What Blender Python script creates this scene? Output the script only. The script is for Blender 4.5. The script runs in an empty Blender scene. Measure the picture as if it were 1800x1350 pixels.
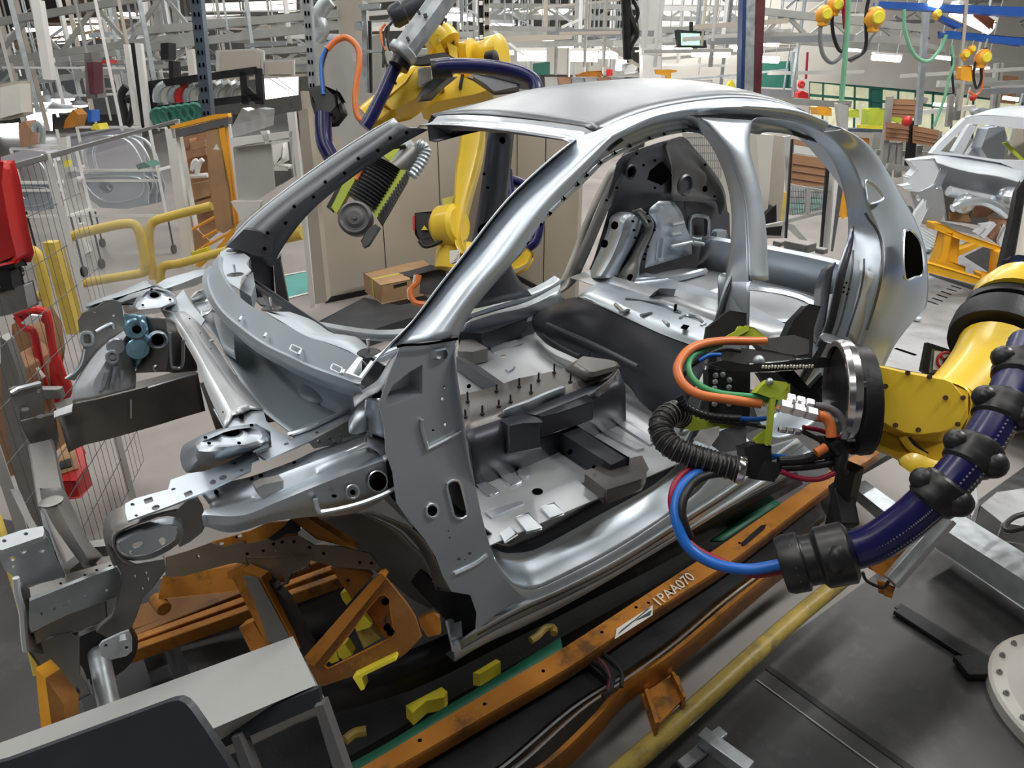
import bpy, math, random
from mathutils import Vector, Matrix, Euler
from mathutils.geometry import tessellate_polygon
sc = bpy.context.scene
C = sc.collection
R = math.radians
# ------------------------------------------------------------------ camera
CAM = Vector((0.53, -2.125, 2.18)); FPX = 1240.0
YAW, PITCH = R(36.2), R(23.5)
cd = bpy.data.cameras.new('camera'); cam = bpy.data.objects.new('camera', cd); C.objects.link(cam)
cd.sensor_width = 36; cd.lens = 36 * FPX / 1800; cd.clip_start = 0.02; cd.clip_end = 300
cam.location = CAM; cam.rotation_euler = (R(90) - PITCH, 0, -YAW)
sc.camera = cam
FW = Vector((math.sin(YAW) * math.cos(PITCH), math.cos(YAW) * math.cos(PITCH), -math.sin(PITCH)))
RT = Vector((math.cos(YAW), -math.sin(YAW), 0)); UP = RT.cross(FW)
FH = Vector((math.sin(YAW), math.cos(YAW), 0))
# ------------------------------------------------------------------ world, lamps, exposure
w = bpy.data.worlds.new('hall_air'); sc.world = w; w.use_nodes = True
w.node_tree.nodes['Background'].inputs[0].default_value = (0.92, 0.96, 1.0, 1)
w.node_tree.nodes['Background'].inputs[1].default_value = 0.40
def area(name, loc, sx, sy, power, rz=0, col=(1, .98, .94), rot=None):
    l = bpy.data.lights.new(name, 'AREA'); l.shape = 'RECTANGLE'; l.size = sx; l.size_y = sy; l.energy = power; l.color = col
    o = bpy.data.objects.new(name, l); C.objects.link(o); o.location = loc
    o.rotation_euler = rot or (0, 0, rz); return o
for i, (x, y, p) in enumerate([(2.4, -1.9, 36), (-.4, .5, 55), (-2, -1.2, 45), (17, 11, 420), (3.4, 2.8, 50), (7.0, -2.6, 230), (7, 3.5, 100), (1, 6.5, 80), (6.5, 8, 110), (12, 3, 150), (13, 9, 150), (-3, 3.5, 45), (2, 13, 140), (10, 15, 140)]):  # rows of hall luminaires, plus added lights brightening nose, rear quarter and far wall
    area('ceiling_and_fill_light', (x, y, 6.2), 0.35, 4.5, p, rz=R(90 if i % 2 else 0))
sc.view_settings.view_transform = 'Standard'; sc.view_settings.look = 'None'
sc.view_settings.gamma = 1; sc.view_settings.use_curve_mapping = False
sc.view_settings.exposure = 0.78
sc.cycles.use_denoising = True; sc.cycles.max_bounces = 6; sc.cycles.diffuse_bounces = 3; sc.cycles.glossy_bounces = 4
sc.cycles.transmission_bounces = 4; sc.cycles.transparent_max_bounces = 12; sc.cycles.caustics_reflective = False; sc.cycles.caustics_refractive = False
sc.cycles.sample_clamp_indirect = 6
# ------------------------------------------------------------------ pixels of the photograph -> points of the place
def fl(s):
    v = [float(t) for t in s.replace(',', ' ').split()] if isinstance(s, str) else list(s)
    return v
def view(x0, y0, s):
    def f(st):
        v = fl(st); return [(x0 + v[i] / s, y0 + v[i + 1] / s) for i in range(0, len(v), 2)]
    return f
PX = view(0, 0, 1); vA = view(500, 400, 3); vB = view(900, 150, 2.25); vC = view(1100, 500, 2.5714); vD = view(550, 800, 2.4543)
vE = view(0, 400, 3); vG = view(0, 850, 2.5714); vH = view(1100, 850, 2.5714); vI = view(500, 0, 3); vJ = view(0, 0, 3); vK = view(1100, 0, 2.5714)
v1 = view(100, 460, 4.5); v2 = view(300, 700, 4.2857); v3 = view(0, 860, 4.5); v4 = view(340, 420, 4.7368)
m1 = view(780, 520, 3.75); m2 = view(980, 220, 4.5); m3 = view(400, 900, 4.0909); m4 = view(1150, 560, 4.5)
def ray(p): return FW + RT * ((p[0] - 900) / FPX) - UP * ((p[1] - 675) / FPX)
def onp(p, n, c):
    d = ray(p); t = (c - CAM.dot(n)) / d.dot(n); return CAM + d * t
AXN = {'x': Vector((1, 0, 0)), 'y': Vector((0, 1, 0)), 'z': Vector((0, 0, 1))}
def on(pts, ax, v):
    if isinstance(ax, str):
        if ax == 'd': return [onp(p, FH, CAM.dot(FH) + v) for p in pts]
        n = AXN[ax]
    else: n = ax.normalized()
    if isinstance(v, Vector): v = v.dot(n)
    if isinstance(v, (list, tuple)): return [onp(p, n, c) for p, c in zip(pts, v)]
    return [onp(p, n, v) for p in pts]
def pt(x, y, ax, v): return on([(x, y)], ax, v)[0]
ST = [(.5, -.70), (.62, -.74), (.70, -.785), (.85, -.80), (1.0, -.78), (1.07, -.76), (1.3, -.785), (1.5, -.775), (1.62, -.71), (1.8, -.635), (1.93, -.57), (2.0, -.53), (2.08, -.45), (2.2, -.30)]
def Sy(x, z):
    z = min(max(z, .5), 2.2)
    for (a, ya), (b, yb) in zip(ST, ST[1:]):
        if z <= b: y = ya + (yb - ya) * (z - a) / (b - a); break
    k = min(max((x - 2.8) / .5, 0), 1); y -= .03 * k * (1 if z < 1.5 else max(0, 1 - (z - 1.5) / .3))
    if x > 3.35: y += .5 * (x - 3.35) ** 2
    return y
def onS(pts, off=0.0):
    out = []
    for i, p in enumerate(pts):
        o = off[i] if isinstance(off, (list, tuple)) else off
        y = -.7
        for _ in range(40):
            q = onp(p, AXN['y'], y); y = .6 * y + .4 * max(-.95, min(-.2, Sy(q.x, q.z) + o))
        out.append(onp(p, AXN['y'], y))
    return out
def el(cx, cy, rx, ry=None, ang=0, n=14):
    ry = rx if ry is None else ry; a = R(ang); o = []
    for i in range(n):
        t = 2 * math.pi * i / n; u, v = rx * math.cos(t), ry * math.sin(t)
        o += [cx + u * math.cos(a) - v * math.sin(a), cy + u * math.sin(a) + v * math.cos(a)]
    return o
def rr(cx, cy, w_, h_, ang=0, r=.3):  # rounded rectangle, flat list
    o = []; a = R(ang); k = min(w_, h_) * r
    for sx, sy, t0 in ((1, 1, 0), (-1, 1, 90), (-1, -1, 180), (1, -1, 270)):
        for t in (t0, t0 + 45, t0 + 90):
            u = sx * (w_ / 2 - k) + k * math.cos(R(t)); v = sy * (h_ / 2 - k) + k * math.sin(R(t))
            o += [cx + u * math.cos(a) - v * math.sin(a), cy + u * math.sin(a) + v * math.cos(a)]
    return o
# ------------------------------------------------------------------ curves
def catmull(p, k=6, closed=False):
    n = len(p)
    if n < 3 or k < 2: return [q.copy() for q in p]
    o = []
    for i in range(n if closed else n - 1):
        if closed: a, b, c, d = p[(i - 1) % n], p[i], p[(i + 1) % n], p[(i + 2) % n]
        else: b, c = p[i], p[i + 1]; a = p[i - 1] if i else b * 2 - c; d = p[i + 2] if i + 2 < n else c * 2 - b
        for j in range(k):
            t = j / k
            o.append(.5 * (2 * b + (c - a) * t + (2 * a - 5 * b + 4 * c - d) * t * t + (3 * b - a - 3 * c + d) * t ** 3))
    if not closed: o.append(p[-1].copy())
    return o
def resample(p, n, closed=False):
    q = list(p) + ([p[0]] if closed else [])
    L = [0]
    for a, b in zip(q, q[1:]): L.append(L[-1] + (b - a).length)
    m = n if closed else n - 1; o = []; j = 0
    for i in range(n):
        s = L[-1] * i / m
        while j < len(L) - 2 and L[j + 1] < s: j += 1
        t = (s - L[j]) / max(L[j + 1] - L[j], 1e-9); o.append(q[j].lerp(q[j + 1], min(t, 1)))
    return o
def lerp(a, b, t): return [p.lerp(q, t) for p, q in zip(a, b)]
# ------------------------------------------------------------------ mesh builder
class MB:
    def __init__(s): s.v = []; s.f = []
    def add(s, vs, fs):
        o = len(s.v); s.v += [Vector(v) for v in vs]; s.f += [[i + o for i in f] for f in fs]; return s
    def grid(s, rows, cu=False, cv=False):
        n = len(rows[0]); m = len(rows); fs = []
        for i in range(m if cv else m - 1):
            for j in range(n if cu else n - 1):
                fs.append([i * n + j, i * n + (j + 1) % n, ((i + 1) % m) * n + (j + 1) % n, ((i + 1) % m) * n + j])
        return s.add([v for r in rows for v in r], fs)
    def loft(s, rows, n=None, k=5, closed=False, kr=1, th=None):
        rs = [catmull(r, k, closed) if k > 1 else list(r) for r in rows]
        if n: rs = [resample(r, n, closed) for r in rs]
        if kr > 1:
            cols = [catmull([r[j] for r in rs], kr) for j in range(len(rs[0]))]; rs = [[c[i] for c in cols] for i in range(len(cols[0]))]
        return s.grid(rs, cu=closed)
    def plate(s, out, th, holes=()):
        """polygon with true holes, extruded by the vector th"""
        loops = [list(out)] + [list(h) for h in holes]; vs = [v for l in loops for v in l]; n = len(vs)
        th = Vector(th); holes = MB.fits(loops[0], holes); loops = [loops[0]] + [list(h) for h in holes]; vs = [v for l in loops for v in l]; n = len(vs); tri = tessellate_polygon(loops)
        fs = [list(t) for t in tri] + [[i + n for i in reversed(t)] for t in tri]
        o = 0
        for l in loops:
            m = len(l)
            for i in range(m): fs.append([o + i, o + (i + 1) % m, o + (i + 1) % m + n, o + i + n])
            o += m
        return s.add(vs + [v + th for v in vs], fs)
    @staticmethod
    def fits(o, holes):
        n = Vector()
        for a, b in zip(o, o[1:] + o[:1]): n += a.cross(b)
        i = max(range(3), key=lambda k: abs(n[k])); U = [k for k in range(3) if k != i]; P = [(p[U[0]], p[U[1]]) for p in o]
        def ins(q):
            x, y = q[U[0]], q[U[1]]; c = False
            for (a, b), (e, f) in zip(P, P[1:] + P[:1]):
                if (b > y) != (f > y) and x < (e - a) * (y - b) / (f - b) + a: c = not c
            return c
        return [h for h in holes if all(ins(q) for q in h)]
    def box(s, c, d, rz=0, M=None):
        c = Vector(c); M = M or Matrix.Rotation(rz, 3, 'Z'); h = Vector(d) / 2
        vs = [c + M @ Vector((x * h.x, y * h.y, z * h.z)) for x in (-1, 1) for y in (-1, 1) for z in (-1, 1)]
        return s.add(vs, [[0, 1, 3, 2], [4, 6, 7, 5], [0, 4, 5, 1], [2, 3, 7, 6], [0, 2, 6, 4], [1, 5, 7, 3]])
    def bar(s, a, b, w_, h_, up=(0, 0, 1)):
        a, b = Vector(a), Vector(b); d = b - a; L = d.length
        if L < 1e-6: return s
        d /= L; u = Vector(up); x = d.cross(u)
        if x.length < 1e-3: u = Vector((1, 0, 0)); x = d.cross(u)
        x.normalize(); u = x.cross(d)
        M = Matrix((d, x, u)).transposed()
        return s.box((a + b) / 2, (L, w_, h_), M=M)
    def tube(s, p, r, seg=8, k=5, cap=True, closed=False, rfun=None):
        p = [Vector(q) for q in p]; p = catmull(p, k, closed) if len(p) > 2 and k > 1 else p
        n = len(p); rings = []; t0 = (p[1] - p[0]).normalized(); nn = t0.orthogonal().normalized()
        for i in range(n):
            if closed: t = (p[(i + 1) % n] - p[i - 1]).normalized()
            else: t = (p[min(i + 1, n - 1)] - p[max(i - 1, 0)]).normalized()
            nn = (nn - t * nn.dot(t)); nn = nn.normalized() if nn.length > 1e-6 else t.orthogonal().normalized()
            b = t.cross(nn); q = rfun(i / (n - 1)) if rfun else (r[i] if isinstance(r, list) else r)
            rings.append([p[i] + (nn * math.cos(2 * math.pi * j / seg) + b * math.sin(2 * math.pi * j / seg)) * q for j in range(seg)])
        o = len(s.v); s.grid(rings, cu=True, cv=closed)
        if cap and not closed: s.f.append([o + j for j in reversed(range(seg))]); s.f.append([o + (n - 1) * seg + j for j in range(seg)])
        return s
    def lathe(s, c, ax, prof, seg=20, cap=True):
        c = Vector(c); ax = Vector(ax).normalized(); u = ax.orthogonal().normalized(); v = ax.cross(u)
        rings = [[c + ax * h + (u * math.cos(2 * math.pi * j / seg) + v * math.sin(2 * math.pi * j / seg)) * max(r, 1e-4) for j in range(seg)] for r, h in prof]
        o = len(s.v); s.grid(rings, cu=True)
        if cap: s.f.append([o + j for j in reversed(range(seg))]); s.f.append([o + (len(prof) - 1) * seg + j for j in range(seg)])
        return s
    def cyl(s, a, b, r, seg=14):
        a, b = Vector(a), Vector(b); return s.lathe(a, b - a, [(r, 0), (r, (b - a).length)], seg)
    def ball(s, c, r, seg=12, sc_=(1, 1, 1)):
        c = Vector(c); rings = []
        for i in range(seg // 2 + 1):
            t = math.pi * i / (seg // 2)
            rings.append([c + Vector((r * sc_[0] * max(math.sin(t), .001) * math.cos(2 * math.pi * j / seg), r * sc_[1] * max(math.sin(t), .001) * math.sin(2 * math.pi * j / seg), r * sc_[2] * math.cos(t))) for j in range(seg)])
        return s.grid(rings, cu=True)
ORG = {}
def tag(o, label=None, cat=None, group=None, kind=None):
    if label: o['label'] = label
    if cat: o['category'] = cat
    if group: o['group'] = group
    if kind: o['kind'] = kind
    return o
def thing(name, loc, label, cat, group=None):
    o = bpy.data.objects.new(name, None); C.objects.link(o); o.location = loc; o.empty_display_size = .1
    ORG[o.name] = Vector(loc); return tag(o, label, cat, group)
KEEP = set('bolt screw stud dash lettering mesh mark notch bolts slat lattice seam tab print symbol recess wire frame rings trim louvre'.split())
def pieces(mb):
    p = list(range(len(mb.v)))
    def f(i):
        while p[i] != i: p[i] = p[p[i]]; i = p[i]
        return i
    for t in mb.f:
        a = f(t[0])
        for j in t[1:]: p[f(j)] = a
    g = {}
    for t in mb.f: g.setdefault(f(t[0]), []).append(t)
    out = []
    for fs in g.values():
        ids = sorted({i for t in fs for i in t}); mp = {i: k for k, i in enumerate(ids)}; q = MB(); q.v = [mb.v[i] for i in ids]; q.f = [[mp[i] for i in t] for t in fs]; out.append(q)
    return sorted(out, key=lambda q: -len(q.v))
def build(mb, name, m, parent=None, label=None, cat=None, group=None, kind=None, ang=38, bev=0, sol=0, org=None):
    if parent is not None and not (KEEP & set(name.split('_'))):
        ps = pieces(mb)
        if 1 < len(ps) <= 16:
            o = [build1(q, name, m, parent, label, cat, group, kind, ang, bev, sol, org) for q in ps]; return o[0]
    return build1(mb, name, m, parent, label, cat, group, kind, ang, bev, sol, org)
def build1(mb, name, m, parent=None, label=None, cat=None, group=None, kind=None, ang=38, bev=0, sol=0, org=None):
    if parent is not None: org = ORG[parent.name]
    elif org is None:
        n = len(mb.v); org = Vector((sum(v.x for v in mb.v) / n, sum(v.y for v in mb.v) / n, min(v.z for v in mb.v)))
    me = bpy.data.meshes.new(name); me.from_pydata([tuple(v - org) for v in mb.v], [], mb.f); me.validate(); me.update()
    me.polygons.foreach_set('use_smooth', [True] * len(me.polygons)); me.set_sharp_from_angle(angle=R(ang))
    me.materials.append(m)
    o = bpy.data.objects.new(name, me); C.objects.link(o)
    if parent is not None: o.parent = parent; ORG[o.name] = org
    else: o.location = org; ORG[o.name] = Vector(org)
    if sol:
        q = o.modifiers.new('s', 'SOLIDIFY'); q.thickness = sol; q.offset = 0
    if bev:
        q = o.modifiers.new('b', 'BEVEL'); q.width = bev; q.segments = 2; q.limit_method = 'ANGLE'; q.angle_limit = R(40); q.harden_normals = False
    return tag(o, label, cat, group, kind)
def dup(o, loc, label=None, rz=None, scale=None):
    c = o.copy(); C.objects.link(c); c.location = loc
    if rz is not None: c.rotation_euler = (0, 0, rz)
    if scale: c.scale = (scale,) * 3
    if label: c['label'] = label
    for a in list(o.children):
        d = a.copy(); C.objects.link(d); d.parent = c
        for g in list(a.children):
            e = g.copy(); C.objects.link(e); e.parent = d
    return c
# ------------------------------------------------------------------ materials
def mat(name, col, metal=0., rough=.5, var=.12, scale=6., bump=0., bscale=60., emit=0, alpha=1., stains=0., scol=(.02, .02, .02), spec=.5, coat=0, stretch=None):
    m = bpy.data.materials.new(name); m.use_nodes = True; nt = m.node_tree; b = nt.nodes['Principled BSDF']; N = nt.nodes.new
    b.inputs['Metallic'].default_value = metal; b.inputs['Roughness'].default_value = rough; b.inputs['Specular IOR Level'].default_value = spec
    if coat: b.inputs['Coat Weight'].default_value = coat; b.inputs['Coat Roughness'].default_value = .15
    tc = N('ShaderNodeTexCoord'); mp = N('ShaderNodeMapping'); nt.links.new(tc.outputs['Object'], mp.inputs[0])
    if stretch: mp.inputs['Scale'].default_value = stretch
    n1 = N('ShaderNodeTexNoise'); n1.inputs['Scale'].default_value = scale; n1.inputs['Detail'].default_value = 5; nt.links.new(mp.outputs[0], n1.inputs[0])
    cr = N('ShaderNodeValToRGB'); nt.links.new(n1.outputs[0], cr.inputs[0])
    lo = [c * (1 - var) for c in col]; hi = [min(1, c * (1 + var)) for c in col]
    cr.color_ramp.elements[0].position = .3; cr.color_ramp.elements[1].position = .7
    cr.color_ramp.elements[0].color = (*lo, 1); cr.color_ramp.elements[1].color = (*hi, 1); out = cr.outputs[0]
    if stains:
        n2 = N('ShaderNodeTexNoise'); n2.inputs['Scale'].default_value = scale * 1.7; n2.inputs['Detail'].default_value = 8; n2.inputs['Roughness'].default_value = .7
        nt.links.new(mp.outputs[0], n2.inputs[0]); r2 = N('ShaderNodeValToRGB'); r2.color_ramp.elements[0].position = .52; r2.color_ramp.elements[1].position = .66
        nt.links.new(n2.outputs[0], r2.inputs[0]); mx = N('ShaderNodeMix'); mx.data_type = 'RGBA'; mu = N('ShaderNodeMath'); mu.operation = 'MULTIPLY'; mu.inputs[1].default_value = stains
        nt.links.new(r2.outputs[0], mu.inputs[0]); nt.links.new(mu.outputs[0], mx.inputs[0]); nt.links.new(out, mx.inputs[6]); mx.inputs[7].default_value = (*scol, 1); out = mx.outputs[2]
    nt.links.new(out, b.inputs['Base Color'])
    rm = N('ShaderNodeMapRange'); nt.links.new(n1.outputs[0], rm.inputs[0]); rm.inputs[1].default_value = .3; rm.inputs[2].default_value = .7
    rm.inputs[3].default_value = rough * .82; rm.inputs[4].default_value = min(1, rough * 1.18); nt.links.new(rm.outputs[0], b.inputs['Roughness'])
    if bump:
        n3 = N('ShaderNodeTexNoise'); n3.inputs['Scale'].default_value = bscale; nt.links.new(mp.outputs[0], n3.inputs[0])
        bp = N('ShaderNodeBump'); bp.inputs['Strength'].default_value = bump; bp.inputs['Distance'].default_value = .01
        nt.links.new(n3.outputs[0], bp.inputs['Height']); nt.links.new(bp.outputs[0], b.inputs['Normal'])
    if emit: b.inputs['Emission Color'].default_value = (*col, 1); b.inputs['Emission Strength'].default_value = emit
    if alpha < 1: b.inputs['Alpha'].default_value = alpha
    return m
M_ = {}
def defm(k, *a, **kw): M_[k] = mat(k, *a, **kw)
defm('zinc steel', (.56, .63, .70), .78, .40, .05, 3, bump=.04, bscale=9)
defm('bright steel', (.72, .78, .84), .8, .32, .05, 4, bump=.06, bscale=12)
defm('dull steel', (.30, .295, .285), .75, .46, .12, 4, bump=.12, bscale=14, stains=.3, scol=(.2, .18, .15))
defm('dark sheet', (.13, .135, .155), .6, .42, .2, 3, bump=.1, bscale=10)  # interior panels share the zinc metal; their dark reflections are put into this colour
defm('floor sheet', (.62, .65, .68), .6, .38, .08, 3, bump=.12, bscale=8)
defm('cowl steel', (.50, .57, .63), .35, .48, .05, 3)
defm('blue reflection steel', (.28, .50, .64), .6, .3, .1, 5)  # blue reflection on the far strut tower painted into the steel colour
defm('roof steel', (.20, .22, .24), .85, .38, .04, 3, bump=.03, bscale=9)
defm('orange reflection steel', (.33, .27, .205), .7, .45, .12, 5, bump=.1)  # orange reflected from the carrier is mixed into this plate colour
defm('screw brown', (.12, .06, .04), .3, .5, .1)
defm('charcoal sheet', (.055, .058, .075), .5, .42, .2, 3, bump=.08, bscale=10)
defm('tunnel steel', (.15, .14, .135), .55, .42, .2, 5, bump=.1)
defm('blocker wall', (.10, .098, .095), 0, .8, .2, .6)
defm('black', (.012, .012, .014), 0, .5, .1)
defm('black metal', (.03, .03, .033), .5, .45, .2, 6, bump=.1)
defm('black rubber', (.018, .018, .02), 0, .38, .2, 20)
defm('hole black', (.003, .003, .003), 0, .95, 0, spec=0)
defm('satin steel', (.66, .69, .72), .45, .36, .05, 4)
defm('orange paint', (.52, .205, .028), .1, .5, .2, 5, stains=.8, scol=(.10, .055, .03), bump=.15, bscale=30)
defm('dirty orange', (.28, .12, .03), .1, .55, .25, 6, stains=.6, scol=(.05, .035, .025), bump=.15)
defm('yellow paint', (.80, .60, .05), .0, .38, .08, 4, stains=.15, scol=(.45, .33, .08), coat=.3)
defm('robot yellow', (.90, .62, .045), .0, .35, .07, 3, stains=.18, scol=(.42, .30, .06), coat=.35)
defm('bright yellow', (.85, .74, .05), 0, .5, .1)
defm('safety yellow', (.70, .52, .10), 0, .5, .12, 5, stains=.3, scol=(.35, .27, .1))
defm('worn yellow', (.40, .30, .07), 0, .42, .25, 7, stains=.7, scol=(.16, .13, .08), bump=.2)
defm('lime paint', (.50, .60, .06), 0, .42, .1, 5)
defm('orange rubber', (.80, .22, .06), 0, .4, .08)
defm('green rubber', (.06, .36, .14), 0, .4, .1)
defm('blue rubber', (.02, .16, .62), 0, .35, .1)
defm('navy hose', (.007, .008, .085), 0, .3, .15, 8, coat=.2)
defm('grey rubber', (.22, .23, .25), 0, .5, .1)
defm('red paint', (.60, .03, .03), 0, .4, .1)
defm('dark red', (.35, .02, .05), 0, .4, .1)
defm('chrome', (.85, .84, .86), 1, .18, .03)
defm('galvanised', (.52, .57, .60), .7, .42, .12, 18, bump=.05)
defm('grey paint', (.40, .41, .40), .0, .45, .05, 3, stains=.15, scol=(.25, .24, .22))
defm('light grey paint', (.52, .52, .50), 0, .5, .06, 3)
defm('white paint', (.80, .80, .78), 0, .5, .06, 3)
defm('beige panel', (.46, .42, .36), 0, .6, .04, 2)
defm('cream wall', (.62, .60, .55), 0, .7, .05, 1)
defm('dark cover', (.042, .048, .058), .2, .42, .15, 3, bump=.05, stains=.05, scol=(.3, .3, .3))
defm('concrete', (.30, .275, .26), 0, .5, .14, 1.2, stains=.3, scol=(.22, .19, .17), bump=.08, bscale=20)
defm('floor plate', (.07, .07, .073), .35, .42, .3, 2.2, stains=.35, scol=(.17, .17, .18), bump=.12, bscale=15)
defm('deck steel', (.40, .41, .42), .6, .5, .14, 4, stains=.3, scol=(.18, .17, .17))
defm('green belt', (.015, .13, .075), 0, .6, .2)
defm('dark green', (.03, .16, .12), 0, .6, .1)
defm('teal paint', (.12, .42, .38), 0, .5, .1)
defm('cardboard', (.42, .26, .14), 0, .8, .12, 8)
defm('brown card', (.40, .22, .12), 0, .75, .15, 3, stretch=(1, 1, 6))
defm('tape', (.55, .5, .1), 0, .4, .1)
defm('truss paint', (.36, .37, .35), .2, .5, .15, 4)
defm('roof dark', (.10, .085, .07), 0, .8, .3, .5)
defm('blue beam', (.02, .10, .42), .1, .45, .1)
defm('dark blue', (.02, .06, .20), .2, .45, .1)
defm('blue post', (.12, .16, .21), .5, .4, .15)
defm('red black', (.12, .03, .04), .1, .5, .15)
defm('hoist orange', (.90, .42, .04), 0, .4, .1)
defm('lamp glow', (1, .97, .93), emit=7, var=0)
defm('warm glow', (1, .83, .60), emit=2.6, var=.3, scale=.8)
defm('daylight', (.96, .98, 1), emit=3.2, var=0)
defm('screen', (.25, .65, .35), emit=1.2, var=.8, scale=30)
defm('led blue', (.05, .3, 1), emit=6, var=0)
defm('lit window', (.62, .60, .42), emit=.45, var=.7, scale=2.2)
defm('grey plastic', (.12, .12, .125), 0, .5, .1)
defm('paper', (.8, .78, .72), 0, .7, .04)
defm('white robot', (.72, .70, .66), 0, .4, .05, 3)
defm('skin brown', (.45, .25, .16), 0, .6, .1)
defm('body white', (.76, .82, .88), .15, .35, .08, 3)  # white car paint; also whitens steel parts that reflect brightly
def glass(name, col, alpha):
    m = mat(name, col, 0, .12, 0, alpha=alpha); return m
M_['glass'] = glass('glass', (.75, .80, .82), .07)
M_['milky sheet'] = glass('milky sheet', (.62, .61, .68), .75)
# ================================================================== car body shell
car = thing('car_shell', (2.3, 0, .84), 'unpainted silver steel car body shell without doors, standing on the orange carrier in the middle', 'car body')
Z, D_, DK, BR, FS = M_['zinc steel'], M_['dull steel'], M_['dark sheet'], M_['bright steel'], M_['floor sheet']
def shift(p, x=0, y=0, z=0): return [q + Vector((x, y, z)) for q in p]
def flang(n): return n
# ---- near side panel
r0p = PX('683 613 730 563 777 500 817 450 893 353 967 283 1013 245 1047 231 1100 208 1160 190 1230 178 1300 173 1366 181 1420 199')
r1p = PX('704 606 748 556 792 497 833 450 905 357 978 290 1025 253 1062 240 1110 218 1168 200 1235 189 1303 184 1372 192 1430 210')
r3p = PX('803 597 828 548 867 500 906 455 967 368 1030 300 1065 262 1091 240 1149 213 1211 203 1278 200 1344 204 1402 213 1447 232')
r0 = onS(r0p, [.06] * 7 + [.03] * 7); r1 = onS(r1p, [.03] * 7 + [.0] * 7); r3 = onS(r3p, 0)
mid = [shift([a.lerp(b, t)], y=-.03 * math.sin(math.pi * t) - .005, z=.012 * math.sin(math.pi * t))[0] for a, b, t in []]
rows = [r0, r1]
for t in (.2, .45, .7, .88):
    rows.append([a.lerp(b, t) + Vector((0, -.035, .015)) * math.sin(math.pi * t) for a, b in zip(r1, r3)])
rows.append(r3)
side = MB(); side.loft(rows, n=70, kr=2)
O = PX('803 597 828 548 867 500 906 455 967 368 1030 300 1065 262 1091 240 1149 213 1211 203 1244 220 1269 252 1291 297 1307 350 1313 417 1316 483 1317 572 1314 650 1290 745 1240 835 1182 900 1080 967 978 1020 937 1036 905 1030 884 1008 866 975 848 915 834 850 822 790 812 717 803 655')
I = PX('0 0 0 0 0 0 0 0 949 392 1014 332 1040 303 1069 279 1144 243 1207 229 1238 237 1269 271 1287 328 1289 399 1280 464 1268 520 1247 599 1238 680 1220 735 1200 780 1150 826 1055 873 978 918 945 936 917 948 888 957 0 0 0 0 0 0 0 0 0 0 0 0')
O3 = onS(O); I3 = onS(I, .10)
for i in list(range(0, 4)) + list(range(26, 32)): I3[i] = O3[i] + Vector((.012, .10, .004))
I3[3] = O3[3] + Vector((.02, .10, .0))
def jamb(mb, O3, I3, closed=True, kr=1):
    rows = []
    for u, v in ((0, 0), (.06, .10), (.16, .42), (.30, .85), (.42, .97), (.62, 1), (1, 1)):
        rows.append([Vector((a.x + (b.x - a.x) * u, a.y + (b.y - a.y) * v, a.z + (b.z - a.z) * u)) for a, b in zip(O3, I3)])
    mb.loft(rows, closed=closed, k=4)
jamb(side, O3, I3)
# rear door opening
O2 = PX('1318 226 1322 212 1344 205 1402 213 1447 232 1473 252 1493 280 1509 314 1522 356 1541 399 1551 434 1550 483 1533 550 1514 608 1488 672 1450 728 1400 762 1360 770 1335 740 1319 690 1317 640 1317 572 1318 520 1320 494 1349 491 1347 461 1344 394 1333 328 1320 279 1316 246')
I2 = PX('0 0 1330 236 1345 232 1389 237 1433 251 1460 271 1478 301 1487 335 1491 380 1491 410 1483 440 1470 483 1461 530 1449 575 1424 625 1400 672 1375 705 1352 712 1338 690 0 0 0 0 0 0 0 0 0 0 0 0 0 0 0 0 0 0 0 0 0 0')
O23 = onS(O2); I23 = onS(I2, .12)
for i in [0] + list(range(19, 30)): I23[i] = O23[i] + Vector((-.012, .12, 0))
jamb(side, O23, I23)
# B pillar outer face
bl = onS(PX('1226 206 1244 220 1269 252 1291 297 1307 350 1313 417 1316 483 1319 492')); brr = onS(PX('1322 212 1316 246 1317 262 1320 279 1333 328 1344 394 1348 461 1349 491'))
side.loft([bl, [p + Vector((0, -.012, 0)) for p in lerp(bl, brr, .12)], [p + Vector((0, -.02, 0)) for p in lerp(bl, brr, .5)], [p + Vector((0, -.012, 0)) for p in lerp(bl, brr, .88)], brr], n=30, kr=2)
# sill
sA = onS(PX('868 978 884 1008 905 1030 937 1036 978 1020 1080 967 1182 900 1250 838 1290 745'))
sB = onS(PX('838 1076 850 1080 876 1082 917 1058 978 1028 1080 974 1182 907 1260 858 1330 790'), -.004)
sC = onS(PX('836 1106 852 1098 880 1082 920 1062 985 1034 1080 985 1182 922 1290 852 1400 770'), -.012)
sC2 = onS(PX('797 1134 839 1112 880 1089 920 1068 985 1040 1080 993 1182 929 1290 860 1408 778'), .004)
sD = onS(PX('798 1144 839 1121 880 1099 920 1080 985 1050 1080 1002 1182 941 1290 872 1420 789'), .004)
sE = onS(PX('799 1163 839 1138 880 1118 920 1101 1000 1060 1080 1014 1182 952 1300 880 1430 800'), -.006)
sF = [p + Vector((0, .05, -.01)) for p in sE]
side.loft([sA, sB, sC, sC2, sD, sE, sF], n=50, k=3)
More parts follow.
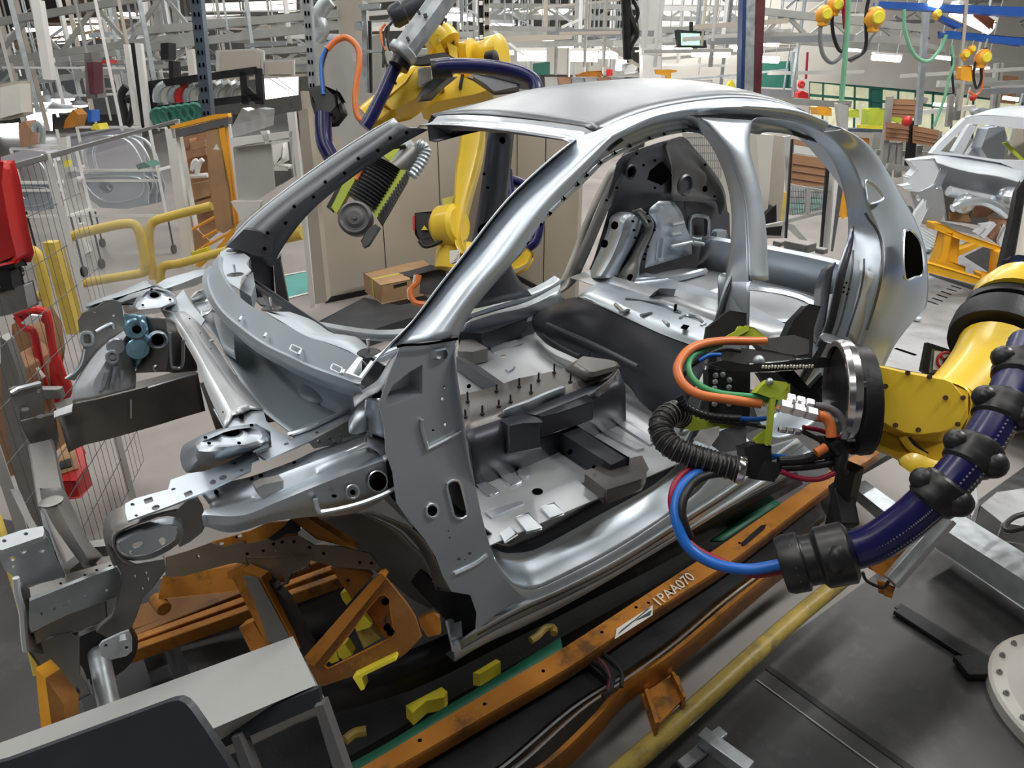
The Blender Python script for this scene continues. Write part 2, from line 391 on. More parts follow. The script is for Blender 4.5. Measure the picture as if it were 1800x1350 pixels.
# rear quarter
q0 = O23[4:15]
qs = [(1440, 218, -.50), (1495, 246, -.50), (1540, 300, -.50), (1570, 345, -.51), (1592, 385, -.54), (1609, 430, -.58), (1615, 475, -.60), (1613, 535, -.63), (1590, 556, -.69), (1560, 578, -.74), (1532, 628, -.78)]
q1 = [pt(x, y, 'y', d) for x, y, d in qs]
q0n = resample(catmull(q0, 6), 40); q1n = resample(catmull(q1, 6), 40)
rows = []
for t in (0, .06, .14, .3, .5, .7, .85, .94, 1):
    bul = .075 * math.sin(math.pi * min(1, t * .9))
    rows.append([a.lerp(b, t) + Vector((.02 * math.sin(math.pi * t), -bul, 0)) for a, b in zip(q0n, q1n)])
rows.append([p + Vector((.01, .25, 0)) for p in q1n])
side.loft(rows, n=40, k=1, kr=2)
sill_a, sill_b = shift(sC, y=-.003), lerp(sC2, sD, .3)
sp = build(side, 'side_panel', Z, car, 'outer side panel facing the camera with two door openings', sol=.003, ang=45)
m = MB(); m.loft([shift(sC, y=-.003), shift(lerp(sC, sC2, .8), y=-.003)], n=40); m.loft([shift(lerp(sD, sE, .15), y=-.003), shift(lerp(sD, sE, .8), y=-.003)], n=40); build(m, 'sill_highlight_strip', M_['body white'], sp, 'painted highlight along the sill', sol=.002); m = MB(); m.tube(shift(sill_b[1:], y=-.002), .0028, 6); build(m, 'sill_groove', DK, sp)  # sill highlights laid on as white strips
# flange strips with little notches along the front door opening
fl_ = MB(); a = onS(PX('905 444 949 384 1011 312 1040 287 1068 264 1140 236 1202 226 1236 230'), .094); b = onS(PX('912 452 950 396 1014 334 1042 306 1070 282 1144 246 1207 232 1238 238'), .094)
fl_.loft([a, b], n=40); build(fl_, 'weld_flange', BR, sp, 'bright flange along the front door opening', sol=.003)
nt = MB()
for i, t in enumerate([.06, .13, .2, .27, .34, .41, .48, .55, .64, .73, .82, .9]):
    k = int(t * 39); A_, B_ = resample(catmull(a, 6), 40)[k], resample(catmull(b, 6), 40)[k]; c = A_.lerp(B_, .5) + Vector((0, -.006, 0)); n_ = resample(catmull(a, 6), 40)[k + 1] - A_
    n_.normalize(); u_ = (A_ - B_).normalized()
    nt.plate([c + n_ * .008 - u_ * .006, c - n_ * .008 - u_ * .006, c + u_ * .008], (0, -.001, 0))
build(nt, 'notch', M_['hole black'], sp, 'small dark triangular notches')
for qi, qo in ((I3[9:18], O3[9:18]), (I3[17:27], O3[17:27]), (I23[3:17], O23[3:17])):
    m = MB(); J = lambda u: [Vector((a.x + (b.x - a.x) * u, b.y - .016, a.z + (b.z - a.z) * u)) for a, b in zip(qo, qi)]; m.loft([J(1.03), J(.62)], k=4); build(m, 'opening_seal_edge', M_['charcoal sheet'], sp, sol=.002)
# tail lamp opening
tl = onS(PX('1580 408 1586 403 1592 404 1604 418 1611 436 1614 470 1609 483 1598 486 1584 491 1580 480 1578 452'), -.055)
m = MB(); tl = [p + Vector((0, -.02, 0)) for p in tl]; m.plate(tl, (0, -.002, 0)); build(m, 'tail_lamp_opening', M_['hole black'], sp, 'dark tail lamp opening')
m = MB(); m.tube(tl, .006, 6, k=3, closed=True); build(m, 'opening_lip', BR, sp)
# rounded stamping near the shoulder
m = MB(); g = onS(PX('1521 318 1533 322 1544 333 1552 345 1550 352 1537 357 1527 357 1524 340'), -.028); m.tube(g, .004, 6, k=3, closed=True)
m.plate([p + Vector((0, .004, 0)) for p in g], (0, -.002, 0)); build(m, 'shoulder_stamping', BR, sp)
# dark seal line, and a white strip painting the highlight down the rear jamb
m = MB(); g = onS(PX('1521 374 1527 385 1540 402 1549 425 1551 455 1548 490 1539 530 1524 580'), -.035); m.tube(g, .0055, 6); build(m, 'wheel_side_seam', DK, sp, ang=60)
m = MB(); m.loft([onS(PX('1512 470 1510 500 1500 545 1488 590'), .05), onS(PX('1536 480 1532 520 1518 565 1503 605'), .02)], n=12); build(m, 'jamb_step', M_['body white'], sp, sol=.003)
for s, o_ in (('1519 455 1518 480 1512 515 1500 555 1488 592', .035), ('1500 440 1497 480 1489 520 1478 565 1460 612', .07)): m = MB(); m.tube(onS(PX(s), o_), .004, 6); build(m, 'jamb_seam', DK, sp)
m = MB()
for x, y in ((1487, 497), (1483, 505), (1491, 508), (1482, 513), (1488, 517)): m.lathe(onS([(x, y)], .045)[0], (0, -1, 0), [(.0045, 0), (.0045, .004)], 8)
build(m, 'jamb_hole', M_['hole black'], sp)
# ---- hinge pillar plate (near)
hp = 'z'
yP = Vector((.06, -1, .10))
def HPL(pts): return on(pts, yP, pt(760, 850, 'y', -.775))
out = HPL(PX('703 608 800 598 803 655 812 717 822 790 834 850 848 915 866 975 880 1010 902 1034 915 1045 885 1070 839 1106 839 1080 827 1046 794 1040 778 1012 766 979 746 947 721 918 697 884 690 830 678 795 676 753 666 712 683 660 697 627'))
pocket = vA('530 940 568 835 650 765 728 718 732 870 560 940'); pin = vA('552 905 582 842 655 788 712 752 716 855 575 915')
pocket_i = HPL(vA('535 905 572 830 655 765 727 722 727 878 540 950'))
slot = HPL(vD(rr(620, 190, 62, 168, -14, .4))); c1 = HPL(vD(el(280, 112, 38, 38))); c2 = HPL(vD(el(513, 238, 27, 29)))
small = [HPL(vA(el(*t, 8, None, 0, 8))) for t in ((842, 840), (833, 903), (848, 1040), (785, 1070), (1040 - 380, 1075))][:4] + [HPL(vD(el(*t, 9, None, 0, 8))) for t in ((630, 449), (677, 425))] + [HPL(vD(el(*t, 4, None, 0, 6))) for t in ((585, 327), (590, 357), (655, 452))]
m = MB(); m.plate(out, (0, .003, 0), [pocket_i, slot, c2] + small)
hpl = build(m, 'hinge_pillar', Z, car, 'broad grey front door pillar with holes')
# pocket walls and floor
m = MB(); dp = [p + Vector((.0, .05, .0)) for p in HPL(vA('560 890 590 838 660 785 712 750 712 868 575 915'))]
m.loft([pocket_i, lerp(pocket_i, dp, .5), dp], closed=True, k=1); m.plate(dp, (0, .003, 0), [[q for q in [p + Vector((0, .05, 0)) for p in HPL(vA(el(648, 825, 9, None, 0, 8)))]]])
build(m, 'pillar_pocket', Z, hpl)
m = MB(); oc = sum(out, Vector()) / len(out); bk = [oc + (p - oc) * .80 + Vector((-.01, .12, 0)) for p in out]; m.plate(bk, (0, .003, 0)); build(m, 'inner_pillar', M_['black'], car)  # black backing paints in the darkness behind the pillar holes
m = MB()
for ring in (slot, c2): m.tube([p + Vector((0, -.003, 0)) for p in ring], .0035, 6, k=1, closed=True)
m.tube([p + Vector((0, -.004, 0)) for p in HPL(vA('722 1010 722 1060 748 1148 762 1158 930 1070'))], .005, 6, k=3)
m.loft([HPL(vA('775 640 772 690 800 700 855 690 865 660 850 625')), [p + Vector((0, -.012, 0)) for p in HPL(vA('790 645 790 680 805 688 842 680 850 660 840 636'))]], closed=True, k=1)
m.tube([p + Vector((0, -.002, 0)) for p in HPL(vD('610 512 700 470 752 430'))], .005, 6, k=3)
build(m, 'pressed_bead', BR, hpl)
m = MB(); m.tube([p + Vector((0, -.012, 0)) for p in HPL(PX('694 607 707 604 745 602 800 593'))], .0035, 6); build(m, 'pillar_seam', M_['hole black'], hpl)
# black cap and wheel side of the pillar
m = MB(); m.plate(on(vD('538 570 598 590 682 600 700 640 712 742 640 752 560 700'), 'y', -.70), (.0, .22, 0)); build(m, 'sill_end_cap', M_['black'], car, 'black cap at the front end of the sill')
m = MB(); m.plate(onS(PX('793 1124 812 1116 815 1148 800 1163')), (.03, .05, 0)); m.cyl(pt(802, 1140, 'y', -.8), pt(802, 1140, 'y', -.8) + Vector((.04, .1, 0)), .014); build(m, 'sill_end_flange', Z, car)
# front wheel arch liner panels behind the pillar
wa = on(m3('1000 20 1220 130 1330 240 1430 340 1470 480 1510 560 1510 700'), 'y', -.66)
wb = on(m3('880 0 1080 120 1200 220 1320 330 1400 420 1460 520 1500 680'), 'y', -.60)
wc = on(m3('560 40 740 180 870 290 1060 420 1200 520 1320 620 1450 690'), 'y', -.42)
m = MB(); m.loft([wa, wb, lerp(wb, wc, .5), wc], n=24, kr=2); build(m, 'wheel_arch_panel', D_, car, 'dark ribbed wheel arch panel', sol=.003)
m = MB(); w1 = on(m3('970 0 1130 60 1260 130 1380 260 1440 370 1470 460 1500 560'), 'y', -.69); w2 = on(m3('1050 0 1200 60 1330 120 1440 230 1520 380 1600 470 1680 580'), 'y', -.75)
m.loft([w1, lerp(w1, w2, .5), w2], n=24); build(m, 'arch_flange', D_, car, sol=.003)
# ---- far side panel seen through the openings
FY = .70
def fy(pts, y): return on(pts, 'y', y)
fs = MB()
fa0 = [(395, 432, .70), (430, 392, .69), (480, 350, .67), (540, 305, .64), (600, 263, .60), (655, 228, .56), (690, 209, .53)]
fa1 = [(410, 440, .68), (447, 398, .67), (497, 355, .65), (556, 311, .62), (615, 270, .58), (668, 237, .54), (700, 216, .51)]
fa2 = [(478, 470, .66), (500, 430, .66), (540, 378, .645), (585, 338, .61), (640, 297, .58), (700, 257, .55), (752, 228, .51)]
g3 = lambda L: [pt(a, b, 'y', c) for a, b, c in L]
fs.loft([g3(fa0), [p + Vector((0, .01, .01)) for p in lerp(g3(fa0), g3(fa1), .5)], g3(fa1)], n=24)
build(fs, 'pillar_edge', M_['body white'], car, 'edge of the far windscreen pillar, bright reflection painted in', sol=.004)  # edge whitened to paint in its bright reflection
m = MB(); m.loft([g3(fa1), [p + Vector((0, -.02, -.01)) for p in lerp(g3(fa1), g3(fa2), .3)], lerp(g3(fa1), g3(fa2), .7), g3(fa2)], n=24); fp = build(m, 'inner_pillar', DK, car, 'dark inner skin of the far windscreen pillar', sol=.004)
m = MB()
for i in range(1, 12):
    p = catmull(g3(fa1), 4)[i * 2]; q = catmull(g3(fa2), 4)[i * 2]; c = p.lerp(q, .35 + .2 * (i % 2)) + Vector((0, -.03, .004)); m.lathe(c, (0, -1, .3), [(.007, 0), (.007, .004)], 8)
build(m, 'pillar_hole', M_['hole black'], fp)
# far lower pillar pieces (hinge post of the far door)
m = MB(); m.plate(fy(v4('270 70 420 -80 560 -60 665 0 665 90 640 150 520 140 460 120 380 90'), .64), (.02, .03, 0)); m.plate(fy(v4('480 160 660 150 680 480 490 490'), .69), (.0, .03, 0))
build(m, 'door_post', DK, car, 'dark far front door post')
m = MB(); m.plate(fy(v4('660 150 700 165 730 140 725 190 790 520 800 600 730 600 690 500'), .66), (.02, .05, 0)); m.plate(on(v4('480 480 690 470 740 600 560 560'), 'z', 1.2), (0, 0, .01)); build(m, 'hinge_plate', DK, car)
# far door opening: sill, B pillar and rear arch of the far side
m = MB(); m.loft([g3([(520, 575, .72), (700, 600, .72), (860, 555, .72), (960, 524, .74), (1000, 500, .76)]), g3([(520, 566, .74), (700, 588, .74), (860, 541, .74), (950, 512, .76), (985, 492, .78)]), g3([(520, 560, .80), (700, 580, .80), (860, 532, .8), (940, 505, .82), (975, 485, .84)])], n=20)
m.loft([g3([(805, 600, .62), (860, 583, .62), (935, 563, .62), (990, 530, .62)]), g3([(815, 570, .62), (870, 552, .62), (925, 540, .62), (985, 512, .66)]), g3([(830, 560, .70), (880, 545, .70), (930, 530, .70), (985, 500, .72)])], n=16, k=3)
build(m, 'far_sill', Z, car, 'far side sill', sol=.004)
bp = MB()
bp.loft([g3([(860, 225, .53), (850, 300, .60), (838, 380, .66), (822, 460, .70), (800, 540, .72)]), g3([(872, 228, .50), (866, 300, .57), (852, 380, .62), (838, 460, .66), (820, 545, .68)]), g3([(890, 232, .50), (887, 300, .57), (882, 380, .62), (885, 460, .66), (890, 530, .68)]), g3([(903, 235, .53), (897, 300, .60), (890, 380, .66), (900, 470, .70), (935, 520, .72)])], n=20, kr=2)
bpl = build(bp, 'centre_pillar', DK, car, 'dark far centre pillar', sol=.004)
m = MB(); m.lathe(pt(851, 406, 'y', .60), (0, -1, 0), [(.03, -.01), (.035, 0)], 16); m.lathe(pt(884, 247, 'y', .50), (0, -1, 0), [(.012, -.01), (.014, 0)], 10)
for x, y in ((852, 306), (872, 304), (862, 470), (858, 330)): m.lathe(pt(x, y, 'y', .57), (0, -1, 0), [(.006, -.01), (.006, 0)], 8)
build(m, 'pillar_hole', M_['hole black'], bpl)
# far rear arch (door frame of the far rear door)
h0 = g3([(935, 528, .74), (985, 505, .74), (1010, 455, .72), (1040, 390, .69), (1065, 330, .66), (1090, 280, .62), (1110, 248, .58), (1140, 232, .54)])
h1 = g3([(960, 530, .70), (1008, 500, .70), (1030, 460, .68), (1060, 390, .65), (1085, 335, .62), (1108, 285, .58), (1128, 255, .54), (1150, 240, .50)])
m = MB(); m.loft([h0, lerp(h0, h1, .5), h1], n=26); build(m, 'rear_door_frame', D_, car, 'dark far rear door frame', sol=.004)
h2 = g3([(978, 508, .80), (1000, 460, .80), (1022, 400, .76), (1045, 345, .74), (1075, 290, .68)]); h3 = g3([(1000, 500, .78), (1010, 460, .76), (1035, 400, .74), (1058, 345, .70), (1085, 290, .66)])
m = MB(); m.loft([h2, h3], n=14); build(m, 'far_quarter_edge', M_['cream wall'], car, 'pale outer edge of the far rear quarter', sol=.004)
# inner quarter panels
iq = MB()
iq.loft([fy(m2('470 300 520 240 640 190 760 150 900 110 1010 95'), .56), fy(m2('440 420 560 380 650 330 760 270 900 230 1020 180'), .62), fy(m2('400 560 520 540 640 530 780 510 920 480 1100 400'), .64), fy(m2('400 690 520 660 640 610 760 580 900 560 1050 520'), .66), fy(m2('250 1180 330 1120 420 1000 560 800 700 640 900 590'), .70)], n=24, kr=3)
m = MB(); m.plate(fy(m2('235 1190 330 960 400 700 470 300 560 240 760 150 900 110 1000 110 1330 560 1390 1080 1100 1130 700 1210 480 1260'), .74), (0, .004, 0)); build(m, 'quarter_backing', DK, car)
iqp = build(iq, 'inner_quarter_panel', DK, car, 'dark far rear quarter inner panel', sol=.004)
m = MB(); m.loft([fy(m2('900 110 1000 90 1080 180 1150 260 1220 350 1290 450 1330 560 1330 650'), .52), fy(m2('850 170 940 160 1000 230 1110 300 1180 390 1260 500 1290 600 1300 700'), .57), fy(m2('900 330 930 330 980 340 1060 370 1180 410 1240 520 1260 600 1280 700'), .60), fy(m2('900 600 950 600 1000 600 1050 600 1100 600 1180 600 1240 600 1290 620'), .62)], n=24, kr=2)
rq = build(m, 'tail_quarter_panel', D_, car, 'dark far tail corner panel', sol=.004)
m = MB(); m.plate(fy(m2('730 360 790 310 830 285 860 330 905 395 880 430 840 460 820 475 760 450 710 430'), .50), (0, -.002, 0)); build(m, 'panel_opening', M_['hole black'], iqp, 'large dark opening')
m = MB(); m.lathe(pt(1202, 325, 'y', .55), (0, -1, 0), [(.055, 0), (.06, .012), (.05, .02), (.045, .006)], 20); m.lathe(pt(1106, 302, 'y', .58), (0, -1, 0), [(.035, 0), (.04, .012), (.032, .02), (.028, .0)], 16)
build(m, 'pressed_ring', DK, rq)
m = MB(); m.lathe(pt(1238, 332, 'y', .54), (0, -1, 0), [(.016, 0), (.016, .01)], 12)
for x, y in ((1060, 275), (1092, 262), (1118, 270), (1130, 290), (1150, 282), (1083, 330), (1065, 352), (1150, 330), (1238, 290), (1255, 345)): m.lathe(pt(x, y, 'y', .535), (0, -1, 0), [(.006, 0), (.006, .01)], 8)
build(m, 'panel_hole', M_['hole black'], rq)
# wheel housing: bright domes and frames
wh = MB()
wh.loft([fy(m2('240 1200 290 1090 350 960 400 820 420 730 480 690'), .64), fy(m2('300 1210 380 1080 440 940 480 830 500 750 560 690'), .50), fy(m2('400 1210 470 1090 530 980 570 870 600 780 640 720'), .46), fy(m2('480 1190 520 1100 590 980 640 880 670 820 690 780'), .54)], n=22, kr=3)
wh.loft([fy(m2('470 1190 520 1100 590 980 640 880 690 800 600 700'), .55), fy(m2('560 1160 590 1060 640 950 690 850 720 770 640 690'), .49), fy(m2('640 1260 650 1100 690 980 740 870 760 760 700 690'), .53)], n=22, kr=2)
whp = build(wh, 'wheel_housing', Z, car, 'bright domed far rear wheel housing', sol=.004)
m = MB()
m.loft([fy(m2('480 1200 500 1160 570 1060 640 940 690 820 640 730 590 680'), .47), fy(m2('590 1280 640 1150 640 1050 700 930 750 820 740 740 660 660'), .44)], n=22); build(m, 'housing_brace', D_, whp, 'brown-grey curved brace', sol=.008)
m = MB()
for x, y, r_ in ((1079, 396, .02), (1061, 428, .02), (1106, 487, .018)): m.lathe(pt(x, y, 'y', .455), (0, -1, 0), [(r_, 0), (r_, .012)], 10)
for k in range(9): q = fy(m2('700 700 720 760 760 830 710 960 690 1020 680 1060 610 890 600 830 590 760'), .445)[k]; m.lathe(q, (0, -1, 0), [(.006, 0), (.006, .01)], 7)
build(m, 'housing_hole', M_['hole black'], whp)
# rear inner side: bright ribbed panel with slots
m = MB()
m.loft([fy(m2('690 1130 700 1060 720 960 760 860 780 780 720 680 800 600'), .52), fy(m2('860 1080 860 1000 870 900 890 800 900 710 880 640 880 600'), .56), fy(m2('1060 1020 1060 980 1050 900 1020 820 1000 760 980 690 920 610'), .60)], n=20, kr=2)
rib = build(m, 'ribbed_side_panel', Z, car, 'bright far boot side panel with slots', sol=.004)
m = MB()
for s in ('905 790 995 770', '900 870 970 858', '895 965 1060 930', '1070 930 1155 945', '790 1070 830 1065', '785 630 845 618'):
    a, b = fy(m2(s), .545); m.tube([a, b], .012, 8)
for s in ('755 960 745 1080', '790 880 780 1060', '835 890 825 1050'):
    a, b = fy(m2(s), .535); m.tube([a, b], .006, 6)
build(m, 'pressed_rib', BR, rib)
m = MB(); m.plate(fy(m2('1000 600 1300 620 1360 700 1370 1080 1100 1050 1060 980'), .64), (0, .004, 0), [fy(m2(rr(1120, 800, 90, 150, 0, .3)), .64)])
tc = build(m, 'tail_corner_panel', M_['dark sheet'], car, 'dark tail corner panel with a square window')
m = MB(); m.tube(fy(m2(rr(1120, 810, 150, 190, 0, .3)), .63), .012, 6, k=1, closed=True); m.tube(fy(m2(rr(1275, 900, 120, 140, 0, .3)), .63), .008, 6, k=1, closed=True); m.box(pt(1264, 420, 'y', .6), (.09, .03, .10)); build(m, 'window_surround', Z, tc)
# ---- roof
ditch = resample(catmull(onS(PX('1047 231 1100 208 1160 190 1230 178 1300 173 1366 181 1420 199'), .03), 6), 24)
cr_ = MB(); rows = []
for j in range(25):
    t = j / 24; row = []
    for i, p in enumerate(ditch):
        u = 2 * t - 1; y0 = abs(p.y); bow = -.05 * (1 - u * u) * (1 - i / 23)
        zc = .055 * (1 - u * u) * min(1, .35 + i / 8)
        edge = .01 * (1 if abs(u) < .93 else 0)
        row.append(Vector((p.x + bow, -y0 * (1 - 2 * t) if True else 0, p.z + zc + edge)))
    rows.append(row)
cr_.loft(rows, k=1)
roof = build(cr_, 'roof_panel', M_['roof steel'], car, 'plain crowned roof panel', sol=.003)
fe = [r[0] for r in rows]; re_ = [r[-1] for r in rows]
m = MB(); a = [p + Vector((-.004, 0, -.004)) for p in fe]; b = [p + Vector((-.025, 0, -.022)) for p in fe]; c = [p + Vector((-.045, 0, -.03)) for p in fe]; d = [p + Vector((-.085, 0, -.034)) for p in fe]
m.loft([a, b, c, d], k=1); build(m, 'windscreen_header', BR, roof, 'bright flange over the windscreen opening', sol=.003)
m = MB(); m.loft([[p + Vector((0.0, 0, -.03)) for p in fe], [p + Vector((.06, 0, -.06)) for p in fe], [p + Vector((.12, 0, -.03)) for p in fe]], k=1); build(m, 'header_beam', DK, roof, sol=.003)
m = MB(); m.loft([re_, [p + Vector((.06, 0, -.03)) for p in re_], [p + Vector((.08, 0, -.09)) for p in re_], [p + Vector((.02, 0, -.10)) for p in re_]], k=1); build(m, 'rear_roof_beam', Z, roof, sol=.003)
m = MB(); fd = [Vector((p.x, -p.y, p.z)) for p in ditch]; m.loft([fd, shift(fd, y=.03, z=.012), shift(fd, y=.07, z=-.03), shift(fd, y=.06, z=-.09), shift(fd, y=.0, z=-.09)], k=1); build(m, 'far_roof_rail', DK, car, 'far roof rail', sol=.003)
# ---- floor pans
fz = .95
m = MB(); m.plate([Vector(v) for v in ((1.33, -.74, fz), (2.75, -.74, fz), (2.75, .70, fz), (1.33, .70, fz))], (0, 0, -.004), [on(m1(el(618, 1290, 36, 21)), 'z', fz), on(m1(el(395, 400, 20, 9)), 'z', fz)])
flo = build(m, 'floor_pan', FS, car, 'bright pressed floor pan')
m = MB(); bead = lambda s: m.loft([on(m1(s), 'z', fz + .002), [p.lerp(sum(on(m1(s), 'z', fz + .002), Vector()) / (len(fl(s)) // 2), .22) + Vector((0, 0, .009)) for p in on(m1(s), 'z', fz + .002)]], closed=True, k=1) or None
def bead(s, vw=m1, h=.007, z0=None):
    o = on(vw(s), 'z', (z0 or fz) + .001); c = sum(o, Vector()) / len(o); i_ = [p.lerp(c, .25) + Vector((0, 0, h)) for p in o]
    m.plate(o, (0, 0, h))
for s in ('360 1180 400 1160 520 1225 450 1255', rr(530, 1170, 90, 60, 0, .5)): bead(s)
for s in ('880 275 930 258 985 320 925 335', '985 230 1040 215 1080 255 1025 275', '810 345 850 320 880 345 830 378', '700 130 740 120 800 160 760 178', '740 250 900 205 910 215 770 275'): bead(s, vD)
for s in ('1000 880 1040 870 1320 1010 1270 1025', '1100 820 1150 810 1400 960 1360 990', '410 490 450 470 470 480 430 505', '300 340 480 300 520 320 330 380'): bead(s)
build(m, 'floor_bead', BR, flo, bev=.003)
# kick-up at front and toe board
m = MB(); m.loft([[Vector((1.50, -.70, fz)), Vector((1.50, .70, fz))], [Vector((1.42, -.70, 1.05)), Vector((1.42, .70, 1.05))], [Vector((1.38, -.68, 1.30)), Vector((1.38, .68, 1.30))], [Vector((1.28, -.66, 1.48)), Vector((1.28, .66, 1.48))]], n=8, k=1); build(m, 'toe_board', DK, car, 'dark toe board below the cowl', sol=.004)
# tunnel
def prof(rows, **k): m = MB(); m.loft(rows, **k); return m
def sect(x, yc, hw, ht, z0, z1, sl=.05): return [Vector((x, yc - hw - sl, z0)), Vector((x, yc - hw, z1 - .02)), Vector((x, yc - hw + .02, z1)), Vector((x, yc + hw - .02, z1)), Vector((x, yc + hw, z1 - .02)), Vector((x, yc + hw + sl, z0))]
t0 = on(m1('125 850 400 760 560 700 800 610 930 560 1150 480'), 'z', 1.155); t1 = on(m1('110 640 330 590 470 540 630 510 760 480 1000 420'), 'z', 1.155)
m = MB(); m.loft([shift(t0, y=-.05, z=-.21), shift(t0, y=-.03, z=-.05), shift(t0, y=0, z=-.012), lerp(t0, t1, .08), lerp(t0, t1, .5), lerp(t0, t1, .92), shift(t1, z=-.012), shift(t1, y=.06, z=-.21)], n=24)
tun = build(m, 'floor_tunnel', M_['tunnel steel'], car, 'brown-grey centre tunnel', sol=.004)
m = MB(); m.loft([shift(t0, y=-.060, z=-.21), shift(t0, y=-.042, z=-.06), shift(t0, y=-.012, z=-.018)], n=24); build(m, 'tunnel_wall', M_['charcoal sheet'], car, sol=.004)
m = MB(); u0 = on(m1('390 755 560 700 660 655 800 600'), 'z', 1.165); u1 = on(m1('420 735 560 685 650 645 780 595'), 'z', 1.168); m.loft([shift(u0, z=-.03), u0, u1], n=12, k=2); build(m, 'tunnel_edge_plate', Z, tun, sol=.004)
for x, y, h in ((158, 700, 60), (143, 800, 35), (255, 780, 45), (363, 730, 30), (440, 700, 35), (348, 630, 35), (575, 640, 50), (497, 600, 50), (625, 560, 45), (728, 510, 60), (835, 570, 50), (960, 415, 42)):
    b = on(m1([x, y]), 'z', 1.16)[0]; m = MB(); m.lathe(b, (0, 0, 1), [(.008, 0), (.008, .004), (.0035, .006), (.0035, h / 3.75 * .0016 + .01), (.001, h / 3.75 * .0016 + .014)], 8); build(m, 'weld_stud', M_['black metal'], tun)
# gear lever bracket
m = MB(); bq = on(m1('800 480 910 420 1140 440 1160 470 1000 540 930 560'), 'z', 1.16); tq = on(m1('880 450 920 400 1100 425 1140 460 990 500 960 500'), 'z', 1.20); m.loft([bq, tq], closed=True, k=1); m.plate(tq, (0, 0, -.02)); m.loft([on(m1('1000 620 1080 560 1150 480'), 'z', 1.15), on(m1('1010 760 1120 730 1200 640'), 'z', .98)], n=8)
build(m, 'tunnel_bracket', D_, tun, sol=.004)
# dark box on the tunnel side and long cross members
def blk(name, top, z1, z0, mt, vw=m1, par=None, bev=.006, lab=None):
    t = on(vw(top), 'z', z1); m = MB(); m.plate(t, (0, 0, z0 - z1)); return build(m, name, mt, par or car, lab, bev=bev)
blk('seat_bracket', '355 820 380 780 460 760 630 800 640 830 520 850 430 870', 1.13, 1.03, M_['charcoal sheet'], lab='dark box bracket beside the tunnel')
blk('tunnel_reinforcement', '400 760 930 640 985 690 750 770 640 800', 1.115, 1.04, M_['charcoal sheet'])
blk('cross_member', '640 830 745 782 1215 1072 1105 1108 1000 1060', 1.02, .95, M_['charcoal sheet'], lab='dark seat cross member')
blk('seat_rail_mount', '925 1160 1120 1100 1300 1060 1340 1140 1300 1200 1070 1290', .995, .95, M_['tunnel steel'])
blk('cross_member', '105 250 170 205 600 92 612 112 590 128 250 245', 1.05, .95, M_['charcoal sheet'], lab='dark cross member by the far sill')
blk('cross_member', '80 400 120 410 240 470 410 590 370 600', 1.02, .955, DK)
blk('seat_bracket', '90 365 120 260 200 290 290 345 270 350 190 370', 1.02, .955, D_)
m = MB()
for x, y, r_ in ((425, 215, 20), (830, 1028, 16), (740, 832, 9), (1125, 1070, 12), (987, 1125, 10), (165, 595, 14)): m.lathe(on(m1([x, y]), 'y', pt(*m1([x, y])[0], 'z', 1.0).y - .015)[0], (0, -1, 0), [(r_ * .0007, 0), (r_ * .0007, .002)], 12)
m.plate([p - Vector((0, 0, .0)) for p in on(m1(el(618, 1290, 36, 21)), 'z', fz + .002)], (0, 0, .001)); build(m, 'member_hole', M_['hole black'], flo)
# heel board
hb0 = on(m1('610 105 720 60 880 10 960 20'), 'z', 1.215)
m = MB()
e0 = [on(m1([x, y]), 'z', z)[0] for x, y, z in ((610, 105, 1.06), (880, 8, 1.215), (1100, 100, 1.215), (1400, 240, 1.215), (1640, 330, 1.215), (1760, 370, 1.215))]
e1 = [on(m1([x, y]), 'z', z)[0] for x, y, z in ((585, 150, 1.04), (800, 110, 1.16), (1050, 210, 1.15), (1300, 340, 1.15), (1500, 430, 1.15), (1700, 520, 1.15))]
e2 = [on(m1([x, y]), 'z', z)[0] for x, y, z in ((590, 210, 1.0), (640, 220, 1.05), (900, 330, 1.05), (1180, 470, 1.05), (1400, 600, 1.05), (1600, 700, 1.05))]
e3 = [on(m1([x, y]), 'z', z)[0] for x, y, z in ((620, 260, .965), (700, 330, .97), (850, 400, .97), (1180, 560, .96), (1300, 700, .955), (1480, 850, .955))]
m.loft([e0, lerp(e0, e1, .2), e1, e2, e3], n=30, kr=3); hbp = build(m, 'heel_board', M_['charcoal sheet'], car, 'dark charcoal rear seat heel board', sol=.004)
m = MB(); m.tube([p + Vector((-.01, -.01, .012)) for p in on(m1('640 205 660 260 740 320 860 385 900 400'), 'z', 1.02)], .006, 6); m.tube([p + Vector((-.02, 0, .016)) for p in on(m1('700 200 1000 330 1300 480'), 'z', 1.10)], .008, 6); build(m, 'board_bead', DK, hbp)
# rear seat floor and boot
m = MB()
f0 = on(m1('880 6 1100 98 1400 238 1640 328 1760 368'), 'z', 1.22)
f1 = [pt(x, y, 'z', 1.24) for x, y in ((1045, 500), (1140, 535), (1230, 570), (1320, 610), (1400, 650))]
f2 = [pt(x, y, 'z', 1.17) for x, y in ((1080, 492), (1180, 520), (1270, 560), (1350, 600), (1420, 640))]
f3 = [pt(x, y, 'z', 1.17) for x, y in ((1130, 478), (1210, 500), (1300, 530), (1380, 570), (1440, 610))]
m.loft([f0, lerp(f0, f1, .5), f1, f2, f3], n=24, k=3)
f4 = [Vector((x, y, 1.19)) for x, y in ((3.25, .6), (3.3, 0), (3.3, -.6))]; f5 = [Vector((x, y, 1.12)) for x, y in ((3.5, .6), (3.5, 0), (3.5, -.6))]; f6 = [Vector((x, y, 1.12)) for x, y in ((3.92, .62), (3.95, 0), (3.92, -.6))]
rf = build(m, 'rear_seat_floor', Z, car, 'bright rear seat floor', sol=.004)
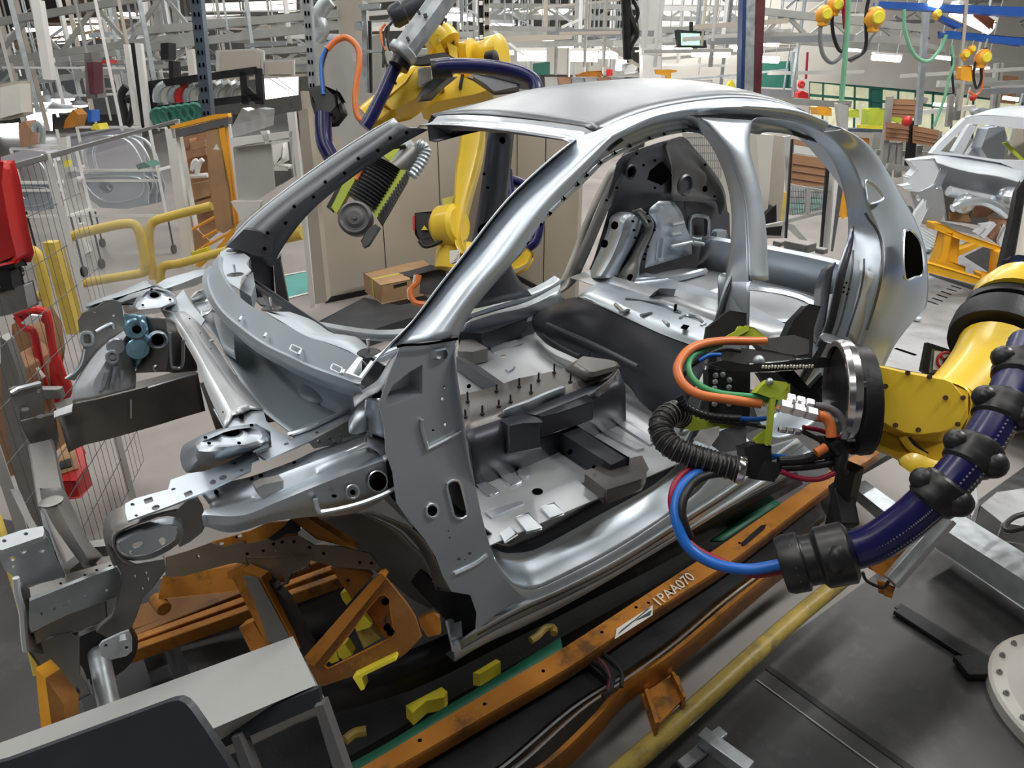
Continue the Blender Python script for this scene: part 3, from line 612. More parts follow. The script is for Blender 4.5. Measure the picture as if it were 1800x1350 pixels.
m = MB(); m.loft([[Vector((2.95, .66, 1.20)), Vector((2.95, -.62, 1.20))], [Vector((3.1, .66, 1.22)), Vector((3.1, -.62, 1.22))], [Vector((3.25, .66, 1.14)), Vector((3.25, -.62, 1.14))], [Vector((3.98, .62, 1.12)), Vector((3.98, -.58, 1.12))]], n=14, k=1); bo = build(m, 'boot_floor', FS, car, 'bright boot floor', sol=.004)
m = MB(); m.lathe(Vector((3.55, -.1, 1.125)), (0, 0, 1), [(.33, 0), (.32, .02), (.28, .022), (.26, .006)], 32, cap=False); m.tube([Vector((3.2, .5, 1.17)), Vector((3.5, .42, 1.16)), Vector((3.8, .45, 1.15))], .02, 8); build(m, 'spare_wheel_ring', BR, bo)
m = MB()
for s in ('1130 55 1190 110', '1160 110 1220 95', '1300 130 1370 115', '1450 160 1480 190'): a, b = on(m1(s), 'z', 1.235); m.tube([a, b], .008, 6)
m.tube(on(m1('1560 150 1600 130 1680 145 1720 180 1700 200'), 'z', 1.24), .008, 6); m.tube(on(m1('1200 20 1450 60 1560 110'), 'z', 1.24), .007, 6); m.loft([on(vB('560 820 620 800 850 860 900 900'), 'z', 1.25), on(vB('540 840 600 830 800 900 880 940'), 'z', 1.21)], n=8); build(m, 'seat_floor_bead', BR, rf)
m = MB(); m.lathe(on(m1([1525, 100]), 'z', 1.24)[0], (0, 0, 1), [(.006, 0), (.006, .03)], 8); m.plate(on(m1('1580 190 1620 200 1600 225 1560 215'), 'z', 1.245), (0, 0, .002)); build(m, 'seat_floor_hole', M_['hole black'], rf)
# rear end panel
m = MB(); rp = [(3.98, z) for z in (1.12, 1.30)]
m.loft([[Vector((3.92, .60, 1.12)), Vector((3.98, 0, 1.12)), Vector((3.92, -.56, 1.12))], [Vector((3.93, .60, 1.30)), Vector((4.0, 0, 1.30)), Vector((3.93, -.56, 1.30))], [Vector((3.97, .60, 1.31)), Vector((4.04, 0, 1.31)), Vector((3.97, -.56, 1.31))], [Vector((3.99, .60, 1.0)), Vector((4.06, 0, 1.0)), Vector((3.99, -.56, 1.0))]], n=16, k=3)
rep = build(m, 'rear_end_panel', Z, car, 'rear end panel under the tailgate opening', sol=.004)
b_ = pt(1400, 435, 'z', 1.31); m = MB(); m.box(b_ + Vector((0, -.02, .012)), (.1, .14, .05), .0); m.box(b_ + Vector((0.02, -.14, .005)), (.05, .05, .03)); m.box(b_ + Vector((0, .11, .005)), (.06, .05, .03)); build(m, 'latch_bracket', D_, rep, bev=.006)
m = MB(); m.loft([fy(vB('1225 730 1200 800 1190 900 1130 1050'), -.42), fy(vB('1280 700 1260 760 1240 900 1210 1060'), -.62)], n=14); m.loft([fy(vB('1230 760 1215 850 1210 950'), -.44), fy(vB('1265 745 1250 850 1235 960'), -.58)], n=8); build(m, 'near_wheel_housing', DK, car, 'dark near rear wheel housing edge', sol=.006)
m = MB(); m.plate(fy(PX('1500 640 1545 600 1560 570 1600 552 1598 536 1560 545 1520 590 1495 620'), -.66), (0, .3, 0)); build(m, 'rear_wheel_arch', DK, car)
# ================================================================== front structure of the car body
# far A: strut towers
def tower(rings, hole, mt, par, name='strut_tower'):
    m = MB()
    rr_ = [resample([pt(x, y, 'z', z) for x, y in vw(s)], 36, True) for vw, s, z in rings]
    # start every ring at the point furthest right in the picture so the rows match
    al = []
    for r_ in rr_:
        c = sum(r_, Vector()) / len(r_); i0 = max(range(36), key=lambda i: (r_[i] - c).dot(RT)); q = r_[i0:] + r_[:i0]
        if (q[9] - c).dot(FH) < 0: q = [q[0]] + q[:0:-1]
        al.append(q)
    m.loft(al, closed=True, k=1)
    t = build(m, name, mt, par, 'pressed strut tower with a round hole', sol=.004, ang=50)
    return t
tower([(v2, '75 450 80 400 100 350 170 315 250 275 380 230 520 195 640 185 720 215 790 270 800 340 740 400 600 470 300 560 120 560 90 520', 1.30),
       (v2, '180 400 185 340 255 285 400 235 520 212 640 205 705 235 750 300 740 350 640 400 500 440 380 490 260 500 210 470', 1.345),
       (v2, '190 350 215 330 280 292 400 245 510 218 610 208 690 235 720 290 690 330 590 365 450 380 300 400 220 400', 1.41),
       (v2, '225 345 240 328 300 300 400 256 500 232 600 222 670 245 695 290 660 322 570 352 450 366 320 375 250 372', 1.415),
       (v2, el(462, 280, 130, 62, -8), 1.402), (v2, el(462, 268, 90, 42, -5), 1.408), (v2, el(462, 265, 62, 30, -3), 1.40)], None, Z, car)
tower([(v1, '180 450 200 400 340 330 500 300 620 260 760 200 860 220 950 260 980 330 830 400 560 430 540 400 510 320', 1.31),
       (v1, '600 370 610 330 640 270 700 225 760 205 850 220 900 235 940 300 935 330 830 375 640 392', 1.38),
       (v1, '625 360 640 320 660 285 705 240 760 215 840 228 885 245 925 300 920 318 820 362 650 380', 1.415),
       (v1, el(775, 285, 100, 52, -8), 1.405), (v1, el(773, 272, 62, 32, -5), 1.41), (v1, el(772, 270, 40, 22, 0), 1.405)], None, Z, car)
m = MB(); m.plate(on(v2(el(462, 265, 64, 31, -3)), 'z', 1.385), (0, 0, -.002)); m.plate(on(v1(el(772, 270, 42, 23)), 'z', 1.39), (0, 0, -.002))
for x, y in ((262, 298), (290, 342), (516, 340), (610, 205)): m.plate([pt(px, py, 'z', 1.418) for px, py in v2(el(x, y, 15, 8))], (0, 0, .002))
for x, y in ((750, 218), (680, 345), (895, 302)): m.plate([pt(px, py, 'z', 1.418) for px, py in v1(el(x, y, 11, 6))], (0, 0, .002))
build(m, 'tower_hole', M_['hole black'], car)
# strut brace between the towers
z0 = 1.365
L = on(v1('825 385 870 455 930 480 1010 620 1110 800 1140 900 1220 1100 1330 1315'), 'z', z0)
r2_ = on(v1('930 410 970 480 1030 570 1110 700 1180 830 1250 950 1330 1090 1395 1215'), 'z', z0 + .004)
r3_ = on(v1('960 400 1000 470 1060 560 1150 690 1225 810 1300 930 1380 1060 1460 1195'), 'z', z0 + .012)
r4_ = on(v1('985 395 1030 470 1080 540 1180 690 1270 815 1350 940 1430 1050 1530 1165'), 'z', z0 + .004)
r5_ = on(v1('1010 400 1080 450 1150 520 1250 660 1370 850 1460 960 1540 1060 1630 1165'), 'z', z0)
m = MB(); m.loft([L, lerp(L, r2_, .9), r2_, lerp(r2_, r3_, .6), r3_, lerp(r3_, r4_, .4), r4_, lerp(r4_, r5_, .1), r5_], n=30); br_ = build(m, 'strut_brace', M_['satin steel'], car, 'long ribbed brace between the strut towers', sol=.005, ang=9)
m = MB(); m.plate(on(v1('850 380 1000 220 1060 330 1150 430 1170 460 1140 510 1080 520 1010 400'), 'z', z0), (0, 0, -.004)); m.plate(on(v2('320 80 690 60 720 170 790 240 880 280 940 340 700 460 660 430 760 370 750 250 640 190 400 225'), 'z', z0 - .004), (0, 0, -.004)); build(m, 'brace_foot', Z, br_)
m = MB()
for x, y, a, b in ((1045, 455, 12, 6), (1122, 567, 18, 6), (1208, 695, 15, 8), (1460, 1230, 20, 14), (1315, 1193, 7, 4)): m.plate(on(v1(rr(x, y, a * 2, b * 2, 0, .3)), 'z', z0 + .003), (0, 0, .002))
build(m, 'brace_hole', M_['hole black'], br_)
m = MB(); m.lathe(pt(*v1([1225, 628])[0], 'z', z0), (0, 0, 1), [(.009, 0), (.009, .004)], 10); build(m, 'brace_pin', BR, br_)
# basin in front of the cowl and firewall
A0 = [pt(x, y, 'z', 1.36) for x, y in ((332, 545), (372, 585), (405, 640), (435, 690), (462, 722), (520, 768))]
B0 = [pt(x, y, 'z', 1.30) for x, y in ((352, 548), (395, 585), (440, 645), (480, 700), (520, 735), (560, 755))]
B1 = [pt(x, y, 'z', 1.28) for x, y in ((372, 545), (430, 590), (490, 650), (545, 700), (590, 725), (620, 735))]
B2 = [pt(x, y, 'z', 1.36) for x, y in ((385, 540), (450, 590), (520, 640), (585, 680), (620, 700), (640, 712))]
B3 = [pt(x, y, 'z', 1.48) for x, y in ((378, 520), (440, 575), (510, 620), (570, 650), (610, 668), (640, 680))]
m = MB(); m.loft([A0, B0, B1, B2, B3], n=30, kr=4); bas = build(m, 'cowl_basin', M_['cowl steel'], car, 'blue-grey water basin in front of the cowl', sol=.004)
m = MB(); m.ball(pt(560, 690, 'z', 1.285), .07, 20, (.8, 1.3, .3)); m.ball(pt(505, 735, 'z', 1.28), .05, 18, (.6, 1.5, .4)); build(m, 'basin_bulge', M_['cowl steel'], bas)
m = MB(); m.plate(on(v4('440 1200 520 1220 600 1205 650 1240 600 1290 520 1300 480 1250'), 'z', 1.26), (0, 0, .002)); m.plate(on(v4('160 620 200 600 340 790 340 930 240 870'), 'z', 1.40), (0, 0, -.03)); build(m, 'basin_bracket', BR, bas)
# cowl: broad curved blue-grey channel
c0 = [pt(x, y, 'z', 1.505) for x, y in v4('100 260 78 340 100 450 180 580 330 730 500 870 720 990 900 1080 1180 1190 1385 1235')]
c1 = [pt(x, y, 'z', 1.53) for x, y in v4('150 220 120 330 150 450 240 600 400 740 600 880 830 990 1000 1070 1200 1140 1390 1210')]
c1b = [pt(x, y, 'z', 1.522) for x, y in v4('156 218 127 328 157 445 247 592 407 732 607 872 835 982 1005 1062 1205 1132 1395 1200')]
c2 = [pt(x, y, 'z', 1.575) for x, y in v4('215 130 212 240 290 390 400 500 540 600 740 705 930 810 1100 870 1280 940 1400 1005')]
c3 = [p + Vector((.015, 0, -.02)) for p in c2]
m = MB(); m.loft([shift(c0, x=.01, z=-.03), c0, lerp(c0, c1, .85), c1b, lerp(c1b, c2, .4), c2, c3], n=44); cow = build(m, 'cowl_panel', M_['cowl steel'], car, 'curved blue-grey cowl panel below the windscreen opening', sol=.004)
m = MB(); m.plate(on(v4('225 110 300 65 380 90 470 155 440 210 480 260 400 330 385 420 300 370 215 260'), 'z', 1.56), (0, 0, -.004)); m.plate(on(v4('385 425 430 330 495 275 510 380 480 480'), 'z', 1.50), (0, 0, -.05))
m.loft([on(v4('600 610 760 705 930 810 1100 860 1290 930 1400 1000'), 'z', 1.56), on(v4('800 610 990 680 1160 790 1330 810 1430 880 1500 980'), 'z', 1.50)], n=16); dp_ = build(m, 'dash_top', M_['cowl steel'], car, 'grey dash top behind the cowl', sol=.003)
for x, y in ((335, 100), (350, 300), (652, 580), (1462, 945)):
    c = on(v4([x, y]), 'z', 1.56)[0]; m = MB(); m.lathe(c, (0, 0, 1), [(.030, 0), (.026, .003)], 14); build(m, 'stud_recess', M_['black metal'], dp_); m = MB(); m.cyl(c, c + Vector((0, 0, .035)), .004, 8); build(m, 'weld_stud', M_['chrome'], dp_)
m = MB()
for x, y, a in ((390, 665, 50), (597, 803, 50), (884, 950, 50), (1175, 935, 50), (1170, 965, 50), (1245, 1110, 45), (1035, 870, 50), (998, 900, 60)): q = on(v4([x - 8, y + 14, x + 8, y - 14]), 'z', 1.55); m.tube(q, .004, 6)
for x, y in ((850, 920), (1190, 1080)): m.tube(on(v4(rr(x, y, 90, 50, 25, .2)), 'z', 1.552), .0022, 5, k=1, closed=True)
build(m, 'cowl_tab', M_['body white'], cow)
m = MB(); m.plate(on(v4('1265 1135 1370 1005 1410 1010 1330 1140 1380 1165 1480 1030 1500 1045 1400 1180'), 'z', 1.585), (0, 0, .006)); build(m, 'cowl_end_bracket', M_['body white'], cow, 'white bracket at the cowl end')
# near upper rail
u1_ = [pt(x, y, 'y', -.60) for x, y in v2('232 722 420 640 620 590 920 480 1090 400 1300 330 1480 262')]
u2_ = [pt(x, y, 'y', -.635) for x, y in v2('290 800 460 725 640 645 950 530 1120 468 1300 402 1480 330')]
u3_ = [pt(x, y, 'y', -.66) for x, y in v2('300 835 480 790 700 735 1000 620 1160 540 1330 470 1500 400')]
u4_ = [pt(x, y, 'y', -.735) for x, y in v2('250 850 540 862 800 762 1100 640 1250 582 1400 520 1610 440')]
u5_ = [pt(x, y, 'y', -.752) for x, y in v2('235 880 540 885 800 785 1100 662 1250 603 1400 545 1620 465')]
u6_ = [pt(x, y, 'y', -.75) for x, y in v2('250 960 470 1010 750 930 1050 890 1280 880 1450 840 1640 740')]
m = MB(); m.loft([u1_, lerp(u1_, u2_, .95), u2_, lerp(u2_, u3_, .4), u3_, lerp(u3_, u4_, .55), u4_, u5_, u6_], n=36); ur = build(m, 'upper_rail', Z, car, 'near upper front rail with a dished top', sol=.004, ang=50)
m = MB(); m.loft([on(v2('1480 262 1500 270 1620 300'), 'y', -.62), on(v2('1480 330 1540 350 1620 380'), 'y', -.70), on(v2('1300 410 1400 400 1500 365 1610 440'), 'y', -.735)], n=10); build(m, 'rail_end', BR, ur, sol=.004)
m = MB()
for x, y, a, b, yy in ((1560, 625, 65, 72, -.757), (1370, 707, 20, 20, -.757), (1230, 735, 20, 12, -.757), (933, 488, 16, 16, -.605), (680, 585, 16, 18, -.61), (612, 610, 14, 18, -.61), (343, 705, 16, 18, -.61), (205, 1195, 0, 0, -.5)):
    if a: m.plate(on(v2(el(x, y, a, b)), 'y', yy - .006), (0, -.002, 0))
build(m, 'rail_hole', M_['hole black'], ur)
m = MB(); m.tube(on(v2(el(1560, 625, 68, 75)), 'y', -.76), .0035, 6, k=1, closed=True); m.tube(on(v2(el(1370, 705, 48, 50)), 'y', -.76), .003, 6, k=1, closed=True); m.tube(on(v2('1090 760 1105 830 1150 855 1400 800 1600 725 1740 650'), 'y', -.762), .006, 6); m.tube(on(v2('1600 460 1660 430 1715 425'), 'y', -.76), .008, 6); build(m, 'pressed_bead', BR, ur)
m = MB(); m.plate(on(v2('645 680 700 650 850 620 850 680 700 760 670 740'), 'y', -.70), (0, .03, .0)); build(m, 'rail_insert', D_, ur)
# flat perforated strip along the fender line
s1 = on(v3('988 115 1060 75 1330 0') + v2('0 615 140 565 235 552 270 545 420 485 600 400 735 345 740 372 640 410 670 462 610 490 600 545 240 712 0 808') + v3('1010 250 990 180'), 'z', 1.355)
hs = [on(v3(el(1048, 120, 17, 12)), 'z', 1.355), on(v3(rr(1175, 88, 72, 40, -18, .2)), 'z', 1.355), on(v3(el(1232, 145, 34, 20, -20)), 'z', 1.355), on(v3(rr(1490, 35, 66, 38, -22, .2)), 'z', 1.355), on(v3(el(1078, 208, 14, 9)), 'z', 1.355), on(v2(el(20, 685, 18, 9, -15)), 'z', 1.355), on(v2(el(318, 632, 25, 18, -15)), 'z', 1.355), on(v2(el(393, 597, 32, 18, -15)), 'z', 1.355), on(v2(el(483, 487, 18, 10, -20)), 'z', 1.355), on(v2(el(533, 542, 15, 9)), 'z', 1.355)]
m = MB(); m.plate(s1, (0, 0, -.004), hs); sf = build(m, 'fender_flange', Z, car, 'flat perforated flange strip')
m = MB()
for h in hs: m.plate(shift(h, z=-.003), (0, 0, -.002))
build(m, 'flange_hole', M_['dark sheet'], sf)
s2 = on(v2('665 428 720 465 960 362 1340 190 1380 120 1340 70 1200 140 1040 190 890 265 940 300 820 330'), 'z', 1.365); m = MB(); m.plate(s2, (0, 0, -.004), [on(v2(el(872, 345, 20, 11, -15)), 'z', 1.365), on(v2(el(1105, 258, 14, 8)), 'z', 1.365)]); build(m, 'flange_strip', Z, car)
m = MB(); m.tube(on(v2('880 275 1040 225 1200 150 1345 85'), 'z', 1.372), .006, 6, k=2); m.plate(on(v2('600 390 720 345 740 365 625 412'), 'z', 1.372), (0, 0, .006)); build(m, 'strip_lip', BR, sf)
m = MB(); m.plate(on(v2('1040 330 1130 280 1230 230 1340 165 1480 110 1480 250 1300 300 1280 340 1080 380'), 'y', -.60), (0, .01, 0), [on(v2(el(x, y, 13)), 'y', -.60) for x, y in ((1115, 325), (1200, 300), (1275, 275), (1240, 330))]); build(m, 'rail_gusset', D_, car)
m = MB(); m.loft([on(v2('1480 0 1475 120 1475 250'), 'y', -.64), on(v2('1580 0 1570 80 1610 200 1615 300'), 'y', -.715)], n=12); m.loft([on(v2('1340 180 1400 80 1480 0'), 'y', -.62), on(v2('1345 260 1400 270 1475 250'), 'y', -.66)], n=8); build(m, 'pillar_web', Z, car, sol=.004)
m = MB(); m.loft([on(vA('365 900 400 870 440 845 500 800 560 700 640 625'), 'y', -.66), on(vA('370 945 420 905 460 880 500 860 560 770 620 660'), 'y', -.70)], n=20); m.plate(on(vA('495 690 540 665 600 640 620 650 530 705 500 705'), 'y', -.66), (0, .02, 0)); build(m, 'cowl_side_flange', M_['body white'], car, 'bright flange at the foot of the windscreen pillar', sol=.005)
m = MB(); m.loft([on(PX('640 655 690 600 726 563 773 500 813 450 889 353 963 283 1010 245'), 'y', [-.70, -.70, -.68, -.66, -.64, -.60, -.57, -.54, -.52][:8]), r0[0:1] + r0[0:7]], n=30); build(m, 'windscreen_flange', BR, car, 'narrow bonding flange along the near windscreen pillar', sol=.003)
# apron below the perforated strip, brackets at the near front corner
m = MB(); m.loft([on(v3('985 130 870 190 825 290 830 400 870 520 900 600'), 'y', -.55), on(v3('1010 240 930 270 900 340 890 420 930 520 1000 600'), 'y', -.60), on(v3('1400 160 1180 240 940 330 900 430 960 540 1080 600'), 'y', -.66)], n=20); fb = build(m, 'headlamp_bracket', D_, car, 'dished steel bracket at the near front corner', sol=.004)
o_ = on(v3('890 420 910 370 1100 280 1340 220 1420 240 1440 330 1400 440 1200 550 1000 560 900 480'), 'y', -.64); i_ = on(v3('940 440 960 410 1120 340 1330 280 1390 290 1400 340 1370 410 1190 510 1020 530 950 490'), 'y', -.675)
m = MB(); m.loft([o_, lerp(o_, i_, .4) , i_], closed=True, k=3); m.plate(i_, (0, .004, 0), [on(v3(rr(1090, 440, 90, 42, -18, .5)), 'y', -.675), on(v3(rr(1180, 480, 80, 60, -25, .2)), 'y', -.675), on(v3(rr(1285, 410, 50, 55, -25, .3)), 'y', -.675), on(v3(rr(1375, 335, 80, 42, -18, .5)), 'y', -.675), on(v3(el(1035, 497, 13, 13)), 'y', -.675)]); build(m, 'dished_plate', Z, fb, 'oval dished plate with slots', ang=60)
m = MB(); m.plate(on(v3('1010 255 1400 160 1480 90 1600 120 1640 260 1600 340 1500 420 1420 460 1450 330 1430 230 1330 210'), 'y', -.60), (0, .05, 0)); build(m, 'apron_web', D_, car)
m = MB(); m.plate(on(v3('870 470 1000 600 1300 550 1310 640 1200 790 1130 850 1080 1000 1030 1110 880 1180 765 1130 800 1080 890 1010 930 900 950 780 970 690 930 600'), 'y', -.60), (0, .012, 0), [on(v3(el(x, y, 13)), 'y', -.60) for x, y in ((1130, 785), (1175, 712), (1160, 665), (1070, 690), (1300, 573))]); lb = build(m, 'lower_bracket', D_, car, 'dark bracket reaching down from the near front corner', bev=.003)
m = MB(); m.plate(on(v3('785 1245 810 1210 960 1140 1020 1120 1045 1170 1045 1280 1000 1320 880 1348 800 1320'), 'y', -.64), (0, .006, 0), [on(v3(el(838, 1242, 17)), 'y', -.64), on(v3(el(1003, 1258, 17)), 'y', -.64)]); m.cyl(pt(*v3([975, 1150])[0], 'y', -.65), pt(*v3([978, 1200])[0], 'y', -.66), .008, 8); build(m, 'tow_tab', M_['body white'], lb, 'pale tab with two holes')
# near front longitudinal, bumper beam and crash boxes
m = MB(); m.plate(on(v3('235 885 700 700 925 615 965 690 930 850 540 990 250 1130 235 1100'), 'y', -.56), (0, .012, 0), [on(v3(el(x, y, 10, 13)), 'y', -.56) for x, y in ((328, 985), (432, 945), (550, 893), (675, 850), (843, 800))]); fp_ = build(m, 'front_side_plate', M_['galvanised'], car, 'pale perforated plate of the front crossmember', bev=.003)
m = MB(); m.plate(on(v3('235 870 200 790 560 660 910 565 930 600 700 700'), 'z', 1.13), (0, 0, -.03), [on(v3(el(x, y, 13, 9)), 'z', 1.13) for x, y in ((672, 678), (765, 640), (870, 605), (480, 745))]); build(m, 'front_beam', D_, car, 'front crossmember top')
m = MB(); m.plate(on(v3('250 1130 540 990 840 880 850 1030 640 1110 420 1160 300 1210'), 'y', -.52), (0, .05, 0)); m.loft([on(v3('400 1180 520 1100 620 1130'), 'y', -.50), on(v3('380 1250 400 1340 480 1500'), 'y', -.46)], n=8, k=2); m.plate(on(vG('260 620 360 700 360 860 390 900 410 950 330 990 280 960 230 900 130 760 150 640'), 'y', -.50), (0, .05, 0), [on(vG(el(335, 945, 26, 22)), 'y', -.50)]); build(m, 'lower_frame', D_, car, 'dark lower front frame', sol=0, bev=.004)
cbx = MB(); tf = on(v3('0 480 -60 400 180 320 340 290 350 330 340 370 20 480'), 'z', 1.36); cbx.plate(tf, (0, 0, -.01), [on(v3(el(205, 352, 18, 12)), 'z', 1.36), on(v3(el(33, 408, 18, 12)), 'z', 1.36)])
ff = on(v3('0 490 340 370 380 390 450 560 510 690 420 720 200 770 120 700 40 640 0 560'), 'y', -.50); cbx.plate(ff, (0, .008, 0), [on(v3(el(x, y, a, b)), 'y', -.50) for x, y, a, b in ((185, 490, 25, 18), (330, 485, 25, 14), (105, 610, 12, 12), (100, 550, 22, 18))])
cbx.plate(on(v3('345 300 380 330 470 580 520 690 500 700 380 400'), 'y', -.49), (.0, .08, 0)); build(cbx, 'crash_box', M_['galvanised'], car, 'grey boxed bracket at the front end', bev=.004)
m = MB(); m.tube(on(v3('125 700 140 830 175 960 185 1090 195 1200 205 1275'), 'y', -.53), .007, 6); build(m, 'front_edge_flange', M_['body white'], car)
m = MB(); m.loft([on(v3('120 700 135 830 170 960 185 1090 200 1280'), 'y', -.52), on(v3('230 790 240 900 240 1100 320 1220 340 1300'), 'y', -.50)], n=12); build(m, 'front_end_web', D_, car, sol=.004)
# beams seen from above between near and far ends
m = MB(); m.loft([[pt(x, y, 'z', 1.2) for x, y in v3('330 0 350 100 440 280 560 450 640 560 680 620')], [pt(x, y, 'z', 1.24) for x, y in v3('430 0 450 100 500 220 600 400 680 520 720 600')], [pt(x, y, 'z', 1.2) for x, y in v3('490 0 560 150 640 330 700 440 760 500 800 540')]], n=16); build(m, 'bumper_beam', D_, car, 'front bumper beam', sol=.01)
m = MB(); m.loft([[pt(x, y, 'z', 1.05) for x, y in v3('80 0 200 250 300 420')], [pt(x, y, 'z', 1.05) for x, y in v3('150 0 260 240 380 420')]], n=8); m.bar(pt(*v3([660, 480])[0], 'z', 1.12), pt(*v3([860, 460])[0], 'z', 1.12), .03, .03); m.bar(pt(*v3([520, 670])[0], 'z', 1.12), pt(*v3([690, 540])[0], 'z', 1.12), .03, .03); m.lathe(pt(*v3([410, 110])[0], 'z', 1.24), (0, 0, 1), [(.024, 0), (.026, .006), (.018, .010), (.008, .010)], 16); build(m, 'lower_crossmember', D_, car, sol=0)
# far longitudinal, inner wheelhouse, apron
m = MB()
ft = on(v1('0 1185 130 1130 300 1095 700 995 900 940 1115 885'), 'z', 1.17); fb2 = [p + Vector((0, -.005, -.15)) for p in ft]
m.loft([shift(ft, y=.07), ft, fb2, shift(fb2, y=.07)], n=24, k=2); m.loft([[Vector((1.0, .42, 1.17)), Vector((1.35, .42, 1.17))], [Vector((1.02, .40, .98)), Vector((1.35, .40, .94))]], n=4, k=1); lf = build(m, 'front_longitudinal', D_, car, 'far front longitudinal beam', sol=.004)
m = MB(); m.tube(on(v1('720 1000 900 945 1115 885'), 'z', 1.178), .005, 6, k=2); m.plate(on(v1('-20 1195 130 1135 120 1200 -20 1245'), 'z', 1.18), (0, 0, .006)); m.bar(pt(230, 703, 'y', pt(230, 700, 'z', 1.15).y - .01), pt(230, 735, 'y', pt(230, 700, 'z', 1.15).y - .01), .006, .006); build(m, 'beam_lip', BR, lf)
m = MB(); m.plate(on(v1('165 470 200 410 330 350 370 310 440 300 510 320 530 440 555 560 560 545 450 600 300 730 200 860 140 940 60 930 140 870 190 800 210 690 180 570'), 'y', .50), (0, .006, 0), [on(v1(el(300, 397, 11, 8)), 'y', .50), on(v1(el(450, 427, 12, 8)), 'y', .50)]); fw = build(m, 'apron_panel', D_, car, 'far front apron panel')
m = MB(); m.tube(on(v1(rr(238, 610, 85, 100, -5, .3)), 'y', .495), .006, 6, k=1, closed=True); m.tube(on(v1('70 925 140 870 190 800 215 690'), 'y', .495), .005, 6); m.tube(on(v1('310 550 360 520 430 490 450 530'), 'y', .495), .005, 6); build(m, 'pressed_bead', BR, fw)
a0 = on(v1('130 1110 130 1000 200 870 300 730 420 620 540 545'), 'y', .50); a1 = on(v1('300 1080 290 960 350 850 420 740 500 650 560 570'), 'y', .40); a2 = on(v1('620 1000 625 900 610 820 590 720 580 640 565 580'), 'y', .44)
m = MB(); m.loft([a0, lerp(a0, a1, .5) , a1, lerp(a1, a2, .5), a2], n=22, kr=3); wl = build(m, 'wheelhouse', M_['body white'], car, 'domed far front wheelhouse, bright reflection painted in', sol=.004)  # bright reflection put into the wheelhouse's white colour
m = MB()
for s in ('400 870 380 960 350 1020', '465 830 450 900 430 970', '515 860 515 950'): m.tube([p for p in on(v1(s), 'y', .40)], .007, 6, k=3)
m.tube(on(v1(rr(438, 755, 80, 90, -25, .4)), 'y', .395), .006, 6, k=1, closed=True); m.lathe(pt(*v1([470, 670])[0], 'y', .40), (0, -1, 0), [(.03, 0), (.025, .004)], 14); m.lathe(pt(*v1([438, 750])[0], 'y', .40), (0, -1, 0), [(.012, 0), (.010, .008)], 10); build(m, 'pressed_bead', Z, wl)
m = MB(); b0 = on(v1('535 410 545 540 575 640 600 760 625 850'), 'y', .44); b1 = on(v1('640 420 680 560 720 610 690 720 640 820'), 'y', .38); b2 = on(v1('700 425 725 560 730 620 700 720 650 810'), 'y', .42); m.loft([b0, b1, b2], n=18, kr=2); bt = build(m, 'tower_side', M_['blue reflection steel'], car, 'side of the far strut tower, blue reflection painted in', sol=.004)
m = MB(); m.lathe(pt(*v1([625, 530])[0], 'y', .385), (0, -1, .1), [(.036, 0), (.030, .004), (.022, .003), (.02, -.006)], 24); m.lathe(pt(*v1([640, 690])[0], 'y', .385), (0, -1, .1), [(.036, 0), (.033, .003), (.001, .004)], 24); build(m, 'pressed_ring', M_['blue reflection steel'], bt); m = MB(); m.lathe(pt(*v1([632, 535])[0], 'y', .375), (0, -1, .1), [(.014, 0), (.014, .003)], 14); build(m, 'tower_port', M_['hole black'], bt)
m = MB(); m.loft([on(v1('620 880 640 820 700 720 730 600 700 430'), 'y', .42), on(v1('860 870 870 800 880 700 880 600 850 440'), 'y', .40), on(v1('920 880 930 800 920 700 900 600 880 450'), 'y', .43), on(v1('1110 860 1100 800 1010 640 960 560 930 480'), 'y', .45)], n=20, kr=2); tw = build(m, 'tower_front', D_, car, 'brown-grey front of the far strut tower', sol=.004)
m = MB(); m.lathe(pt(*v1([798, 620])[0], 'y', .39), (0, -1, .1), [(.033, 0), (.026, .012), (.020, .0)], 18); m.tube(on(v1('890 560 905 800 930 840 990 820 1000 620'), 'y', .40), .006, 6); m.tube(on(v1('790 820 770 840 790 865'), 'y', .39), .006, 6); build(m, 'pressed_ring', Z, tw)
m = MB(); m.lathe(pt(*v1([798, 620])[0], 'y', .375), (0, -1, .1), [(.019, 0), (.019, .003)], 14); build(m, 'tower_port', M_['hole black'], tw)
# far fender flange and engine bay end
m = MB(); m.loft([on(v1('235 340 350 290 500 240 700 150 720 180'), 'z', 1.33), on(v1('230 360 360 315 520 270 640 230 770 185'), 'z', 1.36), on(v1('240 370 370 330 530 290 660 250 780 200'), 'z', 1.32)], n=16, k=2); m.loft([on(v1('780 190 860 140 960 110 1080 75 1170 60'), 'z', 1.36), on(v1('840 220 900 200 990 170 1090 130 1170 100'), 'z', 1.36), on(v1('860 240 930 230 1010 210 1090 190 1150 160'), 'z', 1.31)], n=16, k=2); build(m, 'far_fender_flange', Z, car, 'far side perforated fender flange', sol=.004)
m = MB(); m.loft([on(v1('1060 290 1100 240 1160 220'), 'z', 1.36), on(v1('1080 340 1130 330 1200 310'), 'z', 1.30), on(v1('1150 430 1200 410 1230 370'), 'z', 1.37)], n=10, kr=3); build(m, 'bright_corner', BR, car, sol=.004)
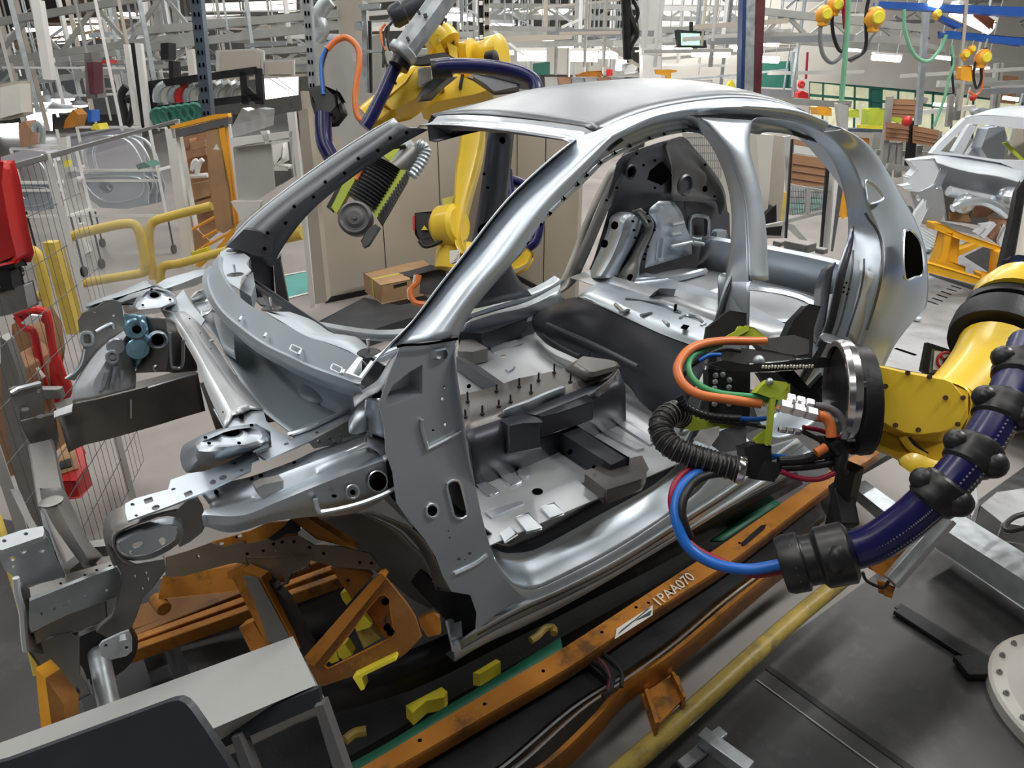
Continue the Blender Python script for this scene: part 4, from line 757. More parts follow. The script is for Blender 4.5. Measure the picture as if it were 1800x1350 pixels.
# far front corner bracket and uprights
m = MB(); m.plate(on(vE('55 875 80 850 200 815 220 820 240 960 230 985 110 1030 100 960 60 900'), 'y', .50), (0, .01, 0), [on(vE(el(205, 862, 10, 8)), 'y', .50)]); m.plate(on(vE('110 1030 290 985 310 1100 290 1240 230 1290 210 1200 150 1120'), 'y', .48), (0, .02, 0)); fc = build(m, 'corner_bracket', D_, car, 'far front corner bracket', bev=.003)
m = MB(); m.tube(on(vE('60 872 100 848 215 820'), 'y', .49), .008, 6, k=1); m.plate(on(vE(el(132, 957, 22, 9, -10)), 'y', .49), (0, -.004, 0)); m.plate(on(vE(el(212, 995, 20, 9, -10)), 'y', .47), (0, -.004, 0)); build(m, 'bracket_lip', BR, fc)
m = MB(); m.bar(pt(75, 790, 'y', .42), pt(95, 900, 'y', .10), .07, .07); m.bar(pt(95, 900, 'y', .10), pt(150, 1010, 'y', -.35), .06, .06); m.bar(pt(20, 690, 'z', 1.2), pt(110, 690, 'z', 1.2), .03, .04); build(m, 'bumper_mount', D_, car, bev=.006)
# ================================================================== orange carrier below the car
def dpt(x, y, d): return CAM + ray((x, y)) * d
def dp(pts, d):
    if isinstance(d, (list, tuple)): return [CAM + ray(p) * k for p, k in zip(pts, d)]
    return [CAM + ray(p) * d for p in pts]
OR, DO, BY = M_['orange paint'], M_['dirty orange'], M_['bright yellow']
ck = thing('car_carrier', (1.8, -.4, .1), 'long orange steel carrier skid holding the silver car body', 'carrier')
def rail(name, up, lo, z, mt, drop_pts=None, n=40, par=ck, under=.1, label=None):
    a = on(PX(up), 'z', z); b = on(PX(lo), 'z', z); m = MB()
    rows = [shift(a, z=-under), a, b]
    if drop_pts: rows.append(on(PX(drop_pts), 'z', z - under) if False else [onp(p, AXN['y'], q.y) for p, q in zip(PX(drop_pts), resample(b, len(PX(drop_pts))))])
    else: rows.append(shift(b, z=-under))
    m.loft([resample(catmull(r, 4), n) for r in rows], k=1); return build(m, name, mt, par, label, sol=.006, ang=30)
r1 = rail('inner_rail', '560 1392 652 1342 835 1232 982 1146 1080 1083 1161 1030 1250 972 1318 925 1434 845 1530 782', '612 1392 705 1342 862 1252 1000 1172 1090 1112 1170 1060 1258 1004 1325 957 1448 862 1545 796', .52, OR, label='upper orange side rail with small holes', under=.045)
m = MB()
for x, y in ((738, 1302), (852, 1238), (955, 1180), (1058, 1112), (1140, 1060), (1118, 1068), (1178, 1040), (1245, 996), (1300, 955), (1332, 935)): m.lathe(pt(x, y, 'z', .521), (0, 0, 1), [(.006, 0), (.006, .002)], 8)
build(m, 'rail_hole', M_['hole black'], r1)
m = MB(); m.plate(on(vD('1302 795 1310 750 1466 648 1466 690'), 'z', .526), (0, 0, .001)); st = build(m, 'label_plate', M_['paper'], r1, 'white label with a dark blue wedge'); m = MB(); m.plate(on(vD('1315 775 1330 755 1460 655 1440 665'), 'z', .529), (0, 0, .001)); m.plate(on(vD('1390 715 1455 690 1462 668'), 'z', .529), (0, 0, .001)); build(m, 'label_print', M_['blue post'], st)
fc_ = bpy.data.curves.new('number', 'FONT'); fc_.body = '1PAA070'; fc_.size = .058; fc_.extrude = .0006; fc_.shear = .2
nf = bpy.data.objects.new('painted_number', fc_); C.objects.link(nf); fc_.materials.append(M_['paper'])
na, nb = on(vD('1490 655 1640 540'), 'z', .527); dg = bpy.context.evaluated_depsgraph_get(); nm_ = bpy.data.meshes.new_from_object(nf.evaluated_get(dg)); bpy.data.objects.remove(nf); nf = bpy.data.objects.new('painted_number', nm_); C.objects.link(nf); nf.parent = ck; nf.location = na - ORG[ck.name]; nf.rotation_euler = (0, 0, math.atan2((nb - na).y, (nb - na).x))
m = MB(); m.plate(on(vH('525 265 610 190 635 185 628 205 545 275 530 280'), 'z', .527), (0, 0, .001)); build(m, 'rail_slot', M_['black metal'], r1)
r2 = rail('outer_rail', '880 1392 960 1338 1040 1262 1100 1196 1186 1140 1333 1016 1400 965 1480 905', '880 1394 966 1340 1045 1266 1105 1199 1190 1143 1338 1019 1405 968 1484 908', .40, OR, None, label='outer orange side rail', under=.085)
rb = rail('roller_track', '640 1392 730 1346 870 1260 1002 1182 1092 1122 1172 1068 1258 1010 1325 962 1440 880', '800 1392 880 1342 1000 1240 1090 1184 1180 1120 1260 1052 1330 1002 1450 905', .44, M_['black metal'], None, label='dark flat track between the rails', under=.03)
m = MB(); e_ = on(PX('838 1392 915 1342 1020 1248 1095 1196 1183 1132 1265 1062 1332 1010 1395 962'), 'z', .445); m.tube(e_, .006, 6); build(m, 'track_edge', M_['chrome'], rb)
m = MB(); m.tube(on(PX('815 1392 892 1342 1004 1247 1090 1192'), 'z', .445), .004, 6); build(m, 'track_edge', M_['galvanised'], rb)
m = MB(); m.plate(on(vD('1150 840 1240 800 1260 860 1310 960 1290 1010 1200 930 1100 900'), 'z', .45), (0, 0, .02)); build(m, 'cable_gland', M_['black metal'], rb)
for s, mt_, nm in (('1100 900 1180 880 1250 920 1290 1000 1250 1040', 'black rubber', 'cable'), ('1200 820 1280 880 1330 940 1330 1000', 'black rubber', 'cable'), ('1190 850 1250 900 1280 960 1270 1020', 'red black', 'cable')):
    m = MB(); m.tube(on(vD(s), 'z', .475), .007, 6); build(m, nm, M_[mt_], rb)
# outer bracket feet
m = MB(); m.plate(on(vH('60 930 130 900 205 860 240 870 270 960 150 1085 95 1020'), 'z', .30), (0, 0, -.01)); m.plate(on(vH('85 930 100 925 150 1075 135 1085'), 'z', .33), (0, 0, -.06)); m.plate(on(vH('205 850 220 850 272 960 262 965'), 'z', .33), (0, 0, -.06)); m.plate(on(vH('50 925 60 900 200 820 210 830 90 910'), 'z', .34), (0, 0, -.02)); build(m, 'foot_bracket', OR, ck, 'orange foot bracket on the outer rail')
# green belt strip and dark undercarriage
m = MB(); m.loft([on(PX('590 1358 690 1303 754 1262 850 1205 985 1122'), 'z', .51), on(PX('610 1372 660 1342 770 1275 835 1235 990 1146'), 'z', .51)], n=12); m.loft([on(vC('380 1160 520 1060 640 965'), 'z', .5), on(vC('440 1160 560 1080 700 990'), 'z', .5)], n=8, k=2); build(m, 'drive_belt', M_['green belt'], ck, 'dark green belt strip', sol=.01)
m = MB(); m.plate([Vector(v) for v in ((.4, -.62, .30), (4.3, -.62, .30), (4.3, .6, .30), (.4, .6, .30))], (0, 0, -.04), [[Vector(v) for v in ((.6, -.3, .3), (1.1, -.3, .3), (1.1, .3, .3), (.6, .3, .3))]]); build(m, 'under_tray', M_['black metal'], ck)
m = MB(); m.loft([on(PX('560 1190 700 1150 850 1085 1000 1015 1200 930 1400 830'), 'z', .60), on(PX('580 1255 730 1210 870 1140 1010 1068 1210 965 1410 850'), 'z', .50)], n=20); build(m, 'inner_cover', M_['black metal'], ck, sol=.01)  # black sheet standing in for the dark void beside the belt
for i, s in enumerate(('400 1080 555 1000 580 1020 565 1045 490 1060 430 1112', '690 940 790 880 810 890 720 945')): m = MB(); m.plate(on(vD(s), 'z', .5), (0, 0, -.05)); build(m, 'yellow_block', BY, ck, 'small bright yellow block')
m = MB(); m.tube(on(vD('940 800 970 780 1000 750 1035 745 1040 770'), 'z', .56), .012, 8); m.tube(on(vD('140 1230 180 1200 230 1190'), 'z', .5), .014, 8); build(m, 'brass_hook', M_['worn yellow'], ck)
# orange front structure
m = MB(); m.plate(dp(m3('560 1040 1085 448 1110 450 1130 470 1120 500 620 1100 590 1090'), 1.75), FW * .05); build(m, 'triangle_edge', OR, ck, bev=.003)
th = m3('690 1110 910 830 1000 700 1090 600 1130 590 1160 620 1200 870 1180 905 720 1130')
m = MB(); m.plate(dp(m3('590 1060 640 1010 1100 455 1140 480 1280 650 1350 760 1395 900 1290 1010 1200 1080 660 1262 625 1230 590 1150 565 1090'), 1.78), FW * .012, [dp(th, 1.78)])
tb = build(m, 'triangle_bracket', DO, ck, 'large orange triangular bracket with rounded corners')
m = MB(); m.loft([dp(th, 1.78), dp(th, 1.85)], closed=True, k=1); build(m, 'bracket_lip', OR, tb, sol=.006)
m = MB(); m.plate(dp(m3('990 700 1090 605 1130 590 1165 640 1205 860 1190 900 1140 905 1090 850'), 1.84), FW * .01, [dp(m3(rr(1145, 780, 22, 50, -10, .4)), 1.84)]); build(m, 'gusset', OR, tb, 'light orange gusset', bev=.003)
m = MB()
for x, y in ((1135, 642), (1150, 830), (1172, 862), (650, 948), (685, 905)): m.lathe(dpt(*m3([x, y])[0], 1.775), -FW, [(.010, 0), (.010, .002)], 8)
build(m, 'mounting_hole', M_['hole black'], tb)
for s, dd in (('810 585 860 570 893 630 855 670 825 630', 2.0), ('885 835 970 730 1035 800 1020 830 930 860 915 825', 1.95), ('780 965 845 950 893 1030 830 1062 800 1040', 1.9), ('745 1015 780 1000 800 1070 750 1090 720 1070', 1.9), ('900 1190 1200 1045 1213 1065 975 1180 965 1200 982 1275 960 1285', 1.74)):
    m = MB(); m.plate(dp(m3(s), dd), FW * .05); build(m, 'yellow_block', BY, ck, 'bright yellow stop block')
m = MB(); m.plate(dp(m3('920 850 1030 830 1100 910 980 980'), 1.99), FW * .04); build(m, 'stop_arm', M_['worn yellow'], ck)
m = MB(); m.plate(dp(m3('740 400 1000 430 1040 460 900 620 850 560'), 1.95), FW * .03, [dp(m3(rr(870, 492, 30, 20, -10, .4)), 1.95)]); m.plate(dp(m3('1370 770 1480 730 1520 760 1530 880 1440 900 1390 830'), 1.9), FW * .03); build(m, 'mount_plate', OR, ck)
m = MB(); m.plate(dp(m3('30 470 105 415 240 470 460 900 500 1010 290 985 220 830'), 1.8), FW * .06); up = build(m, 'upright', OR, ck, 'orange channel upright with worn dark face')
m = MB(); m.plate(dp(m3('110 460 215 470 440 895 380 940 290 935 260 830 190 640'), 1.79), FW * .004); build(m, 'worn_face', M_['dull steel'], up)
m = MB(); m.plate(dp(m3('80 830 180 790 300 985 180 1030'), 1.9), FW * .06); m.plate(dp(m3('0 430 130 360 250 480 60 490 0 480'), 1.88), FW * .06); build(m, 'upright', OR, ck)
m = MB(); m.plate(dp(m3('240 470 300 500 420 640 600 990 560 1050 500 1000 380 720'), 1.83), FW * .05); build(m, 'post', M_['black metal'], ck)
for s, dd in (('620 600 1060 450 1110 490 1120 560 600 740 600 700', 2.5), ('400 640 700 460 740 480 620 560', 2.4)):
    pass
# far side rails of the carrier, seen through the engine bay
for k, (a, b, wz) in enumerate((((560, 745), (1110, 545), .03), ((600, 705), (1110, 500), .03), ((600, 770), (1150, 575), .02))):
    m = MB(); p0 = on(vG(list(a)), 'z', .5)[0]; p1 = on(vG(list(b)), 'z', .5)[0]; m.bar(p0 - (p1 - p0) * .1, p1 + (p1 - p0) * .9, .03, .05); build(m, 'cross_rail', (OR, DO, OR)[k], ck, bev=.004)
m = MB(); m.bar(on(vG('600 640'), 'z', .45)[0], on(vG('1500 330'), 'z', .45)[0], .12, .06); m.bar(on(vG('1280 520'), 'z', .45)[0], on(vG('1560 400'), 'z', .45)[0], .06, .06); build(m, 'cross_rail', DO, ck, bev=.004)
m = MB(); q = on(vG('705 520 740 560'), 'z', .7); m.cyl(q[0], q[1] + Vector((0, -.01, 0)), .022, 14); build(m, 'locating_pin', OR, ck, 'orange round locating pin', bev=.003)
m = MB(); m.plate(dp(vG('740 420 1050 380 1110 480 720 520'), 2.15), FW * .05); m.plate(dp(vG('940 270 1130 215 1200 180 1320 170 1340 240 1000 320 950 330'), 1.9), FW * .02, [dp(vG(rr(995, 275, 36, 14, -20, .5)), 1.9), dp(vG(rr(1078, 240, 36, 14, -20, .5)), 1.9)]); m.plate(dp(vG('1310 150 1400 160 1560 260 1600 290 1430 250'), 1.8), FW * .04); build(m, 'cradle', OR, ck, bev=.003)
m = MB(); m.plate(dp(vG('160 835 205 880 235 1105 190 1135 175 1000'), 1.5), FW * .05); build(m, 'front_post', M_['hoist orange'], ck, 'bright orange front post'); m = MB(); m.plate(dp(vG('205 880 290 1000 290 1090 235 1108'), 1.5), FW * .05); build(m, 'front_post_side', DO, ck)
m = MB(); m.tube(dp(vG('-20 150 60 400 110 580 175 860'), 1.7), .012, 8, k=3); build(m, 'front_bar', M_['safety yellow'], ck)
m = MB(); m.plate([Vector(v) for v in ((.55, -.35, .12), (1.5, -.35, .12), (1.5, .45, .12), (.55, .45, .12))], (0, 0, .01)); m.lathe(dpt(480, 1090, 2.7), (1, .1, 0), [(.20, -.35), (.20, .35)], 24); build(m, 'roller_drum', M_['grey plastic'], ck, 'dark roller drum under the carrier')
# near front longitudinal of the body with the carrier's orange reflection painted in
ln = MB()
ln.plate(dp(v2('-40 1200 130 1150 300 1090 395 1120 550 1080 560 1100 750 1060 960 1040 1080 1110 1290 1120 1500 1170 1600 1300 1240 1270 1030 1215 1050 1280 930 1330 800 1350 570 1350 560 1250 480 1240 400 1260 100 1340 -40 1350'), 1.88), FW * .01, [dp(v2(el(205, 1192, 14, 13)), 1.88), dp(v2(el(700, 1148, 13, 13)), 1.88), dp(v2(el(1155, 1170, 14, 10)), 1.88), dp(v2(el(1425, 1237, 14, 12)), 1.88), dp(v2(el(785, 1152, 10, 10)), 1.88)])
lg = build(ln, 'front_longitudinal', M_['orange reflection steel'], car, 'near front longitudinal plate with holes')
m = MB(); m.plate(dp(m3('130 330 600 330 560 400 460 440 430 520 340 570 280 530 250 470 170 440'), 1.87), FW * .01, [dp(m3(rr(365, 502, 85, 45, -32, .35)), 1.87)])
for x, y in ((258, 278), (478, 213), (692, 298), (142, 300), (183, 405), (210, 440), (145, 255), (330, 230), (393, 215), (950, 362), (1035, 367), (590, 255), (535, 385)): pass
build(m, 'towing_lug', M_['orange reflection steel'], lg, bev=.002)
m = MB()
for x, y in ((258, 278), (478, 213), (692, 298), (142, 300), (183, 405), (210, 440), (330, 230), (393, 215), (950, 362), (1035, 367), (590, 255)): m.lathe(dpt(*m3([x, y])[0], 1.868), -FW, [(.0045, 0), (.0045, .001)], 8)
build(m, 'plate_hole', M_['hole black'], lg)
m = MB(); m.plate(dp(m3('290 190 410 100 440 60 500 110 500 150 420 160 380 190 330 210'), 1.8), FW * .03); build(m, 'black_clip', M_['black'], lg)
# ================================================================== grey beam and dark box in the near left corner
gb = thing('grey_support_beam', (.45, -.6, .45), 'light grey rectangular beam crossing the lower left corner, in front of the car nose', 'beam')
bt_ = [dpt(x, y, d) for x, y, d in ((-80, 1338, 1.45), (513, 1122, 1.6), (551, 1203, 1.52), (378, 1278, 1.46), (-80, 1430, 1.34))]
n_ = (bt_[1] - bt_[0]).cross(bt_[2] - bt_[1]).normalized()
if n_.z < 0: n_ = -n_
m = MB(); m.plate([p - n_ * (p - bt_[0]).dot(n_) for p in bt_], -n_ * .13); build(m, 'box_section', M_['grey paint'], gb, bev=.004)
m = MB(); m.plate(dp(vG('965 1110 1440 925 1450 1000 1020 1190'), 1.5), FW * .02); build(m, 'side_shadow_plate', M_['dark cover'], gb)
for s in ('1420 1010 1460 1000 1600 1400 1540 1400', '1045 1150 1080 1140 1180 1400 1120 1400'): m = MB(); m.plate(dp(vG(s), 1.48), FW * .04); build(m, 'leg', M_['grey plastic'], gb)
m = MB(); m.lathe(dpt(*vG([1190, 893])[0], 1.565), n_, [(.004, -.01), (.004, .004)], 8); build(m, 'screw', M_['black metal'], gb)
db = MB(); o_ = dp(vG('-60 1262 40 1236 790 962 830 955 860 968 890 1000 960 1100 1090 1300 1110 1400 -60 1400'), 1.25)
c_ = sum(o_, Vector()) / len(o_); i_ = [p.lerp(c_, .05) - FW * .012 for p in o_]; db.loft([[p + Vector((0, 0, -.25)) for p in o_], o_, i_], closed=True, k=1); db.plate(i_, -FW * .0005)
tag(build(db, 'dark_equipment_box', M_['dark cover'], None, bev=.006, ang=25), 'dark slate equipment box with rounded corner, bottom left corner of the view', 'equipment box')
ac = thing('silver_cylinder', dpt(185, 1240, 1.75), 'short silver round bar rising from a rubber ring behind the grey beam', 'cylinder')
m = MB(); m.cyl(dpt(170, 1135, 1.85), dpt(200, 1275, 1.65), .025, 20); build(m, 'rod', M_['galvanised'], ac)
m = MB(); m.lathe(dpt(172, 1145, 1.85), dpt(170, 1135, 1.85) - dpt(200, 1275, 1.65), [(.09, -.02), (.095, 0), (.085, .03), (.04, .03)], 24); build(m, 'rubber_collar', M_['black rubber'], ac)
# ================================================================== near robot with gripper
RY, BK, BR_ = M_['robot yellow'], M_['black metal'], M_['black rubber']
rb_ = thing('welding_robot', (3.9, -1.9, .1), 'yellow industrial robot reaching in at the right with navy hose strapped along its arm', 'robot', None)
ax = (RT * .985 - FW * .17).normalized()
def ring(c, d, prof, mt, nm, par=rb_, lab=None, a=ax, seg=36, bev=0): m = MB(); m.lathe(dpt(*vC(c)[0], d), a, prof, seg); return build(m, nm, mt, par, lab, ang=30, bev=bev)
ring([1050, 525], 1.83, [(.02, -.035), (.125, -.035), (.14, -.02), (.14, .018), (.02, .018)], BK, 'wrist_flange', lab='black wrist flange', bev=.002)
ring([1090, 540], 1.85, [(.05, -.03), (.128, -.03), (.136, -.02), (.134, .0), (.05, .0)], BK, 'flange_cover')
m = MB()
for i in range(5): 
    a_ = i * 1.25; u = ax.orthogonal().normalized(); v = ax.cross(u); c = dpt(*vC([1020, 510])[0], 1.82) + (u * math.cos(a_) + v * math.sin(a_)) * .12; m.cyl(c, c - ax * .03, .009, 8)
build(m, 'flange_bolt', M_['chrome'], rb_)
cov = vC('1110 365 1140 368 1270 398 1440 428 1470 440 1505 480 1535 520 1540 575 1500 640 1430 668 1320 682 1250 672 1180 640 1110 600 1062 598 1075 520')
m = MB(); a = dp(cov, 1.80); c_ = sum(a, Vector()) / len(a); m.loft([[p + FW * .06 for p in a], a, [p.lerp(c_, .04) - FW * .006 for p in a]], closed=True, k=1); m.plate([p.lerp(c_, .04) - FW * .006 for p in a], -FW * .0005); wc = build(m, 'wrist_cover', RY, rb_, 'yellow wrist cover plate with screws', ang=28)
m = MB(); i_ = vC('1150 430 1260 425 1430 470 1490 520 1500 560 1460 620 1380 645 1250 620 1150 560')
m = MB()
for x, y in ((1122, 412), (1272, 400), (1370, 418), (1172, 460), (1443, 512), (1522, 512), (1498, 632), (1320, 657), (1217, 636), (1085, 563), (1080, 380)): m.lathe(dpt(*vC([x, y])[0], 1.79), -FW, [(.0065, 0), (.0065, .004), (.003, .004)], 8)
build(m, 'cover_screw', M_['screw brown'], wc)
# wrist body: rounded casting
m = MB()
r_a = vC('1075 520 1105 372 1270 392 1440 425 1560 480 1560 600 1500 700 1340 760 1230 770 1060 700')
m.loft([dp(r_a, 2.02), dp(r_a, 1.88), [p.lerp(sum(dp(r_a, 1.84), Vector()) / 10, .05) for p in dp(r_a, 1.84)]], closed=True, k=4); m.plate([p.lerp(sum(dp(r_a, 1.84), Vector()) / 10, .05) for p in dp(r_a, 1.84)], FW * .001); wb_ = build(m, 'wrist_body', RY, rb_, ang=50)
m = MB(); lo = vC('1060 650 1120 640 1240 680 1300 700 1440 700 1500 720 1480 790 1400 850 1340 862 1240 800 1120 745 1062 705'); m.loft([dp(lo, 2.0), dp(lo, 1.87), [p.lerp(sum(dp(lo, 1.84), Vector()) / 12, .12) for p in dp(lo, 1.84)]], closed=True, k=4); m.plate([p.lerp(sum(dp(lo, 1.84), Vector()) / 12, .12) for p in dp(lo, 1.84)], FW * .001); build(m, 'wrist_housing', RY, rb_, ang=50)
m = MB(); m.loft([dp(vC('1230 790 1300 760 1420 800 1500 760'), 1.80), dp(vC('1235 810 1300 850 1390 850 1470 800'), 1.80), dp(vC('1240 812 1330 865 1400 862 1480 810'), 1.86)], n=14); m.tube(dp(vC('1250 690 1290 740 1350 775'), 1.82), .007, 6); build(m, 'housing_rim', RY, rb_, sol=.006)
m = MB(); m.tube(dp(vC('1275 700 1310 740 1355 770'), 1.825), .010, 6); build(m, 'housing_groove', M_['black'], rb_)
m = MB(); m.tube([dpt(*vC([1480, 560])[0], 1.95), dpt(*vC([1560, 480])[0], 1.98), dpt(*vC([1640, 380])[0], 2.02), dpt(*vC([1690, 290])[0], 2.05)], [.085] * 4 if False else .1, 24, k=5, rfun=lambda t: .095 + .012 * t); fa = build(m, 'forearm', RY, rb_, 'yellow forearm tube')
fax = (dpt(*vC([1720, 200])[0], 2.1) - dpt(*vC([1640, 380])[0], 2.02)).normalized()
m = MB(); m.lathe(dpt(*vC([1690, 245])[0], 2.08), fax, [(.10, -.03), (.13, -.03), (.135, 0), (.135, .05), (.10, .055), (.10, .08), (.125, .08), (.125, .12), (.05, .12)], 36); build(m, 'joint_collar', BK, rb_, 'black ribbed joint collar', ang=25, bev=.002)
m = MB(); m.lathe(dpt(*vC([1745, 130])[0], 2.1), fax, [(.115, .02), (.12, .06), (.10, .12), (.02, .13)], 30); m.tube([dpt(*vC([1790, 110])[0], 2.12), dpt(1840, 560, 2.1), dpt(1990, 700, 2.2), Vector((4.3, -1.6, 1.2))], .11, 20); build(m, 'upper_arm', RY, rb_)
# robot base (mostly outside the picture)
bc = Vector((3.72, -2.05, 0)); bc = pt(1975, 1255, 'z', .05)
m = MB(); m.lathe((bc.x, bc.y, 0), (0, 0, 1), [(.42, 0), (.42, .045), (.41, .055), (.36, .055), (.30, .10), (.25, .25), (.05, .26)], 56); build(m, 'base', M_['white robot'], rb_, 'white round bolted base', ang=30)
m = MB(); m.tube([Vector((bc.x + .05, bc.y, .3)), Vector((bc.x + .1, bc.y, .8)), Vector((4.35, -1.65, 1.25))], .14, 20); build(m, 'lower_arm', RY, rb_)
for i in range(22):
    a_ = i * 2 * math.pi / 22; p = Vector((bc.x + .385 * math.cos(a_), bc.y + .385 * math.sin(a_), .055)); m = MB(); m.lathe(p, (0, 0, 1), [(.011, 0), (.011, .010), (.006, .010), (.005, .018)], 8); build(m, 'base_bolt', M_['dull steel'], rb_)
# navy hose bundle and clamps
hp_ = [dpt(*vC([x, y])[0], d) for x, y, d in ((880, 1235, 1.62), (1000, 1210, 1.60), (1120, 1170, 1.57), (1250, 1085, 1.54), (1340, 1010, 1.52), (1440, 920, 1.50), (1570, 770, 1.50), (1680, 600, 1.52), (1760, 440, 1.55), (1830, 260, 1.6))]
hz = thing('navy_hose', hp_[0], 'thick navy blue ribbed hose with black clamps curving along the near robot arm', 'hose')
P_ = catmull(hp_, 20); m = MB(); m.tube(P_, [.042 + .0012 * (i % 2) for i in range(len(P_))], 18, k=1); build(m, 'sheath', M_['navy hose'], hz, ang=70)
Hc = catmull(hp_, 20); fr = lambda i: (Hc[min(i + 1, len(Hc) - 1)] - Hc[i]).normalized()
m = MB()
for off in (-.018, .006):
    for i in range(24, 150, 2):
        t = fr(i); s_ = t.cross(FW).normalized(); p = Hc[i] + s_ * off - FW * math.sqrt(.0445 ** 2 - off ** 2); m.box(p, (.0035, .0035, .0035))
build(m, 'white_dash', M_['grey rubber'], hz)
for i in (96, 120, 144, 166): 
    m = MB(); t = fr(i); m.lathe(Hc[i], t, [(.042, -.035), (.050, -.028), (.053, -.01), (.050, 0), (.053, .01), (.050, .028), (.042, .035)], 24); s_ = t.cross(FW).normalized(); m.ball(Hc[i] - FW * .032 - s_ * .026, .030, 16, (1, 1, 1)); m.ball(Hc[i] + s_ * .046, .026, 14)
    build(m, 'hose_clamp', BR_, hz, 'bulging black clamp', bev=.002)
t = fr(2); m = MB(); m.lathe(Hc[4], t, [(.03, -.10), (.062, -.10), (.068, -.085), (.068, -.05), (.058, -.045), (.058, -.02), (.070, -.01), (.070, .05), (.055, .06)], 28); m.ball(Hc[4] - FW * .05, .028, 12, (1, 1, 1.6)); build(m, 'end_clamp', BR_, hz, 'black end clamp', bev=.002)
m = MB(); m.lathe(Hc[0] - t * .055, t, [(.06, -.01), (.068, 0), (.06, .01)], 24, cap=False); build(m, 'clamp_ring', M_['chrome'], hz)
# gripper tool
gr = thing('gripper_tool', dpt(1350, 720, 2.05), 'black welding gripper tool with lime brackets bolted to the yellow robot wrist', 'gripper')
LP = M_['lime paint']
def gp(s, d, th, mt, nm, lab=None, holes=(), vw=vC, bev=.002, par=gr): m = MB(); m.plate(dp(vw(s), d), FW * th, [dp(vw(h), d) for h in holes]); return build(m, nm, mt, par, lab, bev=bev)
m = MB(); m.lathe(dpt(*vC([985, 490])[0], 1.82), ax, [(.02, -.012), (.117, -.012), (.117, .03)], 36); build(m, 'tool_hub', BK, gr); m = MB(); m.lathe(dpt(*vC([978, 485])[0], 1.82), ax, [(.118, -.02), (.132, -.02), (.136, -.005), (.132, .014), (.118, .014), (.118, -.02)], 40, cap=False); build(m, 'tool_plate', M_['chrome'], gr, 'shiny notched tool plate', ang=25, bev=.002)
gp('370 360 440 345 560 362 700 352 880 330 985 335 985 372 900 375 780 385 600 395 480 392', 1.9, .05, BK, 'arm', 'black arm with white lettering')
m = MB()
for i, x in enumerate(range(620, 850, 14)): m.box(dpt(*vC([x, 372 + (i % 3) - (x - 620) * .012])[0], 1.895), (.006, .004, .008), rz=.4 * (i % 2))
build(m, 'arm_lettering', M_['paper'], gr)
gp('700 395 760 390 830 470 900 400 930 400 860 490 950 600 920 620 840 520 790 470', 1.94, .03, BK, 'truss'); gp('600 400 720 400 800 460 940 470 960 600 880 620 700 560', 2.0, .03, M_['black'], 'rear_plate')
bk2 = gp('375 385 560 400 560 600 540 640 380 620', 1.98, .06, BK, 'tool_block', 'black bolted block'); m = MB()
for x, y in ((405, 412), (437, 408), (403, 440), (467, 432), (400, 470), (465, 465), (400, 540), (465, 540), (467, 505), (405, 505), (405, 600), (465, 600)): m.lathe(dpt(*vC([x, y])[0], 1.975), -FW, [(.008, 0), (.008, .004), (.004, .006)], 8)
build(m, 'block_bolt', M_['galvanised'], bk2)
gp('205 560 215 548 262 548 300 575 345 603 430 628 527 630 440 652 340 655 262 668 230 620', 1.99, .01, LP, 'guard', 'lime green curved guard')
gp('515 190 580 195 640 240 560 250 430 255 500 215', 2.15, .02, LP, 'guard', 'lime green upper guard'); gp('430 250 555 185 560 205 470 250', 2.14, .03, LP, 'guard')
gp('590 490 615 460 650 432 725 443 740 452 740 490 690 520 665 515', 1.80, .04, LP, 'bracket', 'lime green bracket'); gp('655 512 672 512 678 520 655 735 638 735', 1.80, .015, LP, 'bracket'); gp('740 455 742 492 700 540 690 520', 1.80, .02, LP, 'bracket')
gp('580 705 640 655 652 665 640 735 600 725', 1.84, .02, LP, 'bracket')
gp('543 742 600 725 655 735 655 880 620 880 560 870 545 820', 1.78, .07, M_['black'], 'clamp_box', 'black cable clamp box', bev=.004)
gp('640 800 690 810 700 850 670 890 600 880', 1.76, .05, BR_, 'clamp_box'); gp('310 700 350 660 422 645 420 680 380 730', 1.95, .01, M_['white paint'], 'white_guard', 'white plate'); gp('350 700 540 620 545 740 440 760', 1.99, .01, M_['grey rubber'], 'guard')
gp('880 235 900 222 950 232 1060 275 1060 300 960 275 900 255', 1.9, .01, M_['galvanised'], 'paddle', 'thin grey oval paddle')
gp('620 250 760 230 830 245 830 310 760 320 620 290 600 268', 2.1, .06, M_['grey plastic'], 'tool_head'); gp('760 160 830 90 880 100 850 200 840 330 720 320 720 250', 2.2, .06, M_['black'], 'tool_body'); gp('440 300 520 290 640 300 760 320 770 340 600 350 460 345', 2.05, .05, M_['grey plastic'], 'tool_body'); gp('380 190 470 120 545 130 545 200 430 250 370 250', 2.2, .05, M_['black'], 'tool_body')
m = MB(); m.ball(dpt(*vC([600, 345])[0], 1.93), .016); m.ball(dpt(*vC([650, 440])[0], 1.79), .010); m.ball(dpt(*vC([262, 668])[0], 1.95), .010, 10, (2, 1, 1)); build(m, 'cap', M_['galvanised'], gr)
def hose(s, d, r_, mt, nm, lab, cat='hose', seg=10, vw=vC, par=None, k=8):
    pts = vw(s); p = dp(pts, d if isinstance(d, (list, tuple)) else [d] * len(pts)); m = MB(); m.tube(p, r_, seg, k=k)
    if par: return build(m, nm, mt, par, lab, ang=60)
    return tag(build(m, nm, mt, None, ang=60), lab, cat)
hose('630 255 560 256 450 255 350 268 280 300 238 360 238 410 270 460 340 500 480 522 612 540', [2.08, 2.06, 2.02, 1.97, 1.93, 1.90, 1.88, 1.86, 1.84, 1.83, 1.82], .0125, M_['orange rubber'], 'hose', 'orange looped hose', par=gr)
